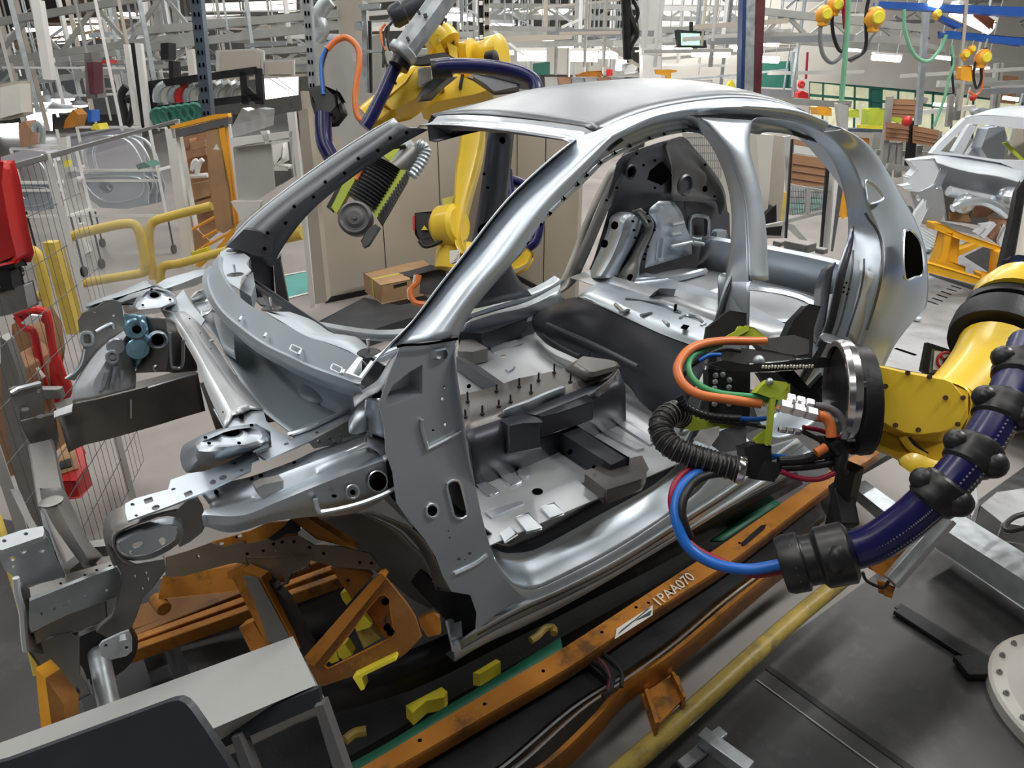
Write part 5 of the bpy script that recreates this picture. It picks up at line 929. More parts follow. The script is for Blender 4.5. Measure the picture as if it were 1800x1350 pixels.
hose('430 282 360 292 305 320 283 365 300 420 350 465 430 492 540 505 655 514', [2.02, 1.99, 1.95, 1.91, 1.89, 1.87, 1.85, 1.83, 1.82], .0085, M_['green rubber'], 'hose', 'green looped hose', par=gr)
hose('520 300 450 292 380 315 320 350 270 390 255 430', 1.97, .007, BR_, 'cable', None, par=gr); hose('330 345 380 320 430 318', 1.95, .006, M_['blue rubber'], 'cable', None, par=gr)
hose('240 505 270 550 330 582 400 600 520 608', 1.90, .011, BR_, 'ribbed_cable', 'black ribbed cable', par=gr); hose('520 608 590 610 650 603', 1.86, .007, M_['blue rubber'], 'cable', 'blue cable', par=gr); hose('520 625 600 640 650 650', 1.86, .005, BR_, 'cable', None, par=gr)
m = MB(); q = catmull(dp(vC('250 520 280 556 335 585 400 601 470 607'), 1.90), 6)
for a, b in zip(q[1::2], q[2::2]): m.lathe(a, b - a, [(.0125, -.002), (.0135, 0), (.0125, .002)], 12)
build(m, 'cable_rib', M_['black'], gr)
ch = dp(vC('250 600 225 580 185 598 158 640 172 695 215 738 280 768 350 790 430 815 525 838'), [1.97, 1.93, 1.90, 1.87, 1.85, 1.83, 1.82, 1.81, 1.80, 1.79])
cor = MB(); q = catmull(ch, 14); cor.tube(q, [.030 + .0025 * (i % 3 == 0) for i in range(len(q))], 16, k=1); ch_ = build(cor, 'corrugated_hose', BR_, gr, 'thick black corrugated hose with wire rings', ang=60)
q2 = resample(q, 22); m = MB()
for i in range(1, 21): m.lathe(q2[i], q2[i + 1] - q2[i - 1], [(.0325, -.0015), (.0345, 0), (.0325, .0015)], 18, cap=False)
build(m, 'wire_ring', M_['dull steel'], ch_)
m = MB(); m.lathe(q[-1], q[-1] - q[-3], [(.036, -.012), (.038, 0), (.036, .006)], 18, cap=False); build(m, 'hose_clip', M_['chrome'], gr)
def fitting(s, d, r_, n=3, nm='hose_fitting'):
    a, b = dp(vC(s), d); m = MB(); L_ = (b - a).length
    for i in range(n): m.lathe(a + (b - a) * (i / n), b - a, [(r_ * .8, 0), (r_, .003), (r_, L_ / n * .8), (r_ * .8, L_ / n * .95)], 6)
    build(m, nm, M_['chrome'], gr, 'chrome hose fitting', ang=25)
fitting('722 512 852 545', 1.74, .014); fitting('690 545 868 592', 1.72, .017); fitting('612 537 660 543', 1.82, .009, 2); fitting('690 655 790 668', 1.74, .009)
hose('850 546 910 556 960 585 992 640 988 700', 1.74, .009, M_['grey rubber'], 'cable', 'grey cable', par=gr); hose('866 590 905 605 925 640 930 690', 1.72, .013, M_['orange rubber'], 'hose', 'short orange hose', par=gr); hose('905 735 860 762', 1.73, .012, M_['orange rubber'], 'hose', None, par=gr, k=1)
hose('800 665 870 700 930 735 960 770', 1.75, .006, BR_, 'cable', None, par=gr); hose('800 645 880 660 960 690 1010 705', 1.78, .006, M_['dark red'], 'cable', None, par=gr); hose('700 845 780 875 870 880 950 850', 1.76, .007, M_['dark red'], 'cable', 'dark red cable', par=gr)
hose('690 800 780 795 860 775 920 760 960 765', 1.77, .013, BR_, 'cable', None, par=gr); hose('700 830 800 825 880 815 950 800', 1.77, .010, BR_, 'cable', None, par=gr); hose('690 775 640 790 655 775 720 778', 1.8, .006, M_['blue rubber'], 'cable', None, par=gr)
gp('640 805 690 790 690 815 650 830', 1.755, .01, M_['red paint'], 'red_tag', bev=.001) if False else None
hose('940 720 975 760 965 830 985 860', 1.76, .016, BR_, 'cable', None, par=gr); gp('900 690 1000 700 975 860 940 830', 1.80, .04, M_['black'], 'clamp_box')
# hose bundle hanging down to the end clamp
hose('405 842 330 852 262 905 228 985 232 1080 285 1190 400 1262 540 1288 650 1275 745 1252', [1.82, 1.8, 1.78, 1.76, 1.74, 1.72, 1.70, 1.68, 1.66, 1.64], .0135, M_['blue rubber'], 'air_hose', 'bright blue hose looping below the gripper to the black clamp', seg=12)
hose('420 830 320 822 250 865 212 930 208 1010 245 1110 320 1195 440 1255 570 1310 740 1290', [1.84, 1.82, 1.8, 1.78, 1.77, 1.76, 1.74, 1.72, 1.7, 1.66], .009, M_['dark red'], 'air_hose', 'brownish red hose looping outside the bright blue hose below the gripper')
hose('450 850 360 865 300 905 262 970 255 1040 275 1110 290 1140', [1.80, 1.78, 1.77, 1.75, 1.74, 1.74, 1.75], .011, BR_, 'air_hose', 'black hose looping inside the bright blue hose below the gripper')
m = MB(); m.box(dpt(1480, 890, 1.9), (.05, .05, .25)); m.bar(dpt(1476, 850, 1.9), dpt(1490, 925, 1.85), .05, .04); tag(build(m, 'black_bracket_post', M_['black'], None, bev=.004), 'black upright bracket hanging below the gripper beside the orange rail', 'bracket')
# ================================================================== the hall: floor, walls, ceiling
w1 = view(0, 400, 2.5); w2 = view(1540, 180, 3.2154); w3 = view(1300, 0, 3.6); w4 = view(620, 0, 4.7368); w5 = view(250, 190, 3.6485); w6 = view(0, 0, 5); w7 = view(1280, 220, 4.8214)
rnd = random.Random(7)
def at(d, s=0, z=0): p = CAM + FH * d + RT * s; return Vector((p.x, p.y, z))
m = MB(); m.plate([at(-6, -14), at(-6, 14), at(64, 60), at(64, -60)], (0, 0, -.1)); build(m, 'floor', M_['concrete'], kind='structure', org=Vector((0, 0, -.1)))
m = MB(); m.plate([at(-6, -14, 7.0), at(-6, 14, 7.0), at(64, 60, 7.0), at(64, -60, 7.0)], (0, 0, .1)); build(m, 'ceiling', M_['roof dark'], kind='structure')
m = MB(); m.plate([at(48, -46), at(48, 14), at(48.3, 14), at(48.3, -46)], (0, 0, 7.0)); build(m, 'wall_back', M_['truss paint'], kind='structure')
m = MB(); m.plate([Vector(v) for v in ((-14, -6.5, 0), (26, -6.5, 0), (26, -6.7, 0), (-14, -6.7, 0))], (0, 0, 7)); build(m, 'wall_front_blocker', M_['blocker wall'], kind='structure')  # unseen dark wall added to darken reflections on the near side
m = MB(); m.plate([Vector(v) for v in ((-9, -6.5, 0), (-9, 6, 0), (-9.2, 6, 0), (-9.2, -6.5, 0))], (0, 0, 7)); build(m, 'wall_left_blocker', M_['blocker wall'], kind='structure')  # unseen dark wall added to block ambient light from the left
W0, W1 = on(PX('1180 70 1860 100'), 'd', 24); wa_, wb2 = on(w3('365 500 2000 690'), 'd', 24)
m = MB(); m.plate([at(24, 4.3, 0), at(24, 20, 0), at(24, 20, 4.4), at(24, 4.3, 4.4)], FH * .2, [on(w3('440 515 820 545 1340 590 1800 650 1800 900 440 800'), 'd', 24)]); build(m, 'wall_right', M_['cream wall'], kind='structure')
win = thing('window_1', at(24, 6, 1), 'long strip of lit office windows in the cream wall', 'window'); win['kind'] = 'structure'
m = MB(); m.plate(on(w3('430 500 1900 640 1900 920 430 820'), 'd', 24.3), FH * .05); build(m, 'pane', M_['lit window'], win)
m = MB()
for x in (440, 530, 640, 730, 825, 900, 1005, 1115, 1225, 1345, 1480, 1640, 1790): m.bar(*on(w3([x, 505 + (x - 430) * .095, x - 8, 880]), 'd', 24.05), .05, .05)
for a, b in ((512, 655), (600, 730)): m.bar(*on(w3([430, a, 1900, b]), 'd', 24.05), .05, .08)
build(m, 'window_frame', M_['dark green'], win)
m = MB(); m.plate(on(w3('828 552 905 560 900 690 825 680'), 'd', 24.05), FH * .02); build(m, 'pane_blind', M_['dark green'], win)
# near floor: dark plates, joints, light deck
m = MB(); m.plate([Vector(v) for v in ((1.2, -4, .004), (6.5, -4, .004), (6.5, -.95, .004), (1.2, -.95, .004))], (0, 0, -.003)); tag(build(m, 'floor_plate', M_['floor plate']), 'dark worn steel floor plates right of the orange carrier', 'floor plate', kind='structure')
m = MB(); m.plate(on(PX('-60 900 100 930 180 1010 330 1180 500 1350 300 1500 -200 1500'), 'z', .008), (0, 0, -.004)); tag(build(m, 'floor_plate', M_['floor plate']), 'floor plates with painted-in shade at the left below the car nose', 'floor plate', kind='structure')  # unlit floor: its shade is put into the dark plate colour
m = MB()
for s in ('1349 1173 1470 1260 1598 1350 1700 1425', '1578 1064 1738 1161',):
    q = on(PX(s), 'z', .006)
    for a, b in zip(q, q[1:]): m.bar(a, b, .028 if '1349' in s else .05, .003)
build(m, 'trim_1', M_['black'], kind='structure')
m = MB(); q = on(PX('1310 1145 1400 1260 1560 1390'), 'z', .007); m.bar(*on(PX('1330 1195 1570 1370'), 'z', .007), .006, .003); build(m, 'trim_2', M_['deck steel'], kind='structure')
dk = on(PX('1380 600 1560 440 1640 400 1800 480 1900 560 1900 760 1640 660 1540 640 1500 760'), 'z', .30)
m = MB(); m.plate(dk, (0, 0, -.05)); dko = tag(build(m, 'light_steel_deck', M_['deck steel']), 'light steel walkway deck with slots, behind the yellow robot', 'deck')
ORG[dko.name] = Vector(dko.location)
for s in ('290 1122 350 1142', '318 1105 375 1124', '345 1086 402 1104', '370 1068 425 1086', '400 1052 455 1068', '425 1036 480 1052', '448 1022 500 1040', '115 1228 180 1250', '85 1252 145 1272', '55 1275 115 1295', '20 1302 80 1320', '0 1325 50 1345'):
    a, b = on(w2(s), 'z', .302); m = MB(); m.bar(a, b, .02, .002); build(m, 'deck_slot', M_['hole black'], dko)
m = MB(); m.bar(*on(PX('1574 612 1610 624'), 'z', .303), .03, .002); build(m, 'deck_slot', M_['hole black'], dko)
for s, lab in (('120 1192 248 1228', 'flat chromed slotted strap lying by the rear wheel arch'), ('548 1190 600 1212', 'small chrome latch lying on the deck below the grey post'), ('430 1295 490 1318', 'second chrome latch, nearer the yellow robot on the deck')):
    a, b = on(w2(s), 'z', .32); m = MB(); m.bar(a, b, .05, .03); tag(build(m, 'deck_latch', M_['body white'], None, bev=.008), lab, 'latch')
for s, z in (('200 700 360 790 300 850 240 860 190 760', .31),):
    q = on(w2(s), 'z', z); m = MB(); m.plate(q, (0, 0, .02)); o = tag(build(m, 'ribbed_ramp', M_['deck steel']), 'ribbed steel ramp between the two car bodies', 'ramp'); ORG[o.name] = Vector(o.location); m = MB()
    for k in range(6): t = k / 5; a = q[0].lerp(q[4], t); b = q[1].lerp(q[2], t); m.bar(a + Vector((0, 0, .03)), b + Vector((0, 0, .03)), .05, .02)
    build(m, 'rib', M_['galvanised'], o)
# yellow guard pipe and floor hardware at the right
m = MB(); q = [pt(x, y, 'z', z) for x, y, z in ((1482, 1018, .24), (1400, 1085, .24), (1320, 1155, .24), (1220, 1245, .24), (1100, 1350, .24), (1010, 1432, .24))]; m.tube(q, .033, 18); tag(build(m, 'guard_pipe', M_['worn yellow']), 'long scuffed yellow guard pipe running along the orange carrier', 'pipe')
sg = thing('sensor_guide', pt(1640, 1010, 'z', .3), 'aluminium linear guide on an orange bracket below the navy hose', 'linear guide')
m = MB(); m.bar(*dp(vH('1195 440 1450 150'), 2.5), .05, .03, up=-FW); build(m, 'aluminium_profile', M_['galvanised'], sg, bev=.003); m = MB(); m.bar(*dp(vH('1215 462 1475 170'), 2.49), .018, .03, up=-FW); build(m, 'guide_rod', M_['chrome'], sg); m = MB(); m.plate(dp(vH('1090 350 1160 310 1290 260 1300 290 1190 430 1130 400'), 2.56), FW * .05); m.plate(dp(vH('1165 450 1215 470 1200 515 1170 505'), 2.5), FW * .04); build(m, 'guide_bracket', OR, sg, bev=.003)
m = MB(); m.tube(dp(vH('1070 400 1090 440 1160 470 1190 440'), 2.5), .006, 6); build(m, 'cable', BR_, sg)
gbm = MB(); gbm.plate(on(PX('1652 925 1690 905 1860 1010 1860 1060'), 'z', .22), (0, 0, -.12)); gbm.plate(on(PX('1500 855 1520 845 1590 895 1560 905'), 'z', .2), (0, 0, -.06)); tag(build(gbm, 'galvanised_beam', M_['galvanised'], None, bev=.004), 'galvanised steel channel on the floor at the right, under the robot', 'beam')
m = MB(); m.plate(on(vH('1500 45 1580 15 1590 90 1560 150 1510 90'), 'z', .4), (0, 0, .01)); m.plate(on(vH('1600 100 1680 40 1800 20 1860 200 1700 180'), 'z', .2), (0, 0, -.1)); tag(build(m, 'grey_floor_box', M_['deck steel'], None, bev=.004), 'low grey steel box on the floor under the navy hose', 'box')
m = MB(); m.tube(on(vH('1840 130 1760 150 1715 190 1730 215 1840 190'), 'z', .35), .012, 8); tag(build(m, 'floor_cable', BR_), 'black cable loop on the floor at the right edge', 'cable')
m = MB(); m.bar(*on(vH('1230 570 1640 830'), 'z', .02), .07, .02); m.box(on(vH('1590 830'), 'z', .03)[0], (.14, .10, .03), rz=-.6); tag(build(m, 'floor_track', M_['black metal'], None, bev=.004), 'dark flat cable channel ending beside the white robot base', 'cable channel')
m = MB(); m.bar(*on(vH('340 1140 560 1300'), 'z', .10), .05, .05); m.bar(*on(vH('440 1120 360 1180'), 'z', .06), .04, .02); m.bar(*on(vH('250 1280 350 1200'), 'z', .06), .04, .02); tag(build(m, 'floor_bracket', M_['galvanised'], None, bev=.003), 'grey channel bracket under the yellow pipe, bottom edge', 'bracket')
# warning panel behind the robot wrist
wp = thing('warning_panel', pt(1680, 650, 'z', .3), 'small black framed panel with a no touching sign, above the yellow wrist', 'panel')
m = MB(); m.plate(dp(vC('1365 262 1560 325 1600 400 1400 430 1340 390'), 3.4), FW * .03, [dp(vC('1385 285 1540 335 1540 390 1370 400'), 3.4)]); build(m, 'frame', BK, wp)
m = MB(); m.plate(dp(vC('1375 275 1560 330 1560 400 1360 405'), 3.41), FW * .005); build(m, 'board', M_['deck steel'], wp); m = MB(); m.plate(dp(vC('1395 300 1500 310 1495 395 1388 385'), 3.40), FW * .002); sgn = build(m, 'sign', M_['paper'], wp)
m = MB(); m.tube(dp(vC(el(1446, 345, 38, 40)), 3.395), .006, 6, k=1, closed=True); m.bar(*dp(vC('1420 318 1472 372'), 3.394), .010, .004, up=FW); build(m, 'prohibition_ring', M_['red paint'], sgn); m = MB(); m.ball(dpt(*vC([1448, 350])[0], 3.397), .03, 10, (1, .3, 1)); build(m, 'hand_symbol', M_['black'], sgn)
for k in range(5): m.bar(*dp(vC([1430 + k * 9, 345, 1428 + k * 10, 322 + abs(k - 2) * 3]), 3.396), .008, .003) if False else None
# ================================================================== beige partition and floor things behind the car
pA, pB, pC = pt(572, 533, 'z', 0), pt(868, 470, 'z', 0), pt(1010, 545, 'z', 0)
for a, b, nm in ((pA, pB, 'wall_partition_left'), (pB, pC, 'wall_partition_right')):
    n = Vector((-(b - a).y, (b - a).x, 0)).normalized() * .04; m = MB(); m.plate([a, b, b + n, a + n], (0, 0, 2.06)); o = build(m, nm, M_['beige panel'], kind='structure'); ORG[o.name] = Vector(o.location); m = MB()
    for t in (.33, .66): c = a.lerp(b, t) - n * .06; m.bar(c, c + Vector((0, 0, 2.06)), .008, .006)
    m.bar(a - n * .2 + Vector((0, 0, .03)), b - n * .2 + Vector((0, 0, .03)), .01, .06); build(m, 'trim', M_['black metal'], o)
m = MB(); m.plate(on(PX('553 570 640 523 700 537 900 500 960 520 960 545 720 560 590 600'), 'z', .14), (0, 0, -.14)); tag(build(m, 'grey_step', M_['dark cover'], None, bev=.006), 'low dark grey step in front of the beige partition', 'step')
m = MB(); m.plate(on(PX('500 545 720 470 1000 430 1000 500 640 590'), 'z', .006), (0, 0, .002)); 
def simple(nm, mt, lab, cat, polys, axis='d', grp=None, bev=0, kind=None):
    m = MB()
    for vw, s, v, th in polys: m.plate(on(vw(s), axis, v), (FH * th if axis == 'd' else Vector((0, 0, th))))
    return tag(build(m, nm, mt, None, bev=bev), lab, cat, grp, kind)
simple('trim_3', M_['teal paint'], None, None, [(w5, '890 1085 1060 1050 1062 1185 915 1222', .004, .002)], 'z', kind='structure')
m = MB()
for s in ('890 1075 1050 1045', '915 1222 1065 1185'): m.bar(*on(w5(s), 'z', .006), .05, .002)
build(m, 'trim_4', M_['white paint'], kind='structure')
def boxp(nm, corners, z0, h, mt, lab, cat, grp=None):
    q = on(PX(corners), 'z', z0); m = MB(); m.plate(q, (0, 0, h)); o = tag(build(m, nm, mt, None, bev=.006), lab, cat, grp); ORG[o.name] = Vector(o.location); return o, q
cb, q = boxp('cardboard_box', '672 534 775 512 745 487 642 512', .14, .19, M_['cardboard'], 'brown cardboard box with yellow tape, on the step by the beige partition', 'box')
up_ = Vector((0, 0, .19)); m = MB(); m.plate([q[0].lerp(q[3], .42) + up_, q[0].lerp(q[3], .52) + up_, q[1].lerp(q[2], .52) + up_, q[1].lerp(q[2], .42) + up_], (0, 0, .003)); n3 = (q[0] - q[1]).normalized() * .003; m.plate([q[0].lerp(q[3], .42) + n3, q[0].lerp(q[3], .52) + n3, q[0].lerp(q[3], .52) + up_ + n3, q[0].lerp(q[3], .42) + up_ + n3], n3 * .5); build(m, 'packing_tape', M_['tape'], cb)
m = MB(); f_ = (q[0] - q[3]).normalized() * .003; a = q[0].lerp(q[1], .2) + up_ * .78 + f_; m.bar(a, q[0].lerp(q[1], .42) + up_ * .82 + f_, .002, .03); build(m, 'box_print', M_['black'], cb)
mb_ = thing('motor_box', pt(745, 525, 'z', .3), 'black equipment box with looping orange cable beside the cardboard box', 'motor box')
m = MB(); m.plate(dp(vA('640 240 770 205 850 215 860 300 800 350 720 340 720 260'), 4.4), FW * .3); m.plate(dp(vA('620 240 780 205 830 215 660 250'), 4.35), FW * .1); build(m, 'housing', M_['grey plastic'], mb_, bev=.01)
m = MB(); m.tube(dp(vA('710 250 700 290 670 320 668 360 690 395 740 405'), 4.3), .018, 8); build(m, 'cable', M_['orange rubber'], mb_); m = MB(); m.tube(dp(vA('690 250 680 300 655 330 660 380'), 4.32), .01, 6); build(m, 'cable', M_['paper'], mb_)
# ================================================================== far robot with lime gripper
fr_ = thing('far_robot', pt(800, 470, 'z', .0), 'yellow industrial robot behind the car, seen through and above the windscreen opening', 'robot')
def fplate(nm, vw, s, d, th, mt, lab=None, par=fr_, bev=.01): m = MB(); m.plate(dp(vw(s), d), FW * th); return build(m, nm, mt, par, lab, bev=bev)
def ftube(nm, vw, s, d, r_, mt, lab=None, par=fr_, seg=14, k=6): p = vw(s); m = MB(); m.tube(dp(p, d), r_, seg, k=k); return build(m, nm, mt, par, lab, ang=50)
m = MB(); a = dp(vI('925 600 930 665 915 800 900 900 893 1050 890 1150 895 1290 930 1340'), 4.2); b = dp(vI('1050 600 1052 670 1040 760 1020 850 985 980 955 1100 935 1230 960 1340'), 4.2); m.loft([[p + FW * .25 for p in a], a, [p - FW * .02 for p in lerp(a, b, .3)], [p - FW * .02 for p in lerp(a, b, .7)], b, [p + FW * .25 for p in b]], n=24, kr=2); build(m, 'lower_arm', M_['robot yellow'], fr_, 'yellow lower arm', ang=60)
m = MB(); m.lathe(dpt(*vI([870, 1190])[0], 4.25), (RT * .8 - FW * .5).normalized(), [(.05, -.08), (.10, -.08), (.125, -.05), (.125, .06), (.1, .08)], 28); m.tube(dp(vI('880 1250 880 1330 870 1420'), 4.3), .09, 14); build(m, 'shoulder', M_['robot yellow'], fr_)
m = MB(); m.lathe(pt(812, 505, 'z', .12) + FW * 0, (0, 0, 1), [(.36, 0), (.36, .08), (.30, .12), (.26, .4), (.2, .45)], 28); build(m, 'base', M_['robot yellow'], fr_)
fplate('motor', vI, '695 1130 800 1115 815 1250 720 1260 690 1230', 4.3, .2, M_['black'], 'black servo motor'); fplate('motor_cap', vI, '678 1150 692 1130 690 1220 680 1210', 4.3, .1, M_['red paint']); fplate('warning_mark', vI, '738 1188 755 1212 722 1212', 4.28, .01, M_['bright yellow'], bev=0); fplate('junction_box', vI, '840 1055 890 1040 895 1080 845 1085', 4.2, .08, M_['tape'])
ftube('cable', vI, '710 1270 740 1300 790 1290 830 1270', 4.2, .012, BR_); fplate('data_plate', vA, '880 130 915 125 910 175 880 180', 4.1, .02, M_['paper'])
ftube('forearm', w4, '140 1010 300 880 440 760 600 650', 4.3, .10, M_['robot yellow'], 'yellow forearm'); fplate('forearm_casting', w4, '250 850 440 690 540 560 690 560 730 640 640 730 560 800 430 880 330 900', 4.15, .2, M_['robot yellow']); fplate('wrist_end', w4, '100 1010 250 840 360 870 250 980 130 1030', 4.2, .15, M_['robot yellow'])
fplate('data_plate', w4, '555 575 640 572 655 690 560 700', 4.12, .02, M_['paper']); fplate('arm_casting', w4, '540 830 700 790 850 610 930 640 1100 690 1160 740 1000 790 600 860', 4.35, .3, M_['robot yellow']); fplate('arm_rib', w4, '905 620 925 620 905 740 885 730', 4.33, .05, BK)
m = MB(); m.lathe(dpt(*w4([1130, 470])[0], 4.5), (RT * .9 - FW * .45).normalized(), [(.05, -.22), (.10, -.22), (.10, 0), (.115, .02), (.115, .1), (.08, .11), (.03, .11)], 24); m.lathe(dpt(*w4([950, 470])[0], 4.5), (RT * .9 - FW * .45).normalized(), [(.05, -.1), (.09, -.1), (.09, 0), (.10, .05), (.03, .06)], 24); build(m, 'elbow_gear', M_['robot yellow'], fr_); m = MB(); m.lathe(dpt(*w4([1145, 490])[0], 4.38), (RT * .9 - FW * .45).normalized(), [(.045, -.02), (.045, .04), (.02, .05)], 18); build(m, 'gear_cap', M_['black'], fr_)
ftube('elbow', w4, '650 400 720 350 770 400', 4.4, .12, M_['robot yellow']); fplate('motor', w4, '680 240 760 200 820 220 858 290 820 420 790 330 700 320', 4.4, .2, M_['grey plastic'], 'black elbow motor with warning mark'); fplate('warning_mark', w4, '775 262 802 300 755 285', 4.37, .01, M_['bright yellow'], bev=0); fplate('elbow_side', w4, '800 370 860 400 890 480 870 510 830 490', 4.35, .1, M_['robot yellow']); fplate('elbow_fin', w4, '660 330 680 240 755 165 740 230 700 300', 4.3, .05, M_['black'])
hs_ = dp(w4('425 430 520 300 640 140 760 -30 860 -160'), 3.9); m = MB(); m.tube(hs_, .068, 10, k=1); hc_ = build(m, 'hose_housing', M_['galvanised'], fr_, 'long grey hose housing', ang=20); m = MB(); m.lathe(hs_[0], hs_[1] - hs_[0], [(.075, -.03), (.082, -.02), (.082, .01), (.07, .02)], 24); build(m, 'housing_collar', M_['galvanised'], fr_)
m = MB()
for s in ('450 330 470 320', '590 135 620 125', '540 110 560 100'): m.bar(*dp(w4(s), 3.82), .02, .01, up=FW)
build(m, 'housing_slot', M_['black'], fr_)
m = MB(); m.lathe(dpt(*w4([345, 140])[0], 4.1), hs_[1] - hs_[0] + RT * .1, [(.05, -.02), (.065, 0), (.065, .06), (.055, .07), (.06, .35), (.03, .4)], 20); build(m, 'side_tank', M_['dark cover'], fr_); ftube('sleeve', w4, '420 460 400 520 380 560', 3.95, .058, BR_)
for s, d, r_, lab in (('395 460 330 600 260 760 190 900 140 1000 100 1060', 4.0, .038, 'straight navy hose above the far forearm'), ('700 560 800 550 1000 550 1200 568 1380 605 1490 660 1525 730 1520 800', 4.0, .040, 'navy hose arching over the far robot towards the roof')):
    m = MB(); m.tube(dp(w4(s), d), r_, 14); tag(build(m, 'navy_hose', M_['navy hose'], None, ang=60), lab, 'hose')
ftube('sleeve', w4, '660 580 740 570 820 560', 4.02, .055, BR_); fplate('grey_plate', w4, '470 520 620 460 760 440 860 490 700 520 560 530', 4.05, .03, M_['grey plastic']); fplate('cable_drape', w4, '555 800 600 720 760 600 840 610 740 700 640 790', 4.1, .06, M_['grey rubber']); fplate('cable_drape', w4, '990 620 1150 640 1380 700 1390 725 1180 745 1080 690', 4.2, .06, M_['grey rubber'])
for s, mt_ in (('270 200 235 250 240 330 270 420', 'orange rubber'), ('330 180 270 260 260 380 255 560', 'black rubber'), ('300 220 290 330 310 420', 'black rubber'), ('350 640 330 560 340 500', 'black rubber'), ('250 430 290 560 360 700', 'black rubber')): ftube('loose_cable', w4, s, 4.0, .008, M_[mt_], seg=6)
ftube('blue_base_hose', vI, '1160 900 1170 1000 1180 1080', 4.4, .05, M_['navy hose']); ftube('blue_base_hose', vI, '1190 950 1250 970 1290 1000 1350 1050 1330 1250 1280 1310', 4.5, .035, M_['navy hose']); fplate('base_foot', vA, '1180 215 1210 170 1290 110 1310 140 1280 190 1230 215', 4.6, .2, M_['robot yellow'])
fg = thing('far_gripper', dpt(650, 340, 3.4), 'lime green framed gripper with black bellows held by the far robot, inside the windscreen opening', 'gripper')
def gpl(nm, s, d, th, mt, lab=None, bev=.003, vw=vI): return fplate(nm, vw, s, d, th, mt, lab, fg, bev)
gpl('frame_rail', '245 1095 275 1120 400 900 430 850 400 830 330 920', 3.3, .04, LP, 'lime green rail'); gpl('frame_rail', '465 1105 490 1150 620 960 640 900 600 890', 3.25, .04, LP); gpl('frame_top', '500 800 590 745 650 750 620 820 560 850', 3.35, .05, LP); gpl('side_cover', '225 1090 300 950 330 940 250 1110', 3.32, .03, M_['black'])
bl_ = dp(vI('420 1080 470 1000 520 920 545 870'), 3.3); q = catmull(bl_, 10); m = MB(); m.tube(q, [.085 + .008 * (i % 2) for i in range(len(q))], 20, k=1); build(m, 'bellows', M_['black'], fg, 'black bellows')
wc_ = dpt(*vI([372, 1150])[0], 3.15); m = MB(); m.lathe(wc_, -FW, [(.06, -.08), (.075, -.05), (.078, 0), (.066, .012), (.055, .004), (.046, .004), (.03, .012), (.012, .012), (.010, .02)], 28); build(m, 'end_wheel', M_['grey plastic'], fg, 'round ridged end wheel', ang=25)
m = MB()
for k in range(14): a = dpt(*vI([505 + k * 11, 1140 - k * 17])[0], 3.15); m.box(a, (.012, .012, .03), rz=.5)
build(m, 'ridge', M_['grey plastic'], fg); gpl('edge_rail', '490 1150 510 1180 640 960 660 900 640 910', 3.2, .03, M_['black'])
sl = catmull(dp(vI('590 900 640 860 700 800'), 3.3), 8); m = MB(); m.tube(sl, .05, 14, k=1); build(m, 'silver_body', M_['dull steel'], fg); sl = catmull(dp(vI('670 930 720 860 745 790 700 760'), 3.22), 8); m = MB(); m.tube(sl, [.022 + .005 * (i % 2) for i in range(len(sl))], 12, k=1); build(m, 'silver_spring', M_['galvanised'], fg)
gpl('tip', '405 1270 440 1210 480 1185 500 1200 440 1290 415 1300', 3.15, .03, M_['grey plastic']); gpl('top_plate', '640 740 660 730 690 760 640 830 560 880 550 870', 3.28, .01, M_['galvanised'])
gpl('cream_bracket', '250 930 290 890 300 940 260 945', 3.5, .03, M_['tape'])
m = MB(); m.tube(dp(vI('380 950 410 890 470 820 540 770 600 735'), 3.25), .014, 8); build(m, 'hose', M_['orange rubber'], fg); m = MB(); m.tube(dp(vI('400 930 450 870 540 790 640 770'), 3.27), .008, 8); build(m, 'hose', BR_, fg)
rh = thing('hanging_cable_set', dpt(570, 150, 4.2), 'red and blue hoses looping into a black connector, left of the far robot', 'hose')
for s, mt_, r_ in (('205 500 195 380 200 300 240 225 300 195', 'blue rubber', .012), ('225 260 270 215 330 200 385 250 395 330 380 430 372 520 385 610 430 655', 'orange rubber', .018), ('210 480 200 350 225 260', 'navy hose', .01)): ftube('hose', vI, s, 4.2, r_, M_[mt_], par=rh)
fplate('connector', vI, '145 480 200 465 280 490 290 560 250 610 180 620 145 550', 4.2, .12, M_['black'], par=rh, bev=.03); ftube('sleeve', vI, '205 600 205 680 215 760 250 830', 4.2, .05, M_['navy hose'], par=rh)
# ================================================================== left side: fence, guard rails, racks
GP, WP, TP = M_['galvanised'], M_['white paint'], M_['truss paint']
def bars(nm, mt, lab, cat, segs, r_=.02, axis='d', par=None, grp=None, sq=True, kind=None):
    if not par and len(segs) > 1:
        o = thing(nm, on(segs[0][0](segs[0][1]), axis, segs[0][2])[0], lab, cat, grp)
        for sg_ in segs: bars('bar', mt, None, None, [sg_], r_, axis, o)
        return o
    m = MB()
    for vw, s, v in segs:
        q = on(vw(s), axis, v)
        for a, b in zip(q, q[1:]):
            m.bar(a, b, r_, r_) if sq else m.tube([a, b], r_ / 2, 8)
    o = build(m, nm, mt, par, lab if par else None)
    if not par: tag(o, lab, cat, grp, kind); ORG[o.name] = Vector(o.location)
    return o
f0 = pt(235, 885, 'z', 0); f1 = pt(312, 214, 'z', 1.84); f1.z = 0; fd_ = (f1 - f0).normalized(); fm = f0 - fd_ * 1.15
fe_ = thing('wire_mesh_fence', f0, 'wire mesh safety fence with pale posts on the left, behind the car nose', 'fence')
m = MB()
fk = f0 + fd_ * .32; L_ = (fk - fm).length; n = int(L_ / .07)
for i in range(n + 1): p = fm + fd_ * (L_ * i / n); m.bar(p + Vector((0, 0, .1)), p + Vector((0, 0, 1.84)), .002, .002)
for k in range(10): z = .1 + k * .193; m.bar(fm + Vector((0, 0, z)), fk + Vector((0, 0, z)), .003, .003)
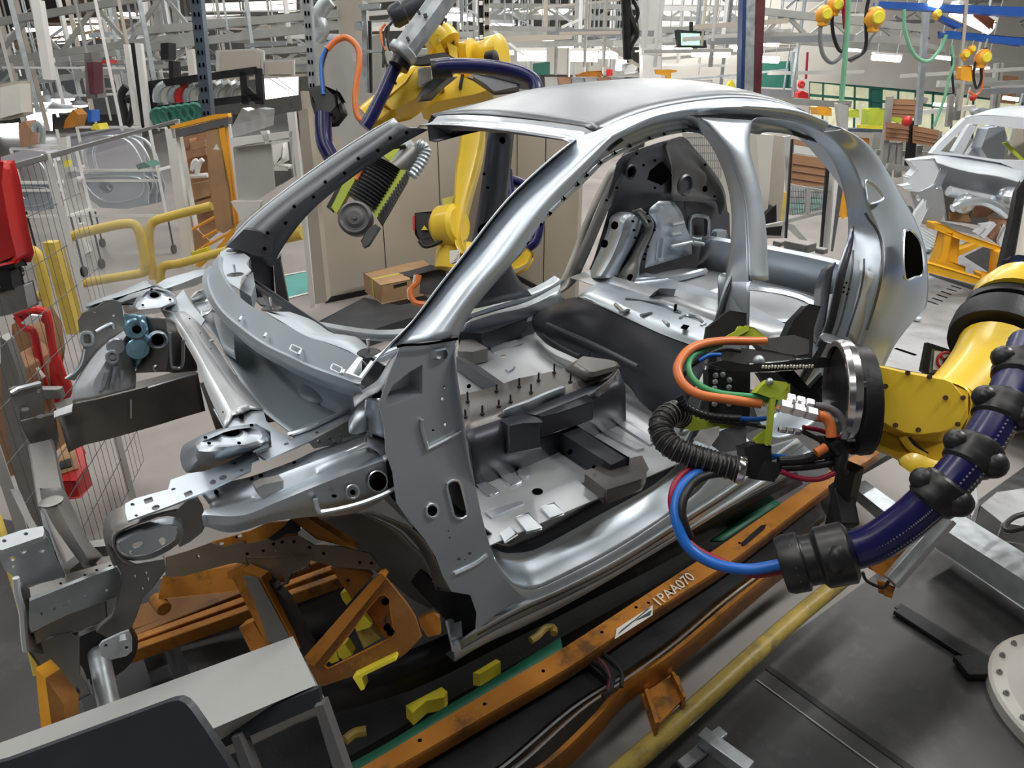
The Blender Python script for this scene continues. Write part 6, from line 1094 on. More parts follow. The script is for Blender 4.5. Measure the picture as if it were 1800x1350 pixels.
build(m, 'wire_mesh', M_['grey plastic'], fe_)
for p in (f0, f1, fm): m = MB(); m.bar(p, p + Vector((0, 0, 1.86)), .035, .035); build(m, 'fence_post', WP, fe_)
m = MB(); m.bar(fm + Vector((0, 0, 1.85)), f1 + Vector((0, 0, 1.85)), .02, .02); build(m, 'top_rail', M_['grey plastic'], fe_)
m = MB(); a = f0 + fd_ * .1; b = f1; m.plate([a + Vector((0, 0, .9)), b + Vector((0, 0, .9)), b + Vector((0, 0, 1.8)), a + Vector((0, 0, 1.8))], (.004, 0, 0)); build(m, 'clear_sheet', M_['glass'], fe_)
# yellow guard rails
YS = M_['safety yellow']
def gr_(lab, paths, d, r_=.03): 
    o = thing('yellow_guard_rail', on([paths[0][0]], 'd', d)[0] * 1, lab, 'guard rail')
    for p in paths: m = MB(); m.tube(on(p, 'd', d), r_, 12); build(m, 'bent_tube', YS, o)
    return o
gr_('yellow bent guard rail at the far left, next to the square yellow bollard', [PX('30 440 55 440 68 455 78 500 88 560 98 600'), PX('45 526 75 520')], 3.9)
gr_('closed yellow guard rail loop in front of the door racks', [PX('142 560 128 470 120 430 128 415 175 402 225 393 242 402 252 440 255 470 248 480 190 490 135 500')], 4.6)
gr_('yellow guard rail behind the white door post', [PX('270 490 262 420 268 392 300 380 372 362'), PX('282 500 286 470 320 462 400 440')], 4.9)
m = MB(); q = on(PX('478 420 530 408'), 'd', 5.2); m.cyl(q[0], q[1], .055, 14); tag(build(m, 'yellow_guard_tube', YS), 'thick yellow tube visible through the far front door opening', 'guard rail')
m = MB(); q = on(PX('90 424 131 585'), 'd', 3.7); m.bar(*q, .06, .06); tag(build(m, 'square_bollard', YS, None, bev=.004), 'square yellow bollard behind the wire fence', 'bollard')
# doorway frame with orange post
of = thing('orange_gate_frame', pt(415, 470, 'z', 0), 'gate frame with white left post, orange right post and grey orange lintel', 'gate')
for nm, mt_, s, th in (('gate_post', WP, '150 140 205 130 330 1040 275 1045', .06), ('orange_post', M_['hoist orange'], '490 118 525 112 605 740 580 760', .06), ('orange_post', M_['hoist orange'], '340 1010 470 905 520 850 600 740 560 870 480 920 370 1020', .03), ('pale_edge', WP, '548 105 560 105 636 715 622 735', .03), ('lintel', M_['grey plastic'], '190 140 550 55 552 115 200 190', .08), ('lintel_edge', M_['hoist orange'], '180 118 460 45 545 38 550 58 190 140', .07), ('inner_post', M_['cardboard'], '410 140 485 125 560 500 590 760 520 800 480 780 430 500', .05)):
    m = MB(); m.plate(on(w5(s), 'd', 5.3), FH * th); build(m, nm, mt_, of, None, bev=.004)
m = MB(); m.plate(on(w5('455 265 475 230 495 268'), 'd', 5.25), FH * .004); build(m, 'warning_triangle', M_['paper'], of)
tr_ = thing('brown_parts_shelf', pt(340, 440, 'z', 0), 'tall shelf of brown boxes seen through the orange gate', 'shelf')
m = MB(); m.plate(on(w5('200 200 420 150 480 800 320 930 260 500'), 'd', 6.6), FH * .05); build(m, 'back_board', M_['brown card'], tr_)
for i, s in enumerate(('215 220 300 200 305 250 220 265', '310 225 400 205 402 250 312 268', '240 290 400 250 410 300 250 330', '270 500 430 470 440 560 280 600', '300 620 440 580 450 640 310 680')): m = MB(); m.plate(on(w5(s), 'd', 6.4), FH * .15); build(m, 'brown_box', M_['cardboard'] if i % 2 else M_['brown card'], tr_, bev=.005)
m = MB()
for s in ('240 370 270 350 275 400 255 450', '320 400 330 350 350 340 335 390', '350 420 370 350 390 330', '280 440 420 430'): m.tube(on(w5(s), 'd', 6.3), .02, 8)
build(m, 'pale_part', WP, tr_)
m = MB()
for s in ('300 790 480 690', '390 830 560 740', '420 880 560 800', '350 920 440 860'): m.tube(on(w5(s), 'd', 5.8), .012, 6)
tag(build(m, 'orange_rod_stack', M_['hoist orange']), 'thin orange rods leaning below the brown shelf', 'rods')
simple('tan_sheet', M_['cardboard'], 'tan cardboard sheet lying low behind the orange gate', 'sheet', [(w5, '300 830 340 770 440 860 400 930 330 940', 5.9, .02)])
bars('yellow_floor_bar', M_['bright yellow'], 'short bright yellow bar under the orange gate', 'bar', [(w5, '330 945 430 910', 5.2)], .05)
# white machine enclosure between gate and partition
en = thing('white_enclosure', pt(470, 430, 'z', 0), 'white framed machine enclosure with clear panels, left of the beige partition', 'enclosure')
for s in ('560 195 960 150 960 185 575 245', '930 30 975 25 1110 1280 1080 1285 1010 600 960 300', '570 600 760 600 750 640 640 720', '760 150 800 148 815 215 790 225', '830 215 960 195 990 440 975 440 945 215 835 235'): m = MB(); m.plate(on(w5(s), 'd', 5.1), FH * .05); build(m, 'frame_member', WP, en, bev=.003)
m = MB(); m.plate(on(w5('580 250 825 228 850 520 700 610 620 620'), 'd', 5.15), FH * .02); build(m, 'grey_panel', M_['light grey paint'], en); m = MB(); m.plate(on(w5('560 110 930 30 955 150 565 195'), 'd', 5.15), FH * .006); build(m, 'clear_panel', M_['glass'], en)
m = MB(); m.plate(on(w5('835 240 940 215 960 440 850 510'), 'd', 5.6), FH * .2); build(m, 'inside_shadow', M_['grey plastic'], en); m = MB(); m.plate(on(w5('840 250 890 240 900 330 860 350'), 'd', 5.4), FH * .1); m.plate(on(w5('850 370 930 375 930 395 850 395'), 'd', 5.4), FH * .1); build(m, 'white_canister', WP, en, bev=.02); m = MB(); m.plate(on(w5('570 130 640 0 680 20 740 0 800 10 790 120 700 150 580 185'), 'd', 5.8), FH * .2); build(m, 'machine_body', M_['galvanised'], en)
cn = simple('beige_column', M_['beige panel'], 'beige steel column left of the partition', 'column', [(w5, '1000 20 1060 0 1185 1240 1110 1260', 4.9, .12)])
simple('wall_column_upper', M_['beige panel'], None, None, [(vI, '275 0 410 0 450 480 340 500 300 250', 6.6, .25)], kind='structure')
simple('white_wall_panel', M_['light grey paint'], 'light grey wall panel with a notice, behind the red hose loop', 'panel', [(vI, '130 240 520 180 600 350 520 640 340 800 140 560', 6.4, .05)])
simple('wall_notice', M_['white paint'], 'small white notice on the grey wall panel', 'notice', [(vI, '358 280 410 278 412 322 360 325', 6.3, .01)])
cl = thing('cable_riser', on(vI('430 400'), 'd', 6.2)[0], 'metal cable riser with bracket beside the far robot', 'riser')
for s in ('405 20 430 20 440 490 415 480', '440 110 455 110 460 490 448 490'): m = MB(); m.plate(on(vI(s), 'd', 6.2), FH * .05); build(m, 'riser_pipe', GP if '405' in s else BK, cl)
m = MB(); m.plate(on(vI('390 28 500 20 500 42 410 50'), 'd', 6.15), FH * .06); m.plate(on(vI('370 120 405 115 405 155 372 155'), 'd', 6.1), FH * .06); m.plate(on(vI('410 265 520 262 520 275 410 278'), 'd', 6.1), FH * .06); build(m, 'riser_bracket', GP, cl, bev=.005)
# door racks: one rack with doors, copied
def door(mb_, c, u, v, s):   # a car door outline: window frame and pressed lower skin
    P = lambda a, b: c + u * a * s + v * b * s
    mb_.tube([P(-.5, .02), P(-.48, .30), P(-.30, .46), P(.05, .52), P(.32, .46), P(.44, .25), P(.46, .02)], .022 * s, 8)
    return [P(-.5, 0), P(.46, 0), P(.50, -.2), P(.44, -.45), P(.1, -.52), P(-.3, -.5), P(-.5, -.3)]
def rack(name, s, d, sc_, lab, n=3):
    c = on(PX(s), 'd', d)[0]; u, v = RT.copy(), Vector((0, 0, 1)); o = thing(name, Vector((c.x, c.y, 0)), lab, 'door rack')
    for k in range(n):
        m = MB(); cc = c + FH * (.12 * k) + u * .05 * k; out_ = door(m, cc, u, v, sc_); dr = build(m, 'window_frame', BR, o, ang=60)
        m = MB(); m.plate(out_, FH * .02, [[cc + u * (-.15 + .12 * math.cos(t)) * sc_ + v * (-.2 + .09 * math.sin(t)) * sc_ for t in [i * .785 for i in range(8)]]]); ds = build(m, 'door_skin', Z, o, 'pressed silver car door', bev=.01)
        m = MB(); m.tube([cc - FH * .02 + u * a * sc_ + v * b * sc_ for a, b in ((-.38, -.06), (.38, -.06), (.38, -.3), (.1, -.4), (-.2, -.4), (-.38, -.25))], .012 * sc_, 6, closed=True); build(m, 'pressed_bead', BR, ds)
    m = MB(); w_, h_ = .68 * sc_, .62 * sc_
    for a in (-w_, w_):
        for dz in (0, .45): m.bar(c + u * a + FH * dz + v * -h_, c + u * a + FH * dz + v * h_, .035, .035)
    for b in (-h_, -.1 * sc_, .05 * sc_): m.bar(c - u * w_ + v * b - FH * .02, c + u * w_ + v * b - FH * .02, .03, .03)
    for b in (-h_, .05 * sc_): m.bar(c + u * w_ + v * b, c + u * w_ + v * b + FH * .45, .03, .03); m.bar(c - u * w_ + v * b, c - u * w_ + v * b + FH * .45, .03, .03)
    m.bar(c - u * w_ + v * h_ + FH * .45, c + u * w_ + v * h_ + FH * .45, .03, .03); build(m, 'rack_frame', WP, o)
    for a in (-w_, w_):
        for dz in (.03, .42):
            p = Vector((0, 0, 0)) + c + u * a + FH * dz; p.z = .06; m = MB(); m.lathe(p - u * .02, u, [(.02, 0), (.06, .005), (.06, .035), (.02, .04)], 14); m.bar(p, c + u * a + FH * dz + v * -h_, .02, .02); build(m, 'caster', BK, o)
    return o
rack('door_rack', '198 305', 9.4, .86, 'white wheeled rack holding silver car doors, in the middle of the left side')
rack('door_rack', '48 325', 8.2, .56, 'white rack with one silver car door at the far left edge', 2)
simple('milky_screen', M_['milky sheet'], 'pale lilac plastic screen standing behind the silver door rack', 'screen', [(w6, '590 1180 1230 1090 1290 1500 1290 1640 620 1650 600 1300', 11.5, .02)])
simple('screen_edge', M_['grey rubber'], 'dark top edge of the pale lilac screen', 'trim', [(w6, '570 1210 1240 1085 1240 1100 600 1230', 11.4, .02), (w6, '600 1300 1240 1160 1240 1172 600 1316', 11.3, .02)])
simple('curved_cover', M_['milky sheet'], 'white curved plastic cover behind the left door rack', 'cover', [(vJ, '0 830 120 790 240 800 290 850 230 850 60 860 10 880', 6.4, .2)])
pc = thing('control_box', on(vJ('340 800'), 'd', 5.4)[0], 'small pale control box with yellow plate on a post, between the door racks', 'control box')
for s, mt_ in (('300 730 350 720 355 790 308 795', WP), ('310 790 355 790 395 1035 350 1040', M_['light grey paint']), ('335 850 355 845 358 880 340 885', M_['bright yellow']), ('350 910 375 905 380 940 355 945', M_['grey rubber'])): m = MB(); m.plate(on(vJ(s), 'd', 5.4 if mt_ != M_['bright yellow'] else 5.3), FH * .05); build(m, 'box_face', mt_, pc)
simple('green_tray', M_['dark green'], 'green tray on top of the white door rack', 'tray', [(vJ, '715 870 760 855 795 880 730 895', 9.0, .3)])
simple('white_bottle', WP, 'white plastic bottle on the floor under the door rack', 'bottle', [(vJ, '410 1180 430 1180 435 1260 465 1330 440 1345 425 1300', 5.0, .05)])
# black rack with curved pillars and dark bin
br2 = thing('black_parts_rack', on(vJ('1080 640'), 'd', 8)[0], 'black steel rack of curved silver body pillars above a dark green bin', 'rack')
m = MB()
for s in ('770 450 1360 370', '800 580 1380 510', '1365 360 1380 550', '1285 380 1300 550', '780 440 830 590', '1300 470 1370 540'): m.bar(*on(vJ(s), 'd', 8), .07, .07)
m.plate(on(vJ('805 570 1050 535 1050 550 810 590'), 'd', 7.8), FH * .1); build(m, 'rack_frame', BK, br2)
for i, x in enumerate(range(840, 1280, 38)):
    if 1030 < x < 1080: continue
    m = MB(); m.tube(on(vJ([x - 10, 540, x - 12, 500, x + 5, 460, x + 35, 440]), 'd', 8 + .02 * i), .05, 8); build(m, 'body_pillar', (BR, M_['light grey paint'], M_['red paint'])[2 if i == 3 else i % 2], br2)
m = MB(); m.plate(on(vJ('805 590 1050 545 1060 610 1000 635 840 665 810 640'), 'd', 7.7), FH * .3); bn = build(m, 'dark_bin', M_['dark green'], br2, 'dark green bin with round recesses', bev=.02); m = MB()
for x in range(840, 1050, 38): m.lathe(on(vJ([x, 618 - (x - 840) * .14]), 'd', 7.68)[0], -FH, [(.10, 0), (.08, .02), (.06, .01)], 12)
build(m, 'bin_recess', M_['dark green'], bn)
# left edge: red tank, shelf, brown boxes, red trolley
rt = thing('red_tank_unit', on(w1('30 80'), 'd', 2.6)[0], 'red tank on a dark stand at the far left edge', 'tank')
for s, mt_, nm in (('-60 -280 0 -270 20 -200 60 20 85 120 75 150 -60 165', M_['red paint'], 'tank_body'), ('-60 160 60 150 70 180 -60 190', M_['black'], 'dark_neck'), ('-60 190 40 190 60 270 -60 300', M_['black'], 'dark_stand'), ('-60 310 100 255 125 355 60 380 -60 400', M_['dull steel'], 'steel_box')): m = MB(); m.plate(on(w1(s), 'd', 2.6), FH * .06); build(m, nm, mt_, rt, bev=.02 if nm == 'tank_body' else .004)
simple('brown_cabinet', M_['brown card'], 'tall brown cabinet at the left edge behind the car nose', 'cabinet', [(w1, '-60 640 0 600 60 650 150 1060 30 1100 -60 1110', 2.9, .3)], bev=.004)
simple('grey_locker_post', M_['dull steel'], 'grey steel post in front of the brown cabinet', 'post', [(w1, '0 480 30 500 80 640 120 1000 210 1350 150 1350 60 1080 10 800', 2.7, .05)])
rt2 = thing('red_trolley', pt(60, 680, 'z', .3), 'red plastic trolley frame holding brown paper sacks on the left', 'trolley')
m = MB()
for s in ('70 380 120 365 190 365 210 400 230 520 260 640', '75 390 110 440 150 470 180 640 200 700', '240 560 270 640 300 720 250 800'): m.tube(on(w1(s), 'd', 3.1), .018, 8)
m.plate(on(w1('215 600 245 560 275 650 300 740 250 800 225 720'), 'd', 3.1), FH * .03); m.plate(on(w1('70 385 190 360 210 400 200 430 170 400 100 410'), 'd', 3.1), FH * .03); build(m, 'red_frame', M_['red paint'], rt2)
m = MB(); m.plate(on(w1('70 440 110 420 150 480 170 600 150 690 100 660 70 560'), 'd', 3.15), FH * .2); build(m, 'paper_sack', M_['cardboard'], rt2, bev=.02)
m = MB(); m.plate(on(w1('90 420 130 385 175 390 165 420 120 430'), 'd', 3.05), FH * .02); m.plate(on(w1('100 640 130 585 190 660 150 690'), 'd', 3.05), FH * .02); build(m, 'white_paper', WP, rt2)
bxp = thing('red_crate', pt(125, 840, 'z', 0), 'red crate with a cardboard insert on the floor behind the front bumper', 'crate'); m = MB(); m.plate(on(w1('265 935 350 920 385 1050 330 1110 250 1120 260 1000'), 'z', .35), (0, 0, -.10)); build(m, 'crate_body', M_['red paint'], bxp, bev=.008); m = MB(); m.plate(on(w1('262 945 320 930 345 1060 255 1090'), 'z', .352), (0, 0, .004)); build(m, 'cardboard_insert', M_['cardboard'], bxp); m = MB(); m.plate(on(w1('262 1030 310 1015 318 1050 262 1065'), 'z', .358), (0, 0, .003)); build(m, 'hand_hole', M_['black'], bxp)
# ================================================================== overhead and distance
def lampd(vw, s, d, r_, lab=None, g='round high bay lamps under the roof'):
    c = on(vw(s), 'd', d)[0]; o = thing('high_bay_lamp', c, lab or 'round white high bay lamp glowing under the dark roof', 'lamp', g)
    m = MB(); m.lathe(c, (0, 0, 1), [(r_, 0), (r_ * .9, r_ * .25), (r_ * .3, r_ * .6), (r_ * .2, r_ * 1.1)], 16); build(m, 'lamp_shade', M_['grey rubber'], o); m = MB(); m.lathe(c - Vector((0, 0, r_ * .12)), (0, 0, 1), [(r_ * .2, -r_ * .15), (r_ * .8, -r_ * .05), (r_ * .92, r_ * .12)], 16); build(m, 'bulb', M_['lamp glow'], o); m = MB(); m.bar(c + Vector((0, 0, r_)), Vector((c.x, c.y, 7.0)), .02, .02); build(m, 'suspension_rod', GP, o)
for s, d, r_ in (('1125 115', 22, .30), ('222 250', 22, .33), ('233 482', 22, .26), ('1060 432', 20, .28), ('320 555', 20, .35), ('545 955', 14, .26), ('560 865', 14, .2), ('425 895', 14, .2), ('705 925', 12, .12), ('430 980', 14, .16), ('1535 388', 20, .15), ('1590 380', 20, .15), ('1385 775', 12, .05), ('1690 765', 12, .05)): lampd(w6, s, d, r_)
for s, d, r_ in (('1010 95', 20, .3), ('870 85', 24, .2), ('1120 130', 22, .55), ('640 75', 24, .3)): lampd(vI if s[0] != '1' or True else vI, s, d, r_)
def tube_lamp(vw, s, d, r_=.09):
    a, b = on(vw(s), 'd', d); o = thing('tube_lamp', a.lerp(b, .5), 'long fluorescent tube lamp under the mezzanine', 'lamp', 'fluorescent tube lamps'); up = Vector((0, 0, r_)); m = MB(); m.bar(a + up * .6, b + up * .6, r_ * 1.2, r_ * .3); build(m, 'lamp_housing', WP, o); m = MB(); m.tube([a, b], r_ * .45, 8); build(m, 'tube', M_['lamp glow'], o)
    for t in (.15, .85): c = a.lerp(b, t) + up * .7; m = MB(); m.bar(c, Vector((c.x, c.y, 7.0)), .012, .012); build(m, 'suspension_rod', GP, o)
for vw, s, d, r_ in ((vK, '80 212 215 222', 15, .1), (vK, '230 215 330 225', 15, .1), (vK, '300 240 470 245', 14, .13), (vK, '610 268 690 272', 14, .12), (vK, '620 200 690 204', 16, .08), (vK, '1115 258 1240 268', 15, .12), (vK, '1480 50 1650 130', 9, .14), (vK, '1000 222 1060 226', 18, .1), (vK, '1400 258 1470 266', 18, .08), (vK, '470 215 530 220', 16, .08), (vK, '1560 308 1640 312', 16, .08), (vK, '1375 5 1420 15', 8, .10),
    (vI, '965 213 1200 216', 14, .11), (vI, '1240 212 1420 218', 14, .11), (vI, '1230 296 1380 296', 13, .17), (vI, '1510 298 1650 300', 13, .17), (vI, '1660 292 1760 292', 14, .12), (vI, '1150 275 1210 278', 16, .08), (vI, '1430 240 1560 243', 18, .1), (vI, '870 60 930 62', 18, .12), (vI, '860 92 960 95', 17, .14), (vI, '1750 345 1800 345', 12, .17)): tube_lamp(vw, s, d, r_)
# warm roof lights, a lit duct painted as a glowing band, daylight openings
for i, (vw, s, d, mt_, nm, lab) in enumerate(((w6, '390 235 1000 140 1010 230 420 330', 31, 'warm glow', 'warm_light_band', 'brightly lit warm duct band at the upper left, painted as a glow'), (w6, '430 350 840 290 900 320 440 400', 30, 'warm glow', 'warm_light_band', 'lower warm lit band below the bright duct band'), (w6, '0 1090 150 1080 150 1240 0 1260', 30, 'daylight', 'bright_opening', 'white daylight opening at the left edge'), (w6, '210 820 405 800 400 905 215 920', 30, 'daylight', 'bright_opening', 'white daylight opening high above the brown sheet'), (w6, '225 960 440 930 450 1150 240 1090', 30, 'daylight', 'bright_opening', 'large white daylight opening left of the lamps'), (vJ, '1350 420 1570 400 1570 500 1360 530', 30, 'daylight', 'bright_opening', 'white daylight opening behind the black parts rack'), (vJ, '1060 20 1560 0 1560 60 1070 90', 40, 'warm glow', 'warm_light_band', 'warm roof light band right of the grey perforated post'), (w6, '470 520 700 490 700 530 480 560', 38, 'warm glow', 'warm_light_band', 'small warm lit strip above the machines'), (vI, '1060 30 1500 20 1500 75 1080 85', 40, 'warm glow', 'warm_light_band', 'warm lit roof strip above the car roof'))):
    m = MB(); m.plate(on(vw(s), 'd', d), FH * .1); tag(build(m, nm, M_[mt_]), lab, 'light')
# ducts and roof beams at the upper left
for s, d, r_, mt_, lab in (('0 330 400 260 1100 170', 34, .35, 'warm duct', 'large bronze ventilation duct under the roof'), ('0 410 400 340 1100 260', 33, .28, 'warm duct', 'lower bronze ventilation duct parallel to the large one'), ('750 0 760 130', 30, .5, 'warm duct', 'vertical brown duct above the bright duct band'), ('1450 30 1460 190', 30, .45, 'warm duct', 'vertical brown duct right of the high bay lamp')):
    if 'warm duct' not in M_: defm('warm duct', (.34, .22, .13), .3, .5, .3, .6)
    m = MB(); m.tube(on(w6(s), 'd', d), r_, 16); tag(build(m, 'ventilation_duct', M_['warm duct']), lab, 'duct')
simple('roof_panel_dark', M_['roof dark'], 'dark sloping roof panel at the upper left', 'roof panel', [(w6, '-50 -50 700 -50 700 150 380 200 0 280 -50 280', 45, .1)])
# individual posts and beams copied from the picture
T6 = lambda *s: [(w6, t, d) for t, d in s]
bars('white_steel_post', WP, 'tall white steel post at the upper left in front of the bright duct band', 'post', T6(('330 0 440 700', 9)), .10)
bars('white_steel_post', WP, 'left one of two close white posts beside the black rack', 'post', T6(('1115 390 1210 1100', 8)), .05)
bars('white_steel_post', WP, 'right one of two close white posts beside the black rack', 'post', T6(('1222 380 1310 1130', 7.9)), .06)
bars('dark_post', BK, 'dark thin post between two white posts', 'post', T6(('1185 380 1290 1140', 8.1)), .07)
bars('white_steel_post', WP, 'slim white post left of the grey perforated post', 'post', T6(('1250 0 1300 430', 14)), .12)
for s, lab in (('1380 0 1400 330', 'pale post first from the left behind the perforated post'), ('1540 0 1565 260', 'pale post close to the grey perforated post')): bars('steel_post', TP, lab, 'post', T6((s, 13)), .1)
def perf_post(pl, pr, pl2, pr2, d, mt_, lab, holes=True):
    m = MB(); q = on(PX(f'{pl[0]} {pl[1]} {pr[0]} {pr[1]} {pr2[0]} {pr2[1]} {pl2[0]} {pl2[1]}'), 'd', d); m.plate(q, FH * .08); o = tag(build(m, 'perforated_post', mt_), lab, 'post'); ORG[o.name] = Vector(o.location); m = MB()
    n = int((q[0] - q[3]).length / .08)
    for i in range(n):
        for k in (.3, .7): c = q[0].lerp(q[3], (i + .5) / n).lerp(q[1].lerp(q[2], (i + .5) / n), k); m.box(c, (.012, .012, .03), M=Matrix((RT, FH, UP)).transposed())
    build(m, 'post_hole', M_['hole black'] if mt_ is not M_['black'] else WP, o)
perf_post((333, -10), (352, -10), (355, 210), (372, 208), 6, M_['blue post'], 'blue-grey perforated post above the orange gate')
perf_post((530, -10), (545, -10), (543, 160), (556, 160), 6, M_['galvanised'], 'pale perforated post left of the far robot')
perf_post((841, -10), (849, -10), (843, 80), (850, 80), 5.5, M_['black'], 'black perforated post behind the far robot'); perf_post((850, -10), (860, -10), (852, 82), (861, 82), 5.5, M_['light grey paint'], 'white perforated post beside the black one')
for s, mt_, lab in (('1306 -10 1313 -10 1308 172 1302 172', 'dark blue', 'dark blue narrow upright of the column behind the car roof'), ('1312 -10 1328 -10 1324 175 1307 172', 'galvanised', 'grey perforated middle upright of the column behind the car roof'), ('1328 -10 1346 -10 1337 178 1324 176', 'red black', 'dark red upright of the column behind the car roof'), ('1300 172 1345 172 1345 420 1300 420', 'beige panel', 'pale lower column seen through the rear door opening')):
    simple('column_upright', M_[mt_], lab, 'column', [(PX, s, 7.4, .15)])
# framework clutter: posts, beams, hangers in three depths
def clutter(seed, n, x0, x1, y0, y1, d0, d1, mode):
    r = random.Random(seed)
    for i in range(n):
        x = r.uniform(x0, x1); y = r.uniform(y0, y1); d = r.uniform(d0, d1); t = r.choice(mode)
        if t == 'v': q = on(PX([x, y, x + (900 - x) * -.0 + (x - 900) * -.0002 * 80, min(y + r.uniform(25, 95), y1 + 40)]), 'd', d); w_ = r.uniform(.02, .06)
        elif t == 'h': l = r.uniform(60, 260); q = on(PX([x, y, x + l, y + l * r.uniform(-.10, .02)]), 'd', d); w_ = r.uniform(.025, .08)
        else: l = r.uniform(25, 70); q = on(PX([x, y, x + l, y + r.choice((-1, 1)) * l * r.uniform(.4, .9)]), 'd', d); w_ = r.uniform(.02, .045)
        if t == 'v': q[0] = Vector((q[0].x, q[0].y, 7.0)); q[1].x, q[1].y = q[0].x, q[0].y
        m = MB(); m.bar(*q, w_, w_); mt_ = r.choice(('truss paint', 'truss paint', 'light grey paint', 'galvanised', 'white paint', 'grey rubber', 'beige panel'))
        nm, lab, cat, g = {'v': ('frame_post', 'slim pale upright in the crowded overhead steelwork', 'post', 'uprights of the overhead steelwork'), 'h': ('frame_beam', 'long pale beam in the crowded overhead steelwork', 'beam', 'beams of the overhead steelwork'), 'g': ('frame_brace', 'slanting pale brace in the crowded overhead steelwork', 'brace', 'braces of the overhead steelwork')}[t]
        tag(build(m, nm, M_[mt_]), lab, cat, g)
clutter(3, 80, -20, 350, 20, 130, 10, 30, 'vvhhgg'); clutter(5, 70, 340, 640, 5, 130, 9, 28, 'vvhhg'); clutter(9, 95, 780, 1300, -5, 78, 9, 26, 'vvvhg'); clutter(11, 50, 760, 1290, 55, 92, 10, 24, 'hhhv'); clutter(13, 26, 1330, 1800, 0, 60, 12, 22, 'hgg'); clutter(17, 34, 20, 340, 110, 190, 9, 20, 'vvh'); clutter(21, 16, 1000, 1400, 95, 150, 14, 22, 'vh'); clutter(23, 8, 1560, 1800, 130, 230, 9, 15, 'vh')
# truss bays
def truss(x0, ya, yb, x1, yc, yd, d, n, lab):
    o = thing('roof_truss', on(PX([x0, ya]), 'd', d)[0], lab, 'truss'); T = lambda t: PX([x0 + (x1 - x0) * t, ya + (yc - ya) * t])[0]; B = lambda t: PX([x0 + (x1 - x0) * t, yb + (yd - yb) * t])[0]
    m = MB(); m.bar(*on([T(0), T(1)], 'd', d), .09, .09); build(m, 'top_chord', TP, o); m = MB(); m.bar(*on([B(0), B(1)], 'd', d), .09, .09); build(m, 'bottom_chord', TP, o); m = MB()
    for i in range(n): m.bar(*on([(T if i % 2 else B)(i / n), (B if i % 2 else T)((i + 1) / n)], 'd', d), .05, .05)
    build(m, 'lattice', TP, o)
truss(-10, 40, 108, 345, -20, 62, 11, 6, 'large lattice truss across the upper left corner'); truss(0, 118, 150, 330, 78, 110, 13, 9, 'second lattice truss below the bronze ducts'); truss(240, 55, 85, 640, 20, 40, 10, 9, 'lattice truss between the perforated posts'); truss(780, 62, 80, 1300, 50, 72, 13, 14, 'long lattice truss above the car roof'); truss(1340, 20, 62, 1620, 50, 72, 11, 7, 'mezzanine truss right of the blue column'); truss(860, 10, 30, 1300, 14, 34, 17, 14, 'distant lattice truss near the top edge'); truss(380, 95, 115, 560, 85, 105, 12, 6, 'short lattice truss left of the red hose')
# distant machines and crates at the left under the trusses
for i, (s, d, mt_, nm, lab, cat) in enumerate((('0 740 180 710 205 1010 0 1060', 9, 'beige panel', 'beige_machine_panel', 'weathered beige sheet panel at the upper left edge', 'panel'), ('0 770 170 735 190 990 0 1040', 8.95, 'paper', 'beige_sheet', 'pale sheet in the weathered beige frame', 'sheet'), ('740 470 800 460 860 860 760 870', 9, 'dull steel', 'steel_column', 'grey steel column with dark red slots', 'column'), ('760 550 820 545 830 820 790 830', 8.9, 'red black', 'red_slot_panel', 'dark red slotted panel on the grey steel column', 'panel'), ('1410 380 1480 375 1480 520 1415 530', 9, 'black metal', 'black_cabinet', 'small black cabinet by the white posts', 'cabinet'), ('1480 530 1520 540 1530 760 1490 760', 8.9, 'black', 'black_post', 'black post above the curved silver pillars', 'post'), ('850 530 960 525 960 555 850 560', 10, 'red paint', 'red_canister', 'small red canister among the steelwork', 'canister'), ('160 1090 220 1060 270 1160 260 1280 180 1290', 8.5, 'skin brown', 'brown_bundle', 'dark brown bundle near the left daylight opening', 'bundle'), ('570 1060 640 960 690 1010 660 1110 560 1130', 9, 'orange paint', 'orange_machine_arm', 'blurred orange machine arm under the bright lamps', 'machine'), ('800 1140 820 1090 860 1085 880 1140', 8.6, 'bright yellow', 'yellow_bin', 'small yellow cap on top of the pale screen', 'cap'), ('765 970 800 965 805 1070 770 1075', 9.5, 'blue rubber', 'blue_pipe', 'small blue pipe behind the pale screen', 'pipe'), ('1640 440 1690 430 1720 700 1660 700', 9, 'cream wall', 'cream_panel', 'cream panel left of the perforated post', 'panel'))): simple(nm, M_[mt_], lab, cat, [(w6, s, d, .2)])  # the yellow piece on the pale screen is a cap
for s, d, lab in (('1140 265 1350 255 1390 270 1390 390 1140 395', 8, 'large framed beige board behind the black parts rack'), ('1395 320 1550 315 1550 400 1400 400', 8, 'small framed beige board right of the large one')):
    simple('framed_board', M_['light grey paint'], lab, 'board', [(vJ, s, d, .05)]); v_ = vJ(s); c = (sum(p[0] for p in v_) / len(v_), sum(p[1] for p in v_) / len(v_)); q = [(c[0] + (p[0] - c[0]) * .82, c[1] + (p[1] - c[1]) * .82) for p in v_]; m = MB(); m.plate(on(q, 'd', d - .02), FH * .01); tag(build(m, 'board_inlay', M_['beige panel']), 'inlay of the ' + lab.replace(' behind', ', behind'), 'board')
m = MB(); m.tube(on(w6('1110 760 1070 830 1090 960 1130 1090 1170 950 1160 860 1110 880'), 'd', 8.5), .04, 8); tag(build(m, 'black_ring', M_['black']), 'black oval hoop left of the two white posts', 'hoop')
m = MB(); m.tube(on(w6('365 1260 370 1120 340 1090 310 1110 310 1160'), 'd', 8.5), .035, 8); tag(build(m, 'hooked_pipe', GP), 'hooked grey pipe near the left edge', 'pipe')
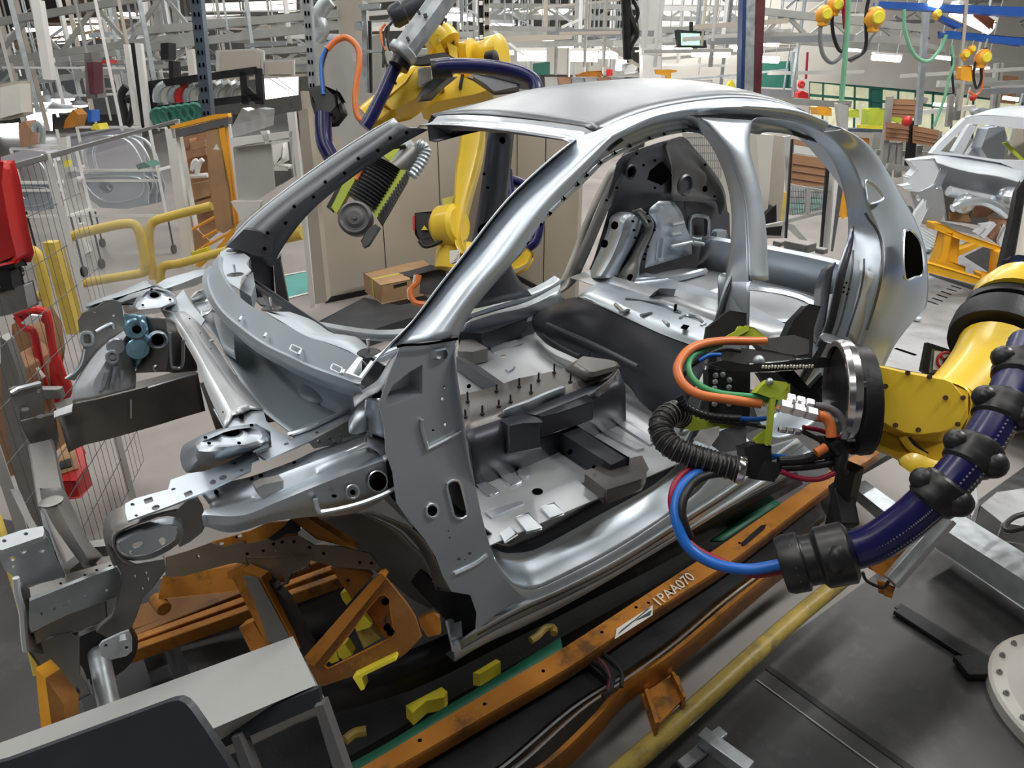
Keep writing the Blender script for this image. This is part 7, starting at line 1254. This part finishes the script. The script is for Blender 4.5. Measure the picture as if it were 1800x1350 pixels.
m = MB(); m.tube(on(vI('170 220 200 150 180 90 210 30 240 0'), 'd', 6.5), .06, 10); tag(build(m, 'flexible_duct', GP), 'silver flexible duct beside the pale perforated post', 'duct')
# ---- right side: wall fittings, mezzanine, monitors, benches
simple('trim_5', M_['light grey paint'], None, None, [(w3, '150 190 1140 260 1300 300 1300 330 1140 290 150 215', 16, .2), (w3, '150 250 800 300 1300 350 1900 420 1900 400 1300 330 800 285', 18, .2)], kind='structure')
simple('mezzanine_fascia', M_['truss paint'], 'grey underside fascia of the mezzanine at the right', 'fascia', [(w3, '150 215 1140 290 1300 325 1300 345 800 310 150 262', 17, .2)])
simple('mezzanine_deck', M_['grey rubber'], 'dark mezzanine deck above the lamps in the middle', 'deck', [(vI, '880 175 1800 190 1800 215 1450 240 880 200', 15, .2)])
simple('middle_wall_panel', M_['cream wall'], 'cream wall band behind the tube lamps above the car roof', 'panel', [(vI, '870 200 1100 200 1800 240 1800 400 1300 390 900 330', 26, .1)])
simple('wall_pillar', M_['light grey paint'], 'light grey pillar near the hanging monitor', 'pillar', [(vK, '60 0 175 0 165 90 160 400 75 400 75 120', 12, .3)], bev=.01)
simple('green_shutter', M_['dark green'], 'dark green roller door right of the blue column', 'shutter', [(w3, '148 395 335 385 335 560 140 550', 22, .1)]); simple('green_hatch', M_['dark green'], 'small dark green hatch above the car roof', 'hatch', [(vI, '1310 335 1400 325 1400 395 1310 395', 18, .1)])
simple('grey_louvre', M_['grey rubber'], 'grey louvred panel below the green roller door', 'louvre', [(w3, '140 560 340 570 345 625 135 610', 21.5, .1)]); simple('blue_grey_pillar', M_['galvanised'], 'blue-grey pillar right of the green roller door', 'pillar', [(w3, '335 330 372 330 370 610 345 615', 21, .2)])
fx = simple('fire_sign', M_['paper'], 'square white sign with a red circle on the wall', 'sign', [(w3, '367 505 415 505 415 565 367 565', 20.8, .05)]); ORG[fx.name] = Vector(fx.location); m = MB(); m.tube(on(w3(el(391, 535, 15, 15)), 'd', 20.7), .04, 6, k=1, closed=True); build(m, 'sign_mark', M_['red paint'], fx)
simple('fire_hose_reel', M_['red paint'], 'red fire hose reel under the white sign', 'hose reel', [(w3, '370 590 400 575 435 590 440 625 370 620', 20.6, .3)]); bars('red_pipe', M_['dark red'], 'thin dark red pipe down the cream wall', 'pipe', [(w3, '430 330 420 500', 21)], .05)
mo = thing('hanging_monitor', on(vK('300 180'), 'd', 12)[0], 'hanging monitor with a green display above the car roof', 'monitor'); m = MB(); m.plate(on(vK('235 140 355 145 360 210 240 210'), 'd', 12), FH * .15); build(m, 'monitor_case', M_['black'], mo, bev=.02); m = MB(); m.plate(on(vK('250 150 335 152 335 205 252 205'), 'd', 11.95), FH * .01); build(m, 'screen', M_['screen'], mo); m = MB(); m.bar(*on(vK('295 140 295 100'), 'd', 12.1), .05, .05); build(m, 'bracket', BK, mo)
def item(nm, mt_, lab, cat, vw, s, d, th=.3, bev=.01): return simple(nm, M_[mt_], lab, cat, [(vw, s, d, th)], bev=bev)
item('white_machine', 'white paint', 'white machine cabinet behind the car roof, left of the column', 'machine', vK, '285 365 390 362 390 415 285 415', 11); item('white_machine', 'white paint', 'white machine box at the left of the cream pillar', 'machine', vK, '0 360 100 355 105 400 0 400', 10); item('white_tank', 'white paint', 'white rounded tank left of the grey pillar', 'tank', vK, '0 290 40 288 55 300 50 325 0 328', 10, .3, .03)
item('white_locker', 'white paint', 'tall white locker below the hanging monitor', 'locker', vK, '78 250 160 248 160 400 85 400', 11.5); item('orange_valve_arm', 'hoist orange', 'orange and yellow valve arm below the hanging monitor', 'valve', vK, '135 315 200 315 230 318 230 325 205 330 200 400 185 400 185 340 140 335', 10.5, .1); item('yellow_part', 'bright yellow', 'yellow part just left of the column', 'part', vK, '455 400 480 365 500 400 500 430 470 425', 10, .1)
item('red_machine', 'orange paint', 'low orange machine behind the arching navy hose', 'machine', vI, '1540 395 1600 380 1670 375 1680 400 1560 410', 12); item('red_ball', 'red paint', 'small red ball lamp above the car roof', 'lamp', vI, '1700 370 1728 370 1728 395 1705 400', 12, .1)
for i, x in enumerate(range(1380, 1790, 70)): item('machine_cabinet', ('light grey paint', 'skin brown', 'galvanised')[i % 3], 'low machine cabinet, number ' [:19] + ['far left', 'second from left', 'third from left', 'fourth from left', 'fifth from left', 'far right'][i] + ' of the row behind the car roof', 'cabinet', vI, [x, 410, x + 62, 410, x + 62, 465, x, 462], 11.5)
for i, (s, lab) in enumerate((('705 700 750 695 755 740 700 740', 'small stack of lime green crates at the left'), ('825 690 930 690 935 800 815 790', 'large stack of lime green crates by the brown boards'), ('985 740 1035 745 1035 775 980 770', 'low lime green crate between the brown boards'))): item('lime_crate', 'lime paint', lab, 'crate', w3, s, 14)
item('yellow_machine', 'hoist orange', 'orange and yellow machine above the fence behind the car roof', 'machine', w3, '490 680 530 665 580 690 580 730 500 725', 12); item('blue_shelf', 'blue post', 'blue-grey shelf under the lime crates', 'shelf', w3, '690 815 920 820 920 840 690 832', 12.5)
item('orange_bench', 'orange paint', 'orange brown bench behind the rear quarter of the car', 'bench', w3, '750 870 820 880 815 950 790 960 750 920', 12); item('yellow_bench_strip', 'bright yellow', 'thin yellow strip under the lime crates', 'strip', w3, '760 790 920 805 920 820 760 808', 12.6, .1)
for i, (vw, s, lab, d) in enumerate(((w3, '965 625 1112 630 1110 748 955 740', 'top brown slatted board with the red lamp beside it', 10), (w3, '930 772 1085 790 1078 900 922 885', 'lower left brown slatted board of the three', 9.9), (w3, '1105 795 1265 825 1240 928 1100 905', 'lower right brown slatted board of the three', 9.8), (w7, '555 115 830 190 820 225 560 165', 'brown board strip at the top of the rear door opening', 6.9), (w7, '552 245 850 290 830 550 535 505', 'large brown slatted board seen through the rear door opening', 6.9), (w3, '1655 475 1765 485 1760 565 1655 560', 'brown board high on the wall at the upper right', 16), (w3, '1650 580 1750 590 1745 660 1645 650', 'second brown board on the upper right wall, below the first', 16))):
    o = simple('brown_board', M_['brown card'], lab, 'board', [(vw, s, d, .03)]); ORG[o.name] = Vector(o.location); q = on(vw(s), 'd', d - .01); m = MB()
    for t in (.28, .52, .76): m.bar(q[0].lerp(q[3], t), q[1].lerp(q[2], t), .008, .012)
    build(m, 'board_seam', M_['skin brown'], o)
m = MB(); m.ball(on(w3('1060 766'), 'd', 9.7)[0], .065, 12); tag(build(m, 'red_signal_lamp', M_['red paint']), 'round red signal lamp between the brown boards', 'lamp')
# right fence frames
bars('right_fence_frame', TP, 'pale steel fence frame around the brown boards at the right', 'fence', [(w3, '950 610 905 1080', 10), (w3, '1120 620 1180 640', 10), (w3, '970 900 930 1160', 10), (w3, '1010 900 1000 1120', 10), (w3, '1135 920 1120 1060', 10), (w3, '930 1050 1100 1075', 9.8), (w3, '860 965 1200 975', 10.2), (w3, '860 840 840 970', 11), (w3, '880 840 860 960', 11), (w3, '130 628 620 660', 9), (w3, '620 655 700 660', 9), (w3, '1260 830 1230 960', 10.5), (w3, '1400 560 1370 760', 11), (w3, '1340 600 1320 800', 11)], .07)
item('grey_fence_post', 'light grey paint', 'grey fence post behind the roof rear edge', 'post', w3, '625 655 690 660 680 820 640 800', 8.8, .1); bars('dark_fence_post', BK, 'black post carrying the red signal lamp', 'post', [(w3, '1100 765 1070 1080', 9.9)], .09)
bars('grey_tall_post', GP, 'tall grey post left of the white car body', 'post', [(w3, '1188 -20 1128 790', 9)], .06)
bars('pale_post_pair', TP, 'pale post pair at the upper right beside the brown wall boards', 'post', [(w3, '1650 400 1620 700', 13), (w3, '1630 400 1605 690', 13)], .08)
# view through the rear door opening
fr2 = thing('rear_fence_gate', pt(1420, 430, 'z', 0), 'cream steel gate frame with mesh seen through the rear door opening', 'gate')
for s in ('470 100 530 90 500 800 470 960 460 960 500 560', '865 290 950 350 890 1040 800 1040', '315 850 480 815 500 835 480 850 320 870', '500 800 830 720 830 745 490 835', '665 540 700 540 695 740 660 740', '535 500 860 560 860 575 535 520', '510 835 560 850 700 1010 680 1030 500 870'): m = MB(); m.plate(on(w7(s), 'd', 6.2), FH * .04); build(m, 'gate_member', M_['light grey paint'], fr2)
for s, mt_ in (('540 120 552 120 500 960 485 960', BK), ('840 290 868 300 800 1040 785 1040', BK), ('945 380 985 470 890 1070 868 1070', M_['grey plastic']), ('910 350 945 380 870 1065 855 1065', WP), ('560 165 830 220 830 270 555 235', WP), ('480 570 498 570 470 810 455 805', M_['safety yellow'])): m = MB(); m.plate(on(w7(s), 'd', 6.1), FH * .03); build(m, 'gate_edge', mt_, fr2)
m = MB()
for x in range(530, 850, 14): m.bar(*on(w7([x, 520, x - 14, 760]), 'd', 6.3), .008, .008)
for y in (560, 610, 660, 710): m.bar(*on(w7([520, y, 840, y + 10]), 'd', 6.3), .008, .008)
build(m, 'wire_mesh', GP, fr2)
simple('block_pillar', M_['cream wall'], 'cream block pillar just behind the centre pillar', 'pillar', [(w7, '240 75 385 85 345 620 320 900 280 700', 6.5, .2)]); simple('grey_partition', M_['beige panel'], 'grey partition beside the cream block pillar', 'partition', [(w7, '390 85 470 100 500 200 470 560 460 960 320 960 345 600', 6.8, .1)]); simple('trim_6', M_['teal paint'], None, None, [(w7, '540 650 830 590 830 680 540 760', .01, .004)], 'z', kind='structure')
item('orange_safety_box', 'hoist orange', 'orange safety box beyond the gate in the rear door opening', 'box', w7, '960 530 1000 540 1010 770 970 790 950 700', 7.5, .1); item('dark_machine', 'black metal', 'dark machine low behind the cream block pillar', 'machine', w7, '330 760 400 690 410 830 460 850 440 930 320 930', 6.4, .2)
# mesh behind the far tail corner
ms = thing('mesh_panel', on(m2('1150 250'), 'd', 6.0)[0], 'pale mesh panel above the far tail corner', 'fence'); m = MB()
for x in range(1000, 1300, 16): m.bar(*on(m2([x, 60, x + 4, 420]), 'd', 6), .01, .006)
for y in (100, 160, 220, 280, 340): m.bar(*on(m2([1000, y, 1300, y]), 'd', 6), .01, .01)
build(m, 'wire_mesh', TP, ms); m = MB(); m.plate(on(m2('990 60 1300 60 1380 400 1400 1000 1320 1000 1280 420 1040 300'), 'd', 6.15), FH * .03); build(m, 'pale_backing', M_['cream wall'], ms)
# blue crane beams and orange hoists
for vw, s, lab, th in ((w3, '890 8 1175 20 1310 28 1830 45 1830 105 1310 72 1060 60 885 45', 'long bright blue crane beam across the upper right', .15), (w3, '1310 200 1810 240 1830 285 1600 262 1310 235', 'lower bright blue crane beam at the upper right', .15), (w3, '1270 95 1410 155 1395 180 1260 115', 'short dark blue crane strut between the blue beams', .1)):
    o = simple('blue_crane_beam', M_['blue beam'], lab, 'crane beam', [(vw, s, 8, th)], bev=.01)
def hoist(s, d, r_, lab, chain=True):
    c = on(w3(s), 'd', d)[0]; o = thing('orange_hoist', c, lab, 'hoist'); m = MB(); m.ball(c, r_, 16, (1, 1, 1.05)); build(m, 'hoist_body', M_['hoist orange'], o); m = MB(); m.box(c + Vector((0, 0, -r_ * .9)), (r_ * 1.1, r_ * .8, r_ * .7)); build(m, 'hook_block', M_['hoist orange'], o, bev=.01); m = MB(); m.lathe(c - FH * r_ * .9, -FH, [(r_ * .6, 0), (r_ * .5, r_ * .12)], 14); build(m, 'cover', M_['bright yellow'], o); m = MB(); m.tube([c + Vector((0, 0, r_ * .9)), c + Vector((0, 0, r_ * 2.2))], r_ * .15, 6); build(m, 'chain', GP, o)
for s, d, r_, lab in (('535 92', 7, .075, 'orange round hoist, left one of the hanging pair'), ('605 32', 7, .07, 'orange round hoist at the top edge beside the left one'), ('852 115', 7, .09, 'orange hoist hanging left of the grey post'), ('1425 345', 8, .05, 'small orange hoist under the lower blue beam'), ('1470 312', 8, .04, 'smallest orange hoist under the lower blue beam'), ('1540 365', 8, .08, 'orange hoist at the far right above the white car'), ('1250 90', 8, .045, 'tiny orange hoist under the long blue beam')): hoist(s, d, r_, lab)
o = simple('orange_control_box', M_['hoist orange'], 'orange pendant control box above the white car body', 'control box', [(w3, '1410 425 1470 420 1465 510 1405 500', 8, .1)], bev=.01); item('orange_sling', 'orange rubber', 'dark orange sling part under the long blue beam', 'sling', w3, '1490 95 1560 100 1610 130 1600 180 1560 150', 8.2, .05)
for s, d, r_, mt_, lab in (('515 130 510 250 530 350 580 395 630 370 660 310 672 200', 7, .018, 'grey rubber', 'grey hose loop under the left orange hoist'), ('585 60 590 200 620 300 650 330', 7, .016, 'black rubber', 'black hose inside the grey hose loop'), ('690 380 770 340 800 280 800 100 815 0', 7, .016, 'black rubber', 'black hose left of the third orange hoist'), ('700 390 790 330 830 240 880 180', 7.1, .014, 'grey rubber', 'grey hose rising to the third orange hoist'), ('690 -10 680 200 665 400 645 640', 6.9, .022, 'green pale', 'pale green hanging hose above the car roof'), ('655 0 665 120 670 180', 7, .02, 'dark red', 'dark red hose at the top edge'), ('1040 60 1045 180 1080 300 1130 370 1200 385 1270 310 1310 220', 8, .018, 'green pale', 'green hose looping between the grey post and the blue beam'), ('1340 290 1350 400 1320 520 1290 640 1230 800', 8, .016, 'green pale', 'green hose hanging left of the orange control box'), ('1345 300 1345 450 1355 590', 8, .012, 'black rubber', 'thin black cable left of the orange control box'), ('1560 300 1500 380 1480 470 1500 560 1530 500 1525 420', 8, .013, 'black rubber', 'black cable loop right of the orange control box'), ('1545 400 1535 540 1500 600 1450 580', 8, .012, 'orange rubber', 'dull red cable near the orange control box')):
    if 'green pale' not in M_: defm('green pale', (.20, .48, .30), 0, .5, .1)
    m = MB(); m.tube(on(w3(s), 'd', d), r_, 8); tag(build(m, 'hanging_hose', M_[mt_]), lab, 'hose')
bars('chain_rod', M_['beige panel'], 'brownish hanging rod through the orange control box', 'rod', [(w3, '1435 0 1400 420', 8), (w3, '1415 510 1390 700', 8)], .03)
m = MB(); m.ball(on(w3('1478 618'), 'd', 8)[0], .035, 10); tag(build(m, 'red_push_button', M_['red paint']), 'red push button box on the cable above the white car', 'button')
bars('white_bench_lamp', M_['lamp glow'], 'small pale lamp bar above the white car windscreen', 'lamp', [(w3, '1230 660 1360 668', 12), (w3, '1670 618 1760 630', 12)], .05)
m = MB(); m.tube(on(vK('-5 -10 20 80 45 150 20 200 10 260'), 'd', 5), .025, 8); m.tube(on(vK('0 -10 5 120 10 270'), 'd', 5), .03, 8); m.tube(on(vK('30 -10 55 60 25 140'), 'd', 5), .012, 8); tag(build(m, 'dark_cable_bunch', BR_), 'bunch of dark hanging cables left of the monitor', 'cables')
# ================================================================== second car body on its trestle
c2_ = thing('white_car_shell', pt(1700, 470, 'z', .3), 'pale car body shell seen from the front at the right edge, on a yellow trestle', 'car body')
BW = M_['body white']; SD = 7.2
def cp(nm, s, d, th, mt, lab=None, par=c2_, bev=.01, holes=()): m = MB(); m.plate(on(w2(s), 'd', d), FH * th, [on(w2(h), 'd', d) for h in holes]); return build(m, nm, mt, par, lab, bev=bev)
cp('windscreen_frame', '310 290 350 240 500 95 545 72 840 85 900 90 900 390 840 400 700 340 520 310 360 295', SD, .06, BW, 'white windscreen frame', holes=('365 275 440 200 520 120 640 128 900 160 900 330 700 325 520 300',))
a = on(w2('500 90 600 70 860 90 900 95'), 'd', SD); m = MB(); m.loft([a, [p + Vector((.6, 0, .06)) for p in a], [p + Vector((1.4, 0, .03)) for p in a], [p + Vector((2.2, 0, -.1)) for p in a]], n=10, kr=3); build(m, 'roof_panel', BW, c2_, sol=.01)
for s in ('480 300 440 280 530 130 570 125', '570 310 520 300 590 200 650 130 680 140 610 290'): cp('centre_pillar', s, SD + 1.2, .08, BW if '570' in s else Z)
cp('far_door_frame', '640 150 720 140 740 200 720 330 640 320 600 260', SD + 1.0, .2, Z); cp('yellow_sling', '720 230 740 225 900 380 900 400 860 370', SD + .5, .03, M_['lime paint'])
m = MB(); r_a = on(w2('195 320 300 305 420 345 560 370 700 395 840 440'), 'd', SD - .1); r_b = on(w2('200 335 320 335 430 370 560 400 700 420 835 460'), 'd', SD - .25); r_c = on(w2('330 300 420 300 520 315 640 335 760 355 850 380'), 'd', SD + .05); m.loft([r_c, r_a, r_b], n=16); build(m, 'cowl_panel', BW, c2_, 'white cowl panel', sol=.01)
cp('bulkhead', '340 345 430 370 600 405 840 460 800 560 700 540 560 500 420 490 380 520', SD, .03, Z, 'grey bulkhead'); cp('bulkhead_lower', '380 500 560 510 700 560 790 590 760 660 640 700 500 680 400 670', SD + .2, .03, D_, holes=(el(480, 650, 20, 12),))
m = MB(); m.tube(on(w2('410 500 500 520 600 540 700 560 780 590'), 'd', SD - .15), .05, 8); m.tube(on(w2('430 600 500 570 600 560 680 590 740 640'), 'd', SD - .3), .04, 8); m.ball(on(w2('500 570'), 'd', SD - .2)[0], .10, 12); m.ball(on(w2('755 525'), 'd', SD - .2)[0], .12, 12, (1, 1, .7)); build(m, 'subframe_tube', BR, c2_)
cp('near_wing', '200 330 330 320 360 380 330 460 300 480 240 500 185 495 190 420 230 380', SD - .5, .1, BW, 'bright strut tower'); cp('wing_web', '190 500 300 480 380 500 390 620 360 680 280 660 220 600', SD - .3, .05, Z, holes=(el(240, 537, 16, 18),)); cp('front_leg', '230 620 280 560 290 600 240 700 205 690', SD - .6, .05, BW); cp('front_leg', '350 380 400 380 370 470 330 490', SD - .2, .06, Z); cp('wing_end', '150 475 210 465 210 480 160 485', SD - .6, .1, BW)
cp('dark_recess', '555 575 640 560 660 620 620 650 560 640', SD + .1, .04, M_['skin brown']); cp('brown_plate', '425 630 530 630 530 670 425 665', SD - .1, .04, M_['cardboard']); cp('right_web', '660 650 740 660 745 760 700 800 640 760', SD - .2, .05, M_['skin brown'], holes=(el(712, 708, 10, 16),)); cp('right_leg', '700 780 740 700 760 740 735 830 710 830', SD - .3, .05, BW)
m = MB(); m.bar(*on(w2('560 740 600 700'), 'd', SD - .3), .05, .05); m.bar(*on(w2('590 760 660 680'), 'd', SD - .3), .06, .05); m.bar(*on(w2('580 700 660 690'), 'd', SD - .3), .05, .05); build(m, 'locking_part', BW, c2_); cp('lower_sill', '240 650 560 720 560 745 240 680', SD - .1, .1, Z)
cp('roof_clamp', '560 50 600 35 700 50 720 80 570 70', SD + .5, .1, GP); cp('green_wire_box', '800 140 836 140 836 330 760 300', SD + 1.5, .05, M_['beige panel'])
tr2 = thing('yellow_trestle', pt(1690, 520, 'z', .3), 'orange-yellow steel trestle under the pale car body at the right', 'trestle'); HO = M_['safety yellow']; defm('amber paint', (.80, .42, .02), 0, .45, .1); HO = M_['amber paint']
for s, d, nm in (('330 685 380 690 480 740 740 830 735 850 460 770 325 715', 6.5, 'top_beam'), ('395 740 430 740 405 890 380 930 335 920 365 850', 6.5, 'leg'), ('425 750 470 760 455 900 400 900', 6.55, 'leg'), ('265 920 300 910 690 1025 690 1055 270 955', 6.3, 'base_beam'), ('700 850 740 840 700 1030 680 1000', 6.4, 'leg'), ('400 900 500 930 500 955 385 930', 6.5, 'tie_bar'), ('600 970 690 985 690 1010 600 990', 6.4, 'tie_bar'), ('460 840 600 790 620 800 460 870', 6.9, 'tie_bar'), ('630 1070 690 1060 680 1120 640 1110', 6.2, 'pin'), ('258 940 280 950 275 980 258 975', 6.3, 'pin')):
    m = MB(); m.plate(on(w2(s), 'd', d), FH * .12); build(m, nm, HO, tr2, bev=.01)
simple('trim_7', M_['black'], None, None, [(w2, '300 965 690 1075 690 1090 640 1090 300 975', .303, .002), (w2, '500 870 640 800 740 830 700 1000', .303, .002)], 'z', kind='structure')
simple('trim_8', M_['black'], None, None, [(w2, '130 580 200 600 220 650 180 680', .303, .03)], 'z', kind='structure')
# grey electrical post at the right edge
ep = thing('grey_electrical_post', dpt(1790, 560, 3.2), 'pale grey electrical cabinet with a blue indicator light, cut by the right edge', 'cabinet')
for s, d, th, mt_, nm in (('836 440 836 560 780 880 700 1160 660 1180 650 1160 700 960 770 660 800 500', 3.3, .03, M_['black metal'], 'edge_strip'), ('840 560 1000 560 1000 1300 720 1180 790 860', 3.32, .04, M_['paper'], 'cabinet_body'), ('755 885 800 865 860 870 860 950 780 950', 3.2, .05, M_['black metal'], 'switch_plate')): m = MB(); m.plate(dp(w2(s), d), FW * th); build(m, nm, mt_, ep, bev=.004)
m = MB(); m.ball(dpt(*w2([822, 938])[0], 3.18), .03, 12); build(m, 'indicator_light', M_['led blue'], ep, 'glowing blue indicator'); m = MB(); m.tube(dp(w2('830 990 790 1030 740 1060 720 1120'), 3.2), .025, 10); build(m, 'black_hose', BR_, ep)
